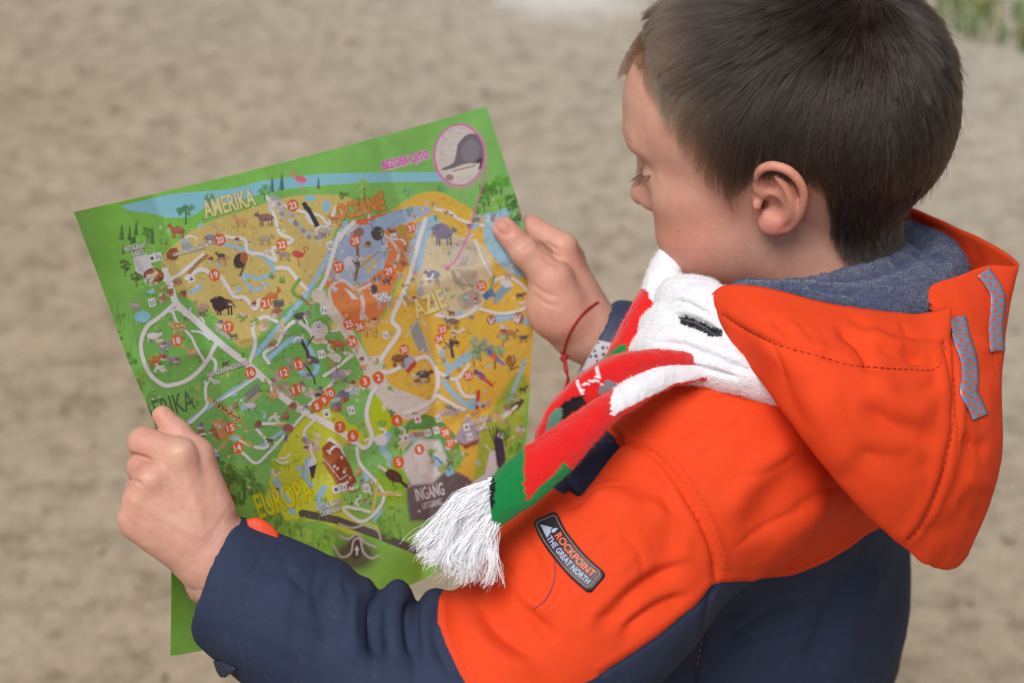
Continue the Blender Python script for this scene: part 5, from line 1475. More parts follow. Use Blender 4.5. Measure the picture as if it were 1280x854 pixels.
def stitches(name, pts3, nrm, mat, parent, ln=0.0032, gap=0.0014, r=0.00028, side=0.0):
    """a row of short raised thread stitches along a line lying on a surface"""
    pts3 = np.asarray(pts3); L = np.concatenate([[0], np.cumsum(np.linalg.norm(np.diff(pts3, axis=0), axis=1))])
    parts = []; s = 0.0
    while s + ln < L[-1]:
        q = np.stack([np.interp([s, s + ln * 0.5, s + ln], L, pts3[:, k]) for k in range(3)], 1)
        n = np.stack([np.interp([s, s + ln * 0.5, s + ln], L, nrm[:, k]) for k in range(3)], 1)
        q = q + n * (np.array([-0.1, 0.7, -0.1]) * r)[:, None]
        parts.append(tube(q, [r * 0.7, r, r * 0.7], 5))
        s += ln + gap
    V, F = join(parts)
    return tag(mk(name, V, F, mat, parent), kind='stuff')
def zone_lines():
    slv = [(548, 775), (549, 748), (556, 735), (568, 682), (606, 632), (660, 600), (704, 616), (722, 602), (744, 574), (757, 552), (790, 530), (830, 520), (905, 560), (905, 715), (895, 729), (870, 758), (830, 792), (790, 820), (748, 846), (700, 868), (640, 885), (594, 872), (575, 842), (558, 806)]
    yoke = [(700, 400), (1300, 400), (1300, 560), (1190, 600), (1145, 632), (1100, 660), (1050, 694), (1000, 716), (950, 726), (898, 729), (860, 760), (700, 760)]
    return np.array(slv, float), np.array(yoke, float)
def poly_sd(p, poly):
    d, _ = poly_dist(p, np.concatenate([poly, poly[:1]]))
    return np.where(inpoly(p, poly), -d, d)
SEAM_ARM = [(752, 556), (776, 550), (803, 558), (832, 582), (858, 620), (880, 662), (893, 698), (897, 728)]
SEAM_NAVY = [(897, 729), (888, 750), (880, 790), (872, 828), (868, 870)]
def jacket_material():
    m = Mat('jacket_shell', roughness=0.78)
    m.set('Specular IOR Level', 0.16)
    z = m.attr('zone', 'Fac')
    f = m.math('MULTIPLY', m.math('ADD', z, 0.0004), 1200.0, clamp=True)
    orange = m.mix(m.math('MULTIPLY', m.noise(38, 4), 0.35), srgb('e0461f'), srgb('cf3d18'))
    navy = m.mix(m.math('MULTIPLY', m.noise(45, 4), 0.5), srgb('313a51'), srgb('272f44'))
    # faint dust and wear marks
    wear = m.ramp(m.noise(120, 5, 0.7), [(0.58, 0.0), (0.8, 1.0)])
    c = m.mix(f, orange, navy)
    c = m.mix(m.math('MULTIPLY', wear, 0.10), c, srgb('9a8b80'))
    m.base(c)
    b = m.ridges(17, 0.0030, 0.32)
    m.weave(420, 0.12, 0.0005, b)
    return m.m
def build_jacket(parent):
    slv, yoke = zone_lines()
    c = np.concatenate([[C(230, 640, 1.13), C(260, 860, 1.29), C(600, 1010, 1.15)], [W1((x, y, z)) for x in (-0.02, 0.31) for y in (0.95, 1.38) for z in (0.50, 0.97)]])
    lo, hi = c.min(0) - 0.01, c.max(0) + 0.01
    V, Q = nets(sd_jacket, lo, hi, 0.0020)
    E = quad_edges(Q)
    V = laplace(V, E, 3, 0.5)
    lip = pix(V)[:, 0] > 300
    V = laplace(V, E, 12, 0.5, fixed=lip)
    N = normals(V, Q); p = pix(V)
    dt, ds = sd_trunk(V), sd_near_sleeve(V)
    zs = poly_sd(p, slv) / 2180.0; zt = poly_sd(p, yoke) / 2180.0
    is_s = (ds < dt - 0.002) | (p[:, 0] < 700)
    seamline = np.array(SEAM_ARM + SEAM_NAVY[1:], float)
    # which side of the armhole seam (screen right of the seam is trunk)
    xs = np.interp(p[:, 1], seamline[:, 1], seamline[:, 0])
    is_s = np.where((p[:, 1] > 555) & (p[:, 1] < 870), p[:, 0] < xs, is_s)
    zone = np.where(is_s, zs, zt)
    zone = np.where((p[:, 1] < 560) & (p[:, 0] > 757) & (V[:, 2] < 1.32), -0.05, zone)
    far = (N * V).sum(1) > 0.05
    zone = np.where(far & ~is_s, (0.80 - to_world(V)[:, 2]), zone)
    s = Stroke(V, N)
    big = lambda a, w, h: s.add(a, w, h)
    # armhole seam: groove and a raised lip beside it
    s.add(SEAM_ARM, 3.2, -0.0042, 0.06, sharp=True)
    s.add([(x + 9, y - 3) for x, y in SEAM_ARM], 6, 0.0012, 0.1)
    s.add([(x - 10, y + 5) for x, y in SEAM_ARM[2:]], 9, 0.0016, 0.2)
    s.add(SEAM_NAVY, 3.0, -0.0036, 0.1, sharp=True)
    # colour seams
    s.add([(897, 730), (950, 727), (1000, 717), (1050, 695), (1100, 661), (1150, 630)], 2.6, -0.0012, 0.03)
    s.add([(897, 724), (950, 720), (1000, 710), (1050, 688), (1100, 654)], 5, 0.0009, 0.03)
    s.add([(895, 730), (870, 759), (830, 793), (790, 821), (748, 847)], 2.6, -0.0012, 0.03)
    s.add([(889, 724), (864, 752), (825, 786), (785, 813), (742, 839)], 5, 0.0009, 0.03)
    s.add([(549, 750), (548, 775), (558, 806), (575, 842), (594, 872)], 2.6, -0.0014, 0.03)
    # broad folds of the orange sleeve
    big([(770, 575), (820, 640), (835, 700), (800, 760)], 26, -0.0035)
    big([(720, 610), (780, 625), (850, 660)], 20, 0.0045)
    big([(690, 640), (740, 600), (790, 580)], 14, -0.0035)
    big([(860, 700), (800, 735), (740, 790)], 14, -0.0045)
    big([(880, 690), (810, 715), (760, 750), (720, 800)], 10, 0.0030)
    big([(870, 745), (820, 765), (770, 800)], 9, -0.0035)
    big([(660, 752), (676, 785), (700, 800)], 9, -0.0030)
    big([(640, 700), (652, 745), (690, 775)], 12, 0.0030)
    big([(600, 720), (625, 780), (680, 825)], 16, -0.0035)
    big([(575, 760), (615, 815), (680, 845)], 14, 0.0030)
    big([(800, 620), (845, 655), (868, 700)], 9, 0.0022)
    big([(650, 655), (668, 690), (672, 722)], 8, -0.0016)
    big([(730, 740), (765, 720), (800, 690)], 8, 0.0018)
    big([(705, 700), (742, 688), (775, 660)], 10, -0.0016)
    s.add([(772, 532), (744, 562), (716, 594), (704, 606)], 11, -0.020, 0.12)      # gap between sleeve and chest
    for a_, w_, h_ in (([(872, 700), (815, 722), (768, 758)], 6, -0.0028), ([(866, 742), (820, 760), (778, 792)], 5, -0.0026), ([(640, 735), (662, 768), (700, 792)], 5, -0.0024), ([(590, 740), (620, 790), (668, 822)], 6, -0.0022), ([(800, 572), (828, 610), (842, 660)], 6, -0.0022),
                       ([(700, 640), (748, 612), (796, 606)], 6, -0.0020), ([(770, 660), (800, 690), (806, 730)], 5, -0.0016), ([(610, 690), (640, 716), (652, 742)], 4, -0.0016), ([(735, 770), (770, 772), (806, 752)], 5, -0.0016), ([(905, 600), (960, 590), (1010, 560)], 6, -0.0018),
                       ([(910, 690), (960, 660), (1030, 620)], 6, -0.0020), ([(940, 520), (900, 545), (872, 580)], 6, -0.0016), ([(985, 640), (1040, 610), (1085, 610)], 5, -0.0016), ([(470, 742), (464, 775), (474, 830)], 5, -0.0034), ([(516, 744), (508, 775), (518, 826)], 4, -0.0032),
                       ([(428, 715), (436, 750), (430, 800)], 5, -0.0022), ([(400, 700), (392, 735), (400, 780)], 5, -0.0016), ([(905, 770), (950, 760), (1010, 748)], 5, -0.0026), ([(900, 800), (960, 800), (1030, 780)], 6, -0.0024), ([(350, 690), (372, 730), (420, 760)], 6, -0.0018), ([(340, 760), (390, 790), (450, 800)], 6, -0.0018)):
        s.add(a_, w_, h_, sharp=True)
    # navy forearm: bunched folds towards the elbow
    big([(470, 735), (462, 770), (470, 830)], 11, -0.0032)
    big([(450, 728), (440, 765), (448, 840)], 9, 0.0022)
    big([(492, 738), (488, 780), (495, 840)], 9, 0.0024)
    big([(514, 742), (510, 775), (516, 830)], 7, -0.0030)
    big([(534, 742), (532, 775), (538, 840)], 8, 0.0022)
    big([(546, 745), (545, 800), (566, 850)], 6, -0.0030)
    big([(420, 712), (405, 760), (410, 830)], 12, -0.0025)
    big([(380, 690), (360, 740), (352, 830)], 10, 0.0015)
    big([(300, 700), (360, 720), (430, 745)], 10, -0.0012)
    # hem of the cuff: turned and stitched
    s.add([(338, 672), (322, 700), (306, 750), (303, 800), (318, 850)], 2.2, -0.0009, 0.02)
    s.add([(300, 652), (272, 690), (250, 745), (246, 800), (262, 840)], 5, 0.0008, 0.05)
    # back and shoulder
    big([(1060, 540), (990, 600), (920, 680)], 24, -0.0040)
    big([(1000, 545), (940, 600), (905, 660)], 18, 0.0030)
    big([(1080, 620), (1010, 650), (950, 700)], 18, 0.0030)
    big([(800, 520), (870, 490), (930, 480)], 16, 0.0025)
    big([(840, 560), (880, 520), (930, 500)], 14, -0.0020)
    big([(1020, 740), (960, 755), (905, 790)], 10, 0.0045)
    big([(1015, 765), (950, 785), (890, 830)], 12, -0.0045)
    big([(1080, 700), (1040, 760), (1010, 850)], 14, -0.0035)
    big([(1110, 700), (1075, 760), (1050, 850)], 12, 0.0030)
    # dangling edge of the yoke stitching line over the shoulder
    bad = np.exp(-(np.clip(poly_dist(p, np.array([(683, 648), (704, 687), (745, 730)], float))[0] - 16, 0, 99) / 14.0) ** 2)   # the stiff badge keeps the cloth flat
    s.D *= 1 - 0.9 * bad
    V2 = s.done()
    st = np.stack([V[:, 0] * 0.6, V[:, 1], V[:, 2]], 1)
    V2 = V2 + N * ((fbm(V, 26, 11, 3) * 0.0012 + crinkle(st, 24, 21, 3) * 0.0013 * np.clip(0.35 + fbm(V, 12, 90, 2), 0, 1)) * (1 - 0.85 * bad))[:, None]
    m = jacket_material()
    jk = mk('jacket', V2, Q, m, parent, attrs={'zone': zone})
    tag(jk, 'orange and navy rain jacket')
    # lookup of the surface under a pixel, for things sewn on it
    front = s.face > 0.02
    return jk, V2, Q, N, front
class OnSurf:
    """find surface points under photo pixels (nearest front-facing vertices)"""
    def __init__(s, V, N, front):
        s.p = pix(V)[front]; s.V = V[front]; s.N = N[front]
    def at(s, x, y, lift=0.0):
        d2 = (s.p[:, 0] - x) ** 2 + (s.p[:, 1] - y) ** 2
        i = np.argpartition(d2, 80)[:80]
        i = i[d2[i] < 400]
        near = i[s.V[i, 2] < s.V[i, 2].min() + 0.03]
        near = near[np.argsort(d2[near])[:10]]
        w = 1 / (d2[near] + 2.0); w /= w.sum()
        n = (s.N[near] * w[:, None]).sum(0); n /= np.linalg.norm(n)
        d = (s.V[near, 2] * w).sum()
        return C(x, y, d) + n * lift, n
    def line(s, pts, n=8, lift=0.0):
        pts = crom(np.asarray(pts, float), n)
        r = [s.at(x, y, lift) for x, y in pts]
        return np.array([a for a, b in r]), np.array([b for a, b in r])
def build_jacket_trim(jk, V, N, front, parent):
    S = OnSurf(V, N, front)
    thr = Mat('orange_thread', roughness=0.8); thr.set('Base Color', srgb('d23a12'))
    dark = Mat('dark_thread', roughness=0.8); dark.set('Base Color', srgb('7a2414'))
    def row(pts, mat, **k):
        a, b = S.line(pts, 6)
        stitches('stitching', a, b, mat, jk, **k)
    row([(x + 8, y - 3) for x, y in SEAM_ARM], thr)
    row([(x + 14, y - 5) for x, y in SEAM_ARM[2:]], thr)
    row([(900, 722), (950, 719), (1000, 709), (1050, 687), (1095, 656)], thr)
    row([(888, 722), (863, 750), (824, 784), (784, 811), (745, 836)], thr)
    row([(559, 742), (557, 775), (567, 806), (584, 842)], thr)
    row([(895, 738), (884, 765), (877, 800), (871, 835)], dark, ln=0.0026)
    row([(805, 524), (835, 500), (870, 486), (910, 476)], thr)
    navyt = Mat('navy_thread', roughness=0.8); navyt.set('Base Color', srgb('3c4763'))
    row([(334, 672), (318, 700), (302, 750), (299, 800), (310, 845)], navyt, ln=0.0024)
    # loose thread on the sleeve
    pts, nn = S.line([(693, 702), (694, 718), (690, 735), (680, 752), (667, 762)], 6, 0.0004)
    mk('loose_thread', *tube(pts, 0.00022, 5), navyt.m, jk)
    # orange tab of the cuff strap, showing behind the forearm, and the strap's loose end below
    a = np.array([C(308, 650, 1.196), C(322, 648, 1.196), C(337, 656, 1.197), C(348, 669, 1.198), C(347, 675, 1.196), C(328, 669, 1.194), C(310, 658, 1.194)])
    G = np.stack([a[[0, 1, 2, 3]], a[[6, 5, 5, 4]]], 1)
    V_, Q_ = shell(patch(G, 4, 4), 0.0022)
    tab = Mat('tab_orange', roughness=0.6); tab.set('Base Color', srgb('e0451e'))
    mk('cuff_tab', V_, Q_, tab.m, jk)
    G = np.array([[C(268, 826, 1.19), C(272, 838, 1.19), C(277, 846, 1.19)], [C(280, 828, 1.186), C(280, 838, 1.186), C(278, 846, 1.19)], [C(296, 836, 1.18), C(288, 842, 1.182), C(279, 847, 1.188)]])
    V_, Q_ = shell(patch(G, 4, 4), 0.002)
    nv = Mat('strap_navy', roughness=0.6); nv.set('Base Color', srgb('1f2738'))
    mk('cuff_strap', V_, Q_, nv.m, jk)
    return S
def build_far_sleeve(parent):
    sh, el, wr = far_arm_points()
    a, b = C(822, 471, 1.405), C(740, 434, 1.405)
    n = (b - a) / np.linalg.norm(b - a)
    def f(P):
        d = sd_chain(P, [sh, el, wr + (el - wr) * 0.45, wr, C(728, 428, 1.404)], [0.060, 0.054, 0.042, 0.030, 0.0285], 0.02)
        d = smax(d, (P - C(740, 434, 1.405)) @ n, 0.003)
        return smax(d, -sd_seg(P, C(790, 452, 1.41), C(720, 414, 1.40), 0.0225, 0.0235), 0.003)
    c = np.array([sh - 0.08, sh + 0.08, el - 0.07, el + 0.07, b - 0.05, b + 0.05])
    V, Q = nets(f, c.min(0), c.max(0), 0.0026)
    V = laplace(V, quad_edges(Q), 2, 0.5)
    N = normals(V, Q)
    s = Stroke(V, N)
    s.add([(778, 398), (762, 425), (748, 470)], 3, -0.001, 0.02)
    V = s.done() + N * (fbm(V, 30, 4)[:, None] * 0.0012)
    m = Mat('far_sleeve', roughness=0.6)
    p = pix(V)
    band = poly_sd(p, np.array([(712, 500), (722, 466), (732, 440), (744, 424), (764, 428), (800, 445), (780, 480), (750, 510)], float)) / 1900
    z = m.attr('band', 'Fac')
    f_ = m.math('MULTIPLY', m.math('SUBTRACT', 0.0, z), 1500.0, clamp=True)
    dots = m.nt.nodes.new('ShaderNodeTexVoronoi'); dots.inputs['Scale'].default_value = 260; dots.inputs['Randomness'].default_value = 0.25
    mp = m.nt.nodes.new('ShaderNodeMapping'); mp.inputs['Rotation'].default_value = (0.6, 0.2, 0.9)
    m.link(m.coords(), mp.inputs[0]); m.link(mp.outputs[0], dots.inputs['Vector'])
    dm = m.ramp(dots.outputs['Distance'], [(0.30, srgb('4a5064')), (0.36, srgb('b9b4bb'))])
    m.base(m.mix(f_, srgb('2f3a54'), dm))
    m.bump(m.noise(90, 4), 0.2, 0.001)
    return mk('sleeve', V, Q, m.m, parent, attrs={'band': band})
# ------------------------------------------------------------------ hood with fleece lining
# each row runs from the rim over the outside of the hood to its lowest fold and on underneath: (x, y, depth)
HOOD = [
    [(878, 366, 1.262), (880, 372, 1.258), (884, 378, 1.255), (890, 384, 1.252), (896, 392, 1.252), (900, 398, 1.262), (905, 395, 1.28)],
    [(886, 371, 1.236), (893, 386, 1.229), (902, 404, 1.224), (912, 424, 1.222), (922, 440, 1.224), (930, 440, 1.236), (945, 425, 1.262)],
    [(908, 357, 1.226), (920, 385, 1.212), (932, 416, 1.206), (944, 446, 1.206), (953, 474, 1.212), (962, 470, 1.228), (970, 445, 1.260)],
    [(955, 362, 1.216), (962, 400, 1.196), (970, 442, 1.188), (980, 484, 1.190), (987, 522, 1.200), (995, 516, 1.218), (995, 480, 1.260)],
    [(1010, 375, 1.212), (1012, 418, 1.190), (1018, 470, 1.178), (1024, 530, 1.182), (1028, 576, 1.196), (1036, 570, 1.216), (1040, 520, 1.262)],
    [(1070, 387, 1.214), (1072, 430, 1.192), (1074, 490, 1.178), (1074, 560, 1.184), (1072, 626, 1.204), (1080, 622, 1.222), (1080, 560, 1.268)],
    [(1120, 392, 1.222), (1124, 430, 1.204), (1128, 500, 1.186), (1122, 580, 1.192), (1106, 656, 1.214), (1112, 655, 1.232), (1110, 600, 1.274)],
    [(1151, 394, 1.230), (1158, 432, 1.213), (1168, 500, 1.198), (1158, 585, 1.202), (1132, 676, 1.226), (1138, 676, 1.244), (1130, 620, 1.280)],
    [(1188, 385, 1.236), (1184, 425, 1.224), (1189, 490, 1.208), (1184, 575, 1.209), (1148, 687, 1.235), (1154, 687, 1.250), (1145, 629, 1.288)],
    [(1164, 384, 1.248), (1178, 412, 1.240), (1194, 488, 1.214), (1190, 577, 1.213), (1154, 691, 1.239), (1160, 691, 1.253), (1149, 632, 1.290)],
    [(1163, 359, 1.256), (1190, 404, 1.246), (1204, 490, 1.219), (1199, 580, 1.217), (1160, 694, 1.243), (1164, 693, 1.257), (1153, 634, 1.293)],
    [(1197, 346, 1.266), (1208, 410, 1.252), (1222, 505, 1.230), (1216, 590, 1.226), (1174, 700, 1.254), (1174, 698, 1.268), (1164, 640, 1.299)],
    [(1232, 333, 1.280), (1230, 400, 1.267), (1240, 500, 1.246), (1236, 595, 1.244), (1190, 703, 1.266), (1186, 698, 1.282), (1175, 640, 1.308)],
    [(1272, 331, 1.294), (1258, 390, 1.290), (1250, 480, 1.272), (1247, 585, 1.268), (1206, 690, 1.282), (1192, 690, 1.296), (1180, 630, 1.318)],
    [(1240, 306, 1.330), (1240, 370, 1.330), (1236, 460, 1.318), (1230, 560, 1.310), (1196, 660, 1.314), (1186, 660, 1.322), (1176, 600, 1.332)],
    [(1186, 281, 1.358), (1196, 340, 1.366), (1200, 420, 1.366), (1192, 500, 1.360), (1168, 580, 1.356), (1160, 570, 1.352), (1154, 520, 1.344)],
    [(1132, 258, 1.380), (1140, 300, 1.392), (1144, 360, 1.400), (1140, 420, 1.400), (1124, 480, 1.392), (1118, 470, 1.380), (1116, 440, 1.360)],
    [(1070, 258, 1.392), (1076, 290, 1.404), (1078, 330, 1.412), (1074, 370, 1.410), (1066, 410, 1.400), (1062, 405, 1.388), (1062, 390, 1.368)],
    [(1000, 280, 1.396), (1004, 300, 1.406), (1006, 325, 1.412), (1004, 350, 1.410), (1000, 375, 1.400), (998, 372, 1.388), (998, 365, 1.370)]]
def build_hood(parent):
    K = np.array([CC(r) for r in HOOD])
    G = patch(K, 12, 12)
    nu, nv = G.shape[:2]
    V = G.reshape(-1, 3); Q = grid_faces(nu, nv)
    N = normals(V, Q)
    # outside must face the photographer on the near side
    mid = (nu // 3) * nv + nv // 3
    flip = (N[mid] * V[mid]).sum() > 0
    if flip:
        Q = Q[:, ::-1]; N = -N
    s = Stroke(V, N)
    big = lambda a, w, h: s.add(a, w, h)
    # turned hem along the rim
    hem = [(903, 392), (930, 410), (975, 432), (1030, 448), (1065, 458), (1120, 462), (1165, 464), (1178, 450)]
    s.add(hem, 3, -0.0024, 0.02, sharp=True)
    s.add([(x, y - 8) for x, y in hem], 7, 0.0012, 0.05)
    seam = [(1176, 425), (1184, 450), (1191, 482), (1191, 515), (1187, 548), (1176, 592), (1163, 628), (1146, 660), (1129, 676)]
    s.add(seam, 3, -0.0034, 0.03, sharp=True)
    s.add([(x + 9, y) for x, y in seam], 6, 0.0016, 0.05)
    s.add([(x - 10, y) for x, y in seam], 8, 0.0014, 0.05)
    shp = lambda a, w, h: s.add(a, w, h, sharp=True)
    for a_, w_, h_ in (([(1035, 405), (1072, 428), (1090, 470)], 6, -0.0030), ([(1092, 428), (1120, 446), (1158, 452)], 5, -0.0028), ([(985, 396), (1012, 424), (1022, 446)], 5, -0.0022), ([(1075, 505), (1120, 528), (1172, 535)], 6, -0.0020),
                       ([(1060, 560), (1105, 570), (1160, 566)], 5, -0.0016), ([(1205, 560), (1222, 552), (1240, 556)], 4, -0.0024), ([(1200, 612), (1218, 618), (1236, 606)], 4, -0.0022), ([(1194, 640), (1208, 650), (1222, 644)], 4, -0.0020),
                       ([(1205, 452), (1224, 462), (1244, 456)], 4, -0.0024), ([(960, 420), (975, 452), (985, 490)], 5, -0.0018), ([(1030, 470), (1052, 520), (1062, 570)], 6, 0.0016), ([(1120, 400), (1140, 420), (1176, 424)], 4, -0.0020), ([(1150, 560), (1160, 590), (1150, 630)], 5, -0.0016)):
        shp(a_, w_, h_)
    big([(1040, 412), (1075, 432), (1092, 470)], 9, -0.0035)
    big([(1080, 405), (1110, 430), (1150, 440)], 8, 0.0030)
    big([(1050, 395), (1100, 415), (1160, 420)], 6, -0.0022)
    big([(1120, 432), (1146, 452), (1180, 456)], 7, -0.0035)
    big([(980, 400), (1010, 425), (1032, 452)], 10, 0.0025)
    big([(960, 395), (985, 420), (990, 440)], 7, -0.0020)
    big([(1085, 470), (1120, 500), (1170, 520)], 16, 0.0030)
    big([(1075, 500), (1120, 535), (1180, 552)], 12, -0.0026)
    big([(1060, 560), (1110, 580), (1170, 590)], 16, -0.0022)
    big([(1180, 470), (1150, 490), (1110, 490)], 8, -0.0022)
    big([(1000, 480), (1040, 540), (1060, 600)], 18, 0.0025)
    big([(960, 440), (985, 490), (1010, 540)], 10, -0.0018)
    big([(1200, 540), (1215, 560), (1235, 562)], 8, -0.0030)
    big([(1202, 590), (1222, 604), (1240, 600)], 8, 0.0025)
    big([(1196, 620), (1210, 640), (1228, 640)], 7, -0.0025)
    big([(1205, 450), (1222, 470), (1246, 470)], 7, -0.0022)
    big([(1196, 420), (1212, 436), (1240, 430)], 6, 0.0020)
    big([(1140, 655), (1170, 660), (1200, 650)], 9, -0.0020)
    V = s.done()
    V = V + N * (fbm(V, 38, 3, 3) * 0.0008 + crinkle(V, 26, 41, 3) * 0.0013 * np.clip(0.4 + fbm(V, 14, 91, 2), 0, 1))[:, None]
    Gd = V.reshape(nu, nv, 3)
    Vs, Qs = shell(Gd, 0.0022, flip)
    m = Mat('hood_shell', roughness=0.78)
    m.set('Specular IOR Level', 0.16)
    c = m.mix(m.math('MULTIPLY', m.noise(38, 4), 0.35), srgb('e0461f'), srgb('cf3d18'))
    wear = m.ramp(m.noise(130, 5, 0.7), [(0.6, 0.0), (0.8, 1.0)])
    m.base(m.mix(m.math('MULTIPLY', wear, 0.08), c, srgb('a06a58')))
    b = m.ridges(18, 0.0030, 0.32)
    m.weave(420, 0.12, 0.0005, b)
    hd = mk('hood', Vs, Qs, m.m, parent)
    tag(hd, 'orange hood lying on the back')
    Nn = normals(V, Q)
    S = OnSurf(V, Nn, (-(Nn * V).sum(1) > 0.05))
    thr = Mat('hood_thread', roughness=0.8); thr.set('Base Color', srgb('8e2a12'))
    for line, ln in ((hem, 0.0026), (seam, 0.0030), ([(1243, 395), (1238, 425), (1240, 460), (1247, 490)], 0.0026)):
        a, b_ = S.line(line, 6, 0.0012)
        stitches('stitching', a, b_, thr.m, hd, ln=ln)
    # reflective strips with a dotted print
    rm = Mat('reflective_tape', roughness=0.35, metallic=0.15)
    u_, w_ = rm.attr('along', 'Fac'), rm.attr('across', 'Fac')
    fa = rm.math('SUBTRACT', rm.math('FRACT', rm.math('ADD', u_, w_)), 0.5); fb = rm.math('SUBTRACT', rm.math('FRACT', rm.math('SUBTRACT', u_, w_)), 0.5)
    dd = rm.math('SQRT', rm.math('ADD', rm.math('MULTIPLY', fa, fa), rm.math('MULTIPLY', fb, fb)))
    rm.base(rm.ramp(dd, [(0.24, srgb('e2552f')), (0.30, srgb('7f8aa2'))]))
    def strip(center, wpx):
        pts = crom(np.asarray(center, float), 6)
        tg = np.gradient(pts, axis=0); tg /= np.linalg.norm(tg, axis=1, keepdims=True)
        pr = np.stack([-tg[:, 1], tg[:, 0]], 1)
        rows = []
        for o in np.linspace(-0.5, 0.5, 5):
            rows.append([S.at(x, y, 0.0021)[0] for x, y in pts + pr * o * wpx])
        Gs = np.array(rows)
        for _ in range(2):
            Gs[:, 1:-1] = (Gs[:, :-2] + 2 * Gs[:, 1:-1] + Gs[:, 2:]) / 4
        Vv, Qq = shell(Gs, 0.0006)
        cum = np.concatenate([[0], np.cumsum(np.linalg.norm(np.diff(pts, axis=0), axis=1))]) / 12.0
        al = np.broadcast_to(cum[None], Gs.shape[:2]).ravel(); ac = np.broadcast_to(np.linspace(0, wpx / 12.0, 5)[:, None], Gs.shape[:2]).ravel()
        mk('reflective_strip', Vv, Qq, rm.m, hd, attrs={'along': np.r_[al, al], 'across': np.r_[ac, ac]})
    strip([(1194, 398), (1197, 412), (1201, 430), (1208, 450), (1210, 475), (1208, 492), (1216, 508), (1222, 522)], 21)
    strip([(1226, 341), (1236, 354), (1244, 370), (1243, 392), (1241, 412), (1243, 440)], 18)
    # fleece lining: soft rolls round the neck
    rolls = [([(905, 388, 1.268), (945, 384, 1.244), (1000, 392, 1.236), (1060, 396, 1.240), (1110, 386, 1.254), (1146, 366, 1.282), (1166, 344, 1.316), (1156, 322, 1.348), (1126, 310, 1.372)],
              [0.008, 0.013, 0.015, 0.015, 0.015, 0.015, 0.016, 0.015, 0.013]),
             ([(960, 384, 1.260), (1020, 380, 1.262), (1075, 368, 1.276), (1118, 350, 1.300), (1136, 326, 1.330), (1128, 308, 1.355)],
              [0.010, 0.013, 0.014, 0.015, 0.016, 0.014]),
             ([(1136, 412, 1.270), (1158, 380, 1.300), (1178, 352, 1.328), (1168, 324, 1.358)], [0.015, 0.015, 0.014, 0.013]),
             ([(1010, 420, 1.250), (1080, 425, 1.250), (1150, 412, 1.268)], [0.022, 0.024, 0.013])]
    chains = [(crom(CC(a), 3), crom(np.array(b)[:, None], 3)[:, 0]) for a, b in rolls]
    def f(P):
        d = None
        for a, b in chains:
            e = sd_chain(P, a, b, 0.008)
            d = e if d is None else smin(d, e, 0.0022)
        w = P + np.stack([vnoise(P, 70, 61 + i) for i in range(3)], 1) * 0.002
        return d + fbm(w, 55, 31, 2) * 0.0016
    a = np.concatenate([c_[0] for c_ in chains])
    V, Q = nets(f, a.min(0) - 0.035, a.max(0) + 0.035, 0.0016)
    V = laplace(V, quad_edges(Q), 1, 0.5)
    N = normals(V, Q)
    s = Stroke(V, N)
    for l, w, h in (([(1000, 352), (1030, 362), (1075, 366)], 4, -0.0035), ([(960, 356), (985, 366), (1010, 376)], 4, -0.003), ([(1110, 320), (1130, 335), (1155, 340)], 4, -0.0035),
                    ([(1125, 296), (1150, 306), (1172, 312)], 4, -0.0035), ([(1085, 352), (1110, 352), (1140, 356)], 4, -0.003), ([(1140, 300), (1165, 320), (1190, 330)], 4, -0.003),
                    ([(1040, 350), (1060, 362), (1070, 380)], 3.5, -0.003), ([(1135, 315), (1165, 330), (1180, 350)], 4, -0.0028)):
        s.add(l, w, h)
    V = s.done()
    V = V + N * (np.abs(vnoise(V, 420, 5)) * 0.0011 + np.abs(vnoise(V, 800, 8)) * 0.0005)[:, None]
    fm = Mat('fleece', roughness=0.95)
    fm.set('Sheen Weight', 0.4); fm.set('Sheen Roughness', 0.6)
    fm.base(fm.ramp(fm.noise(300, 3, 0.6), [(0.3, srgb('2f3955')), (0.6, srgb('3f4a6b')), (0.8, srgb('525e84'))]))
    fm.bump(fm.noise(900, 3, 0.7), 0.6, 0.0012)
    ln = mk('fleece_lining', V, Q, fm.m, hd)
    # curled pile
    c = np.where((-(N * V).sum(1) / np.linalg.norm(V, axis=1)) > -0.3)[0]
    n = 26000
    i = rng.choice(c, n); k = 4
    cur = np.zeros((n, k, 3)); cur[:, 0] = V[i]
    d = N[i] + rng.standard_normal((n, 3)) * 0.5; d /= np.linalg.norm(d, axis=1, keepdims=True)
    for j in range(1, k):
        cur[:, j] = cur[:, j - 1] + d * 0.0006
        d = d + rng.standard_normal((n, 3)) * 0.7; d /= np.linalg.norm(d, axis=1, keepdims=True)
    fz = Mat('fleece_pile', roughness=0.9); fz.set('Base Color', srgb('434f72')); fz.set('Sheen Weight', 0.5)
    tag(hair_obj('fleece_pile', cur, 0.00009, fz.m, hd), kind='stuff')
    return hd
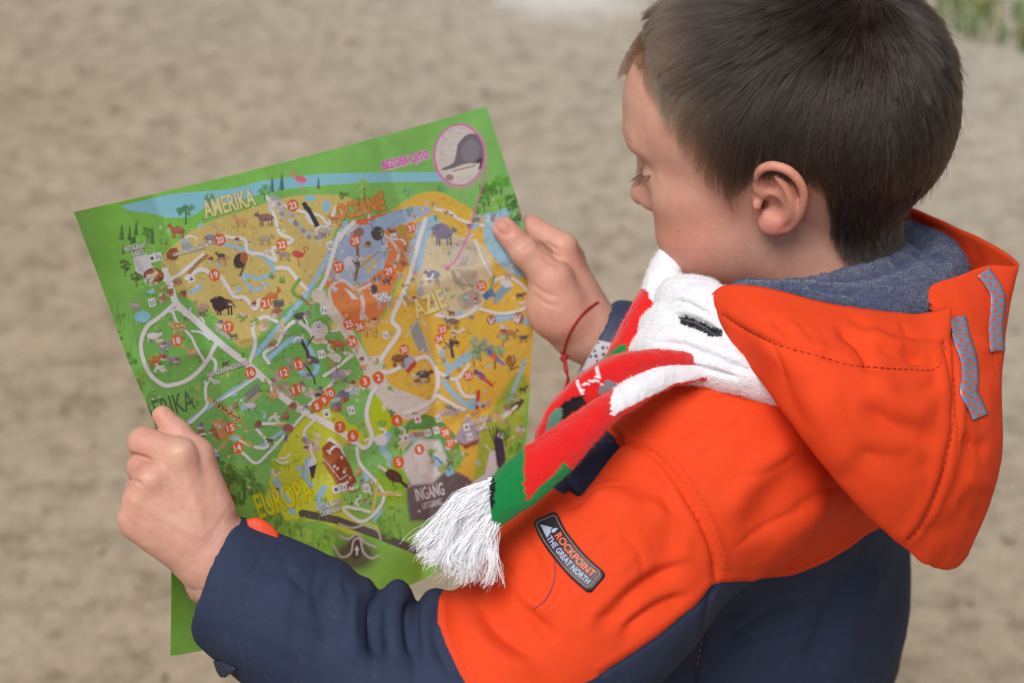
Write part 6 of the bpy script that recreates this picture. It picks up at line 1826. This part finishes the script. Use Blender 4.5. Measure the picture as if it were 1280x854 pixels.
# ------------------------------------------------------------------ knitted scarf
SW, SR, SG, SB = srgb('f1f1f6'), srgb('e02020'), srgb('12803f'), srgb('14141a')
def band(top, bot, thick, bow=0.0, nu=14, k=72):
    """flat knitted tube between two edge lines; returns V, quads and the parameters along / around"""
    A = crom(CC(top), nu); B = crom(CC(bot), nu)
    n = len(A)
    c = (A + B) / 2; h = (A - B) / 2
    T = np.gradient(c, axis=0); T /= np.linalg.norm(T, axis=1, keepdims=True)
    N = np.cross(T, h); N /= np.linalg.norm(N, axis=1, keepdims=True)
    N *= np.where((N * c).sum(1, keepdims=True) > 0, -1, 1)      # towards the photographer
    a = np.arange(k) / k * 2 * np.pi
    ca, sa = np.cos(a), np.sin(a)
    prof = np.sign(sa) * np.abs(sa) ** 0.55
    off = prof * thick / 2
    bw = np.asarray(bow if np.ndim(bow) else np.full(n, bow), float)
    bw = np.interp(np.linspace(0, 1, n), np.linspace(0, 1, len(bw)), bw)
    V = c[:, None] + h[:, None] * ca[None, :, None] + N[:, None] * (off[None, :] + bw[:, None] * (1 - ca ** 2)[None, :])[..., None]
    i, j = np.meshgrid(np.arange(n - 1), np.arange(k), indexing='ij'); i = i.ravel(); j = j.ravel(); j2 = (j + 1) % k
    Q = np.stack([i * k + j, (i + 1) * k + j, (i + 1) * k + j2, i * k + j2], 1)
    V = np.concatenate([V.reshape(-1, 3), c[:1], c[-1:]])
    jj = np.arange(k); m = n * k
    F = [Q, np.concatenate([np.stack([jj, (jj + 1) % k, np.full(k, m)], 1), np.stack([(n - 1) * k + (jj + 1) % k, (n - 1) * k + jj, np.full(k, m + 1)], 1)])]
    # make quads face outward
    Nn = normals(V, Q)
    s = k // 4
    if (Nn[(n // 2) * k + s] * V[(n // 2) * k + s]).sum() > 0:
        F = [f[:, ::-1] for f in F]
    al = np.concatenate([np.repeat(np.linspace(0, 1, n), k), [0, 1]]); ac = np.concatenate([np.tile(ca, n), [0, 0]])
    return V, F, al, ac
def knit_material():
    m = Mat('knit_wool', roughness=0.95)
    m.set('Sheen Weight', 0.35); m.set('Sheen Roughness', 0.5); m.set('Specular IOR Level', 0.1)
    c = m.attr('tint')
    c = m.mix(m.math('MULTIPLY', m.noise(600, 3), 0.25), c, m.mix(1.0, c, (0.55, 0.55, 0.58), 'MULTIPLY'))
    m.base(c)
    b = m.bump(m.noise(1100, 3, 0.7), 0.5, 0.0012)
    sep = m.nt.nodes.new('ShaderNodeAttribute'); sep.attribute_name = 'rows'
    m.bump(m.math('SINE', m.math('MULTIPLY', sep.outputs['Fac'], 1.0)), 0.16, 0.0006, b)
    return m.m
def fuzz(parts, parent, n, ln=0.0022, name='wool_fuzz'):
    V = np.concatenate([p[0] for p in parts]); N = np.concatenate([p[1] for p in parts]); T = np.concatenate([p[2] for p in parts])
    face = -(N * V).sum(1) / np.linalg.norm(V, axis=1)
    c = np.where(face > -0.35)[0]
    i = rng.choice(c, n); k = 4
    cur = np.zeros((n, k, 3)); cur[:, 0] = V[i] + rng.standard_normal((n, 3)) * 0.0004
    d = N[i] * 0.8 + rng.standard_normal((n, 3)) * 0.55; d /= np.linalg.norm(d, axis=1, keepdims=True)
    L = ln * rng.uniform(0.4, 1.3, n) ** 1.5
    for j in range(1, k):
        cur[:, j] = cur[:, j - 1] + d * (L / (k - 1))[:, None]
        d = d + rng.standard_normal((n, 3)) * 0.45; d /= np.linalg.norm(d, axis=1, keepdims=True)
    m = Mat('wool_fibre', roughness=0.9); m.set('Sheen Weight', 0.3)
    m.base(m.attr('tint'))
    tag(hair_obj(name, cur, 0.000055, m.m, parent, {'tint': np.minimum(T[i] * 1.08, 1)}), kind='stuff')
def build_scarf(parent):
    km = knit_material()
    sc = None
    fz = []
    def add(name, V, F, tint, rows, par, label=None):
        N = normals(V, F[0])
        V = V + N * (fbm(V, 90, 17, 2) * 0.0007 + fbm(V, 420, 23, 2) * 0.00035)[:, None]
        o = mk(name, V, F, km, par, attrs={'tint': tint, 'rows': rows})
        if label:
            tag(o, label)
        fz.append((V, N, tint))
        return o
    def jag(p, amp=1.2):
        return p + np.stack([fbm(np.c_[p * 0.05, np.zeros(len(p))], 6, 3, 2), fbm(np.c_[p * 0.05, np.ones(len(p))], 6, 9, 2)], 1) * amp
    # loops round the neck
    rolls = [([(838, 372, 1.292), (850, 374, 1.268), (872, 380, 1.252), (905, 400, 1.240), (945, 432, 1.236), (985, 456, 1.244)], [0.009, 0.012, 0.0135, 0.014, 0.014, 0.012], 1.0),
             ([(820, 414, 1.285), (834, 408, 1.264), (862, 412, 1.248), (900, 428, 1.238), (945, 452, 1.234), (985, 470, 1.242)], [0.009, 0.0115, 0.0125, 0.013, 0.013, 0.012], 1.0),
             ([(812, 448, 1.285), (822, 440, 1.258), (850, 441, 1.240), (890, 450, 1.230), (935, 466, 1.228), (985, 486, 1.240)], [0.010, 0.0130, 0.0145, 0.0140, 0.0125, 0.012], 1.0)]
    ch = [(crom(CC(a), 4), crom(np.array(b)[:, None], 4)[:, 0]) for a, b, _ in rolls]
    def f(P):
        d = None
        for a, b in ch:
            e = sd_chain(P, a, b, 0.006)
            d = e if d is None else smin(d, e, 0.0035)
        return d
    a = np.concatenate([c_[0] for c_ in ch])
    V, Q = nets(f, a.min(0) - 0.02, a.max(0) + 0.02, 0.0011)
    V = laplace(V, quad_edges(Q), 2, 0.5)
    N = normals(V, Q); s = Stroke(V, N)
    s.add([(808, 430), (840, 428), (880, 440), (950, 470)], 3.2, -0.0046); s.add([(826, 396), (850, 394), (880, 404), (910, 424)], 3.0, -0.0044); s.add([(838, 378), (858, 378), (890, 396)], 2.6, -0.0028)
    s.add([(815, 454), (860, 457), (930, 474)], 3, -0.0030); s.add([(850, 424), (900, 436), (945, 458)], 5, 0.0010); s.add([(822, 446), (842, 434), (846, 426)], 3, -0.0012)
    V = s.done(); p = pix(V)
    t = np.tile(SW, (len(V), 1))
    blk = inpoly(jag(p), [(848, 396), (856, 394), (872, 400), (890, 408), (902, 412), (904, 420), (890, 421), (872, 413), (852, 406)])
    t[blk] = SB
    edge_red = inpoly(p, [(836, 372), (848, 360), (843, 366), (838, 380)])
    rows = (p[:, 1] - 0.35 * p[:, 0]) * 1.9
    sc = add('scarf', V, [Q], t, rows, parent, 'white red and green knitted scarf wound round the neck')
    # the far end hanging in front of the chest
    top = [(846, 300, 1.318), (829, 312, 1.312), (812, 340, 1.305), (803, 364, 1.300), (783, 400, 1.296), (758, 443, 1.292), (732, 486, 1.290), (712, 520, 1.290)]
    bot = [(870, 330, 1.300), (850, 340, 1.292), (846, 362, 1.288), (832, 386, 1.284), (820, 416, 1.280), (808, 446, 1.278), (784, 490, 1.278), (764, 525, 1.278)]
    V, F, al, ac = band(top, bot, 0.0065, 0.006)
    p = jag(pix(V), 1.3)
    t = np.tile(SR, (len(V), 1))
    t[inpoly(p, [(860, 290), (815, 300), (790, 362), (807, 360), (812, 372), (818, 378), (822, 384), (834, 388), (880, 380)])] = SW
    t[inpoly(p, [(798, 398), (806, 470), (740, 480), (700, 470), (752, 448), (776, 430), (781, 434), (783, 428)]) & (p[:, 1] > 428) & (p[:, 0] < 783)] = SG
    t[inpoly(p, [(790, 470), (812, 428), (830, 400), (812, 460), (800, 480)])] = SW
    add('scarf_tail', V, F, t, al * 1300, sc)
    # rolled fold under the loop
    top = [(872, 452, 1.236), (836, 446, 1.226), (800, 444, 1.220), (764, 450, 1.218), (732, 470, 1.218), (708, 497, 1.220), (690, 524, 1.224), (680, 545, 1.228)]
    bot = [(880, 474, 1.230), (845, 474, 1.216), (808, 482, 1.208), (775, 496, 1.204), (745, 514, 1.204), (722, 534, 1.206), (706, 552, 1.210), (696, 565, 1.214)]
    V, F, al, ac = band(top, bot, 0.0080, [0.006, 0.010, 0.012, 0.012, 0.010, 0.006])
    p = jag(pix(V), 1.2)
    t = np.tile(SR, (len(V), 1))
    for ln_, w_ in (([(745, 458), (748, 472), (753, 488)], 1.6), ([(722, 476), (727, 488), (729, 500)], 1.6), ([(747, 472), (730, 482)], 1.2)):
        d, _ = poly_dist(p, ln_); t[d < w_] = SW
    t[inpoly(p, [(748, 484), (760, 476), (774, 478), (772, 488), (756, 494), (748, 492)])] = srgb('86868c')
    t[inpoly(p, [(696, 520), (702, 505), (716, 496), (730, 494), (732, 506), (716, 516), (700, 530)])] = SB
    t[inpoly(p, [(680, 552), (686, 520), (698, 508), (704, 516), (700, 535), (690, 560)])] = srgb('5c8f7a')
    add('scarf_tail', V, F, t, al * 1300, sc)
    # the near end with its zigzag border, lying over the shoulder
    top = [(900, 462, 1.232), (862, 460, 1.222), (820, 458, 1.211), (790, 472, 1.203), (766, 488, 1.197), (732, 508, 1.191), (696, 532, 1.186), (655, 560, 1.181), (632, 580, 1.178), (612, 600, 1.177)]
    bot = [(905, 474, 1.226), (872, 476, 1.214), (832, 488, 1.202), (800, 506, 1.193), (776, 522, 1.187), (752, 545, 1.182), (728, 572, 1.178), (706, 598, 1.174), (664, 632, 1.172), (617, 662, 1.172)]
    V, F, al, ac = band(top, bot, 0.0062, [0.001, 0.003, 0.004, 0.004, 0.003])
    p = jag(pix(V), 1.3)
    t = np.tile(SR, (len(V), 1))
    t[inpoly(p, [(767, 484), (792, 466), (822, 450), (880, 446), (930, 460), (890, 470), (846, 480), (806, 498), (764, 521), (763, 504)])] = SW
    t[inpoly(p, [(590, 600), (654, 556), (656, 580), (655, 612), (660, 626), (672, 612), (690, 596), (706, 578), (716, 590), (690, 640), (600, 690)])] = SG
    t[inpoly(p, [(604, 598), (617, 594), (619, 612), (617, 630), (612, 640), (604, 640)])] = SB
    nt = add('scarf_tail', V, F, t, al * 1500, sc)
    # fringe: loose white yarn
    n = 2400; k = 14
    w = rng.random(n)
    A, B = C(612, 602, 1.176), C(617, 660, 1.172)
    root = A + (B - A) * w[:, None] + rng.normal(0, 0.0016, (n, 3)) * np.array([1, 0.3, 1])
    tipx = 523 + 70 * w ** 0.8 + rng.normal(0, 11, n); tipy = 676 + 46 * w ** 0.7 + rng.normal(0, 8, n)
    short = rng.random(n) < 0.25
    tipx = np.where(short, tipx + 26 * rng.random(n), tipx); tipy = np.where(short, tipy - 18 * rng.random(n), tipy)
    tipd = 1.180 + rng.uniform(-0.014, 0.012, n) - 0.004 * w
    tip = np.stack([(tipx - 640) / FPX * tipd, (427 - tipy) / FPX * tipd, tipd], 1)
    mid = root * 0.45 + tip * 0.55 + np.stack([rng.normal(-0.006, 0.003, n) * (1 - w), 0.006 + rng.normal(0, 0.003, n), rng.normal(-0.006, 0.004, n)], 1)
    s = np.linspace(0, 1, k)[None, :, None]
    cur = (1 - s) ** 2 * root[:, None] + 2 * s * (1 - s) * mid[:, None] + s ** 2 * tip[:, None]
    own = (w * 46).astype(int); g_ = np.array([np.where(own == q)[0][0] if (own == q).any() else 0 for q in range(46)])[own]
    cur = cur + (cur[g_] - cur) * (0.72 * np.sin(np.linspace(0, 1, k) * 2.2) ** 2)[None, :, None]      # yarns hang in bunches
    ph = rng.random((46, 1, 3))[own] * 6.28
    cur = cur + np.sin(s * (4 + 7 * rng.random((46, 1, 1))[own]) + ph) * 0.0016 * s + np.sin(s * rng.uniform(8, 20, (n, 1, 1)) + rng.random((n, 1, 3)) * 6.28) * 0.0005 * s
    ym = Mat('white_yarn', roughness=0.9); ym.set('Base Color', srgb('f8f8fc')); ym.set('Sheen Weight', 0.3); ym.set('Subsurface Weight', 0.0)
    tag(hair_obj('fringe', cur, np.linspace(1, 0.75, k)[None] * rng.uniform(0.00013, 0.00026, (n, 1)), ym.m, sc), kind='stuff')
    n2 = 1600; i2 = rng.choice(n, n2)                    # loose fibres
    c2 = cur[i2] + np.cumsum(rng.normal(0, 0.00075, (n2, k, 3)), axis=1) * np.linspace(0.2, 1, k)[None, :, None]
    tag(hair_obj('fringe_fibre', c2, np.full((n2, k), 0.00006), ym.m, sc), kind='stuff')
    # bead of gathered yarn where the fringe starts
    mk('fringe_edge', *tube(crom(CC([(613, 597, 1.1765), (615, 615, 1.1755), (616, 632, 1.174), (617, 648, 1.173), (618, 664, 1.172)]), 5), 0.0016, 8), ym.m, sc)
    fuzz(fz, sc, 24000, 0.0011)
    return sc
# ------------------------------------------------------------------ badge, bracelet, trousers, shoes
def build_badge(parent, S):
    arc = crom(np.array([(681, 646), (691, 668), (704.5, 687), (723, 709), (748, 731)], float), 10)
    L = np.concatenate([[0], np.cumsum(np.linalg.norm(np.diff(arc, axis=0), axis=1))]); L /= L[-1]
    tg = np.gradient(arc, axis=0); tg /= np.linalg.norm(tg, axis=1, keepdims=True)
    # widthwise direction leans as the patch is cut: ends are slanted
    perp = np.stack([tg[:, 1], -tg[:, 0]], 1)                 # towards the upper right edge
    A = np.array([S.at(x, y)[0] for x, y in arc]); NN = np.array([S.at(x, y)[1] for x, y in arc])
    n = NN.mean(0); n /= np.linalg.norm(n)
    U = np.array([S.at(x + 9 * a, y + 9 * b)[0] - S.at(x - 9 * a, y - 9 * b)[0] for (x, y), (a, b) in zip(arc, perp)]) / 18.0   # metres per pixel across
    for _ in range(6):
        for M in (A, U):
            M[1:-1] = (M[:-2] + 2 * M[1:-1] + M[2:]) / 4
    dn = max(max(float((S.at(x + q * a, y + q * b)[0] - A[j] - U[j] * q) @ n) for q in (-13, 0, 13)) for j, ((x, y), (a, b)) in enumerate(zip(arc, perp)))
    A = A + n * np.clip(dn - 0.0004, 0, 0.004)
    def P(s, w, lift):
        """s 0..1 along, w in photo pixels across"""
        s = np.asarray(s, float); w = np.asarray(w, float)
        c = np.stack([np.interp(s, L, A[:, k]) for k in range(3)], -1); u = np.stack([np.interp(s, L, U[:, k]) for k in range(3)], -1)
        return c + u * w[..., None] + n * np.asarray(lift)[..., None]
    def rr(s0, s1, w0, w1, cs, cw, q=6):
        """rounded rectangle outline in (s,w)"""
        out = []
        for (cx, cy, a0) in ((s1 - cs, w1 - cw, 0), (s0 + cs, w1 - cw, 90), (s0 + cs, w0 + cw, 180), (s1 - cs, w0 + cw, 270)):
            for a in np.linspace(0, 90, q):
                t = math.radians(a0 + a); out.append((cx + cs * math.cos(t), cy + cw * math.sin(t)))
        # straight sides get extra points so that they follow the curve
        o = np.array(out); res = []
        for i in range(len(o)):
            a, b = o[i], o[(i + 1) % len(o)]
            m = max(1, int(abs(b[0] - a[0]) / 0.03))
            for j in range(m):
                res.append(a + (b - a) * j / m)
        return np.array(res)
    def slab(o, base, top, bev):
        """solid plate over outline o with a bevelled top edge"""
        k = len(o); c = np.array([0.5, 0.0])
        inn = o + (c - o) * np.array([bev / 100.0 * 0.9, bev / 16.0])
        rings = [P(o[:, 0], o[:, 1], np.full(k, base)), P(o[:, 0], o[:, 1], np.full(k, top - 0.0004)), P(inn[:, 0], inn[:, 1], np.full(k, top))]
        # concentric fill so that the top follows the curve
        for f in (0.66, 0.33):
            q = np.stack([inn[:, 0], inn[:, 1] * f], 1); rings.append(P(q[:, 0], q[:, 1], np.full(k, top)))
        q = np.stack([inn[:, 0], inn[:, 1] * 0.02], 1); rings.append(P(q[:, 0], q[:, 1], np.full(k, top)))
        V = np.concatenate(rings); F = []
        i = np.arange(k); j = (i + 1) % k
        for r_ in range(len(rings) - 1):
            F.append(np.stack([r_ * k + i, r_ * k + j, (r_ + 1) * k + j, (r_ + 1) * k + i], 1))
        return V, np.concatenate(F)
    rub = Mat('badge_rubber', roughness=0.45); rub.set('Base Color', srgb('1c1f2b')); rub.bump(rub.noise(500, 2), 0.15, 0.0004)
    V, Q = slab(rr(0.0, 1.0, -16.5, 16.5, 0.06, 6), -0.0010, 0.0022, 1.2)
    Q = Q if (normals(V, Q)[-1] @ n) > 0 else Q[:, ::-1]
    bd = mk('sleeve_badge', V, Q, rub.m, parent)
    tag(bd, 'curved black rubber badge with orange and grey lettering on the sleeve')
    org = Mat('badge_orange', roughness=0.5); org.set('Base Color', srgb('e0673f'))
    gry = Mat('badge_grey', roughness=0.5); gry.set('Base Color', srgb('aab4cc'))
    cop = Mat('badge_border_line', roughness=0.5); cop.set('Base Color', srgb('b98670'))
    o = rr(0.045, 0.955, -13.2, 13.2, 0.045, 4.5)
    pth = P(np.r_[o[:, 0], o[:1, 0]], np.r_[o[:, 1], o[:1, 1]], np.full(len(o) + 1, 0.0023))
    mk('border_line', *tube(pth, 0.00022, 5, cap=False), cop.m, bd)
    def letters(name, body, s0, s1, w0, w1, mat, off):
        V, T = text_tris(body, off)
        s = s0 + (s1 - s0) * V[:, 0]; w = w0 + (w1 - w0) * V[:, 1]
        Pt = P(s, w, np.full(len(V), 0.0027)); Pb = P(s, w, np.full(len(V), 0.0020))
        if np.cross(Pt[T[0, 1]] - Pt[T[0, 0]], Pt[T[0, 2]] - Pt[T[0, 0]]) @ n < 0:
            T = T[:, ::-1]
        E = np.concatenate([T[:, [0, 1]], T[:, [1, 2]], T[:, [2, 0]]])
        key = {(a, b) for a, b in E}
        be = np.array([(a, b) for a, b in E if (b, a) not in key]); m = len(V)
        sd = np.stack([be[:, 1], be[:, 0], be[:, 0] + m, be[:, 1] + m], 1)
        mk(name, np.concatenate([Pt, Pb]), [T, sd], mat, bd, smooth=False)
    letters('lettering', 'ROCKPOINT', 0.27, 0.915, 0.5, 9.8, org.m, 0.02)
    letters('lettering', 'THE GREAT NORTH', 0.245, 0.925, -9.6, -2.0, gry.m, 0.015)
    # mountain emblem: a pale peak with a cut through it and a smaller peak behind
    def flat(poly):
        q = np.array(poly, float); k = len(q)
        V = np.concatenate([P(q[:, 0], q[:, 1], np.full(k, 0.0027)), P(q[:, 0], q[:, 1], np.full(k, 0.0020))])
        i = np.arange(k); j = (i + 1) % k
        tris = np.array([(0, a, a + 1) for a in range(1, k - 1)])
        if np.cross(V[tris[0, 1]] - V[tris[0, 0]], V[tris[0, 2]] - V[tris[0, 0]]) @ n < 0:
            tris = tris[:, ::-1]
        return V, [tris, np.stack([j, i, i + k, j + k], 1)]
    V, F = join([flat([(0.085, -8.5), (0.245, -8.5), (0.215, -1.0), (0.185, 0.5), (0.175, 3.5)]), flat([(0.190, 2.0), (0.222, 0.0), (0.238, 2.8), (0.215, 9.6), (0.200, 7.0)]), flat([(0.186, 5.2), (0.205, 4.0), (0.212, 8.6)])])
    mk('mountain_emblem', V, F, gry.m, bd, smooth=False)
    return bd
def build_bracelet(parent):
    m = Mat('red_cord', roughness=0.8); m.set('Base Color', srgb('a01f1c'))
    m.bump(m.noise(900, 2), 0.4, 0.0006)
    x = np.array([747, 738, 728, 718, 711, 706.5, 705]); y = np.array([378, 384, 393, 406, 419, 433, 444])
    P = cast(far_hand, x, y, 1.33)
    P[:, 2] -= 0.0008
    back = np.array([C(712, 448, 1.405), C(728, 440, 1.424), C(744, 420, 1.428), C(754, 396, 1.418), C(752, 380, 1.402)])
    loop = np.concatenate([P, back, P[:1]])
    path = crom(loop, 6)
    br = mk('bracelet', *tube(path, 0.00075, 7, cap=False), m.m, parent)
    tag(br, 'thin red cord tied round the wrist')
    k0 = P[-1]
    kn = tube(crom(np.array([k0 + v3(-.002, .002, -.001), k0 + v3(.0015, .0005, -.002), k0 + v3(-.001, -.002, -.0015), k0 + v3(.001, -.004, -.0005)]), 6), 0.0017, 8)
    mk('knot', *kn, m.m, br)
    for pts in ([(706, 446, 1.385), (709, 460, 1.384), (709, 475, 1.385), (704, 492, 1.386), (698, 510, 1.387)], [(705, 446, 1.386), (706, 462, 1.387), (711, 474, 1.388), (707, 484, 1.388)]):
        mk('loose_end', *tube(crom(CC(pts), 5), 0.0007, 7), m.m, br)
def build_lower(parent):
    """trousers and shoes, below the frame"""
    hips = np.array([0.165, 1.14, 0.55])
    def leg(s):
        hp = hips + AX_L * 0.055 * s + np.array([0, 0, -0.02]); kn = hips + AX_L * 0.065 * s + AX_F * 0.01; an = hips + AX_L * 0.07 * s - AX_F * 0.01
        kn[2] = 0.30; an[2] = 0.065
        return [W1(hp), W1(kn), W1(an)]
    def f(P):
        d = None
        for s in (1, -1):
            e = sd_chain(P, leg(s), [0.086, 0.064, 0.056], 0.02)
            d = e if d is None else smin(d, e, 0.02)
        d = smin(d, sd_seg(P, W1(hips + [0, 0, 0.02]), W1(hips - [0, 0, 0.03]), 0.095, 0.098), 0.04)
        return smax(d, 0.045 - to_world(P)[:, 2], 0.004)
    c = np.array([W1((x, y, z)) for x in (0.0, 0.34) for y in (0.97, 1.32) for z in (0.03, 0.68)])
    V, Q = nets(f, c.min(0), c.max(0), 0.006)
    N = normals(V, Q); V = V + N * (fbm(V, 22, 2)[:, None] * 0.003)
    m = Mat('dark_denim', roughness=0.85); m.base(m.ramp(m.noise(300, 3), [(0.3, srgb('1c2230')), (0.7, srgb('2e3648'))])); m.weave(400, 0.2)
    mk('trousers', V, Q, m.m, parent)
    up = Mat('shoe_upper', roughness=0.7); up.base(up.ramp(up.noise(80, 3), [(0.3, srgb('24262c')), (0.7, srgb('3a3d44'))]))
    so = Mat('shoe_sole', roughness=0.8); so.set('Base Color', srgb('c9c4ba'))
    for s in (1, -1):
        a = to_world(leg(s)[2][None])[0]
        heel = a - AX_F * 0.045; toe = a + AX_F * 0.115 + AX_L * 0.012 * s
        def g(P, z0=0.012):
            h_ = heel * [1, 1, 0] + [0, 0, 0.036]; b_ = (heel * 0.4 + toe * 0.6) * [1, 1, 0] + [0, 0, 0.036]; t_ = toe * [1, 1, 0] + [0, 0, 0.030]
            d = sd_chain(P, [W1(h_), W1(b_), W1(t_)], [0.031, 0.037, 0.027], 0.02)
            d = smin(d, sd_seg(P, W1(a * [1, 1, 0] + [0, 0, 0.04]), W1(a * [1, 1, 0] + [0, 0, 0.088]), 0.034, 0.036), 0.02)
            return smax(d, 0.016 - to_world(P)[:, 2], 0.003)
        def gs(P):
            w = to_world(P)
            h_ = heel * [1, 1, 0] + [0, 0, 0.010]; b_ = (heel * 0.4 + toe * 0.6) * [1, 1, 0] + [0, 0, 0.010]; t_ = toe * [1, 1, 0] + [0, 0, 0.010]
            d = sd_chain(P, [W1(h_), W1(b_), W1(t_)], [0.034, 0.040, 0.031], 0.02)
            return smax(d, np.abs(w[:, 2] - 0.008) - 0.010, 0.003)
        c = np.array([W1((x, y, z)) for x in (min(heel[0], toe[0]) - 0.05, max(heel[0], toe[0]) + 0.05) for y in (min(heel[1], toe[1]) - 0.05, max(heel[1], toe[1]) + 0.05) for z in (-0.01, 0.14)])
        V, Q = nets(g, c.min(0), c.max(0), 0.004)
        sh = mk('shoe', V, Q, up.m, parent)
        V, Q = nets(gs, c.min(0), c.max(0), 0.004)
        mk('sole', V, Q, so.m, sh)
# ------------------------------------------------------------------ put it all together
def bridge(parts):
    """join the pieces of the body into one connected mesh (the seams lie inside the clothes)"""
    V = np.concatenate([p[0] for p in parts]); n = 0; Q = []; off = []
    for p in parts:
        off.append(n); Q.append(p[1] + n); n += len(p[0])
    Q = np.concatenate(Q)
    t = np.concatenate([p[2] for p in parts])
    T = []
    base = parts[0]
    for k in range(1, len(parts)):
        cen = JOINTS[k - 1]
        i = np.argsort(((base[0] - cen) ** 2).sum(1))[:40:13]; j = np.argsort(((parts[k][0] - cen) ** 2).sum(1))[:40:13]
        a, b, c_ = (i[:3] + off[0]); d, e, f = (j[:3] + off[k])
        T += [(a, b, d), (b, e, d), (b, c_, e), (c_, f, e), (c_, a, f), (a, d, f)]
    return V, [Q, np.array(T)], t
build_ground()
person = empty('person', (0.165, 1.14, 0.0))
tag(person, 'young boy with short brown hair in an orange and navy jacket reading a map', 'person')
SKIN = skin_material()
HV, HQ, ht = head_mesh()
inz, edge = build_hair(HV, HQ, person)
ht = blend(ht, srgb('2c221c'), np.where(inz, np.clip(edge / 0.012, 0, 1), 0) * 0.92)
hand_parts = hands()
body0 = rest_of_body()
JOINTS = [NECK_BASE + v3(0, -0.04, 0.0), C(345, 760, 1.206), C(785, 449, 1.41)]
BV, BF, bt = bridge([body0, (HV, HQ, ht), hand_parts[0], hand_parts[1]])
mk('body', BV, BF, SKIN, person, attrs={'tint': bt})
jk, JV, JQ, JN, JF = build_jacket(person)
JS = build_jacket_trim(jk, JV, JN, JF, person)
build_far_sleeve(jk)
build_hood(person)
build_scarf(person)
build_badge(person, JS)
build_bracelet(person)
build_lower(person)
build_map()
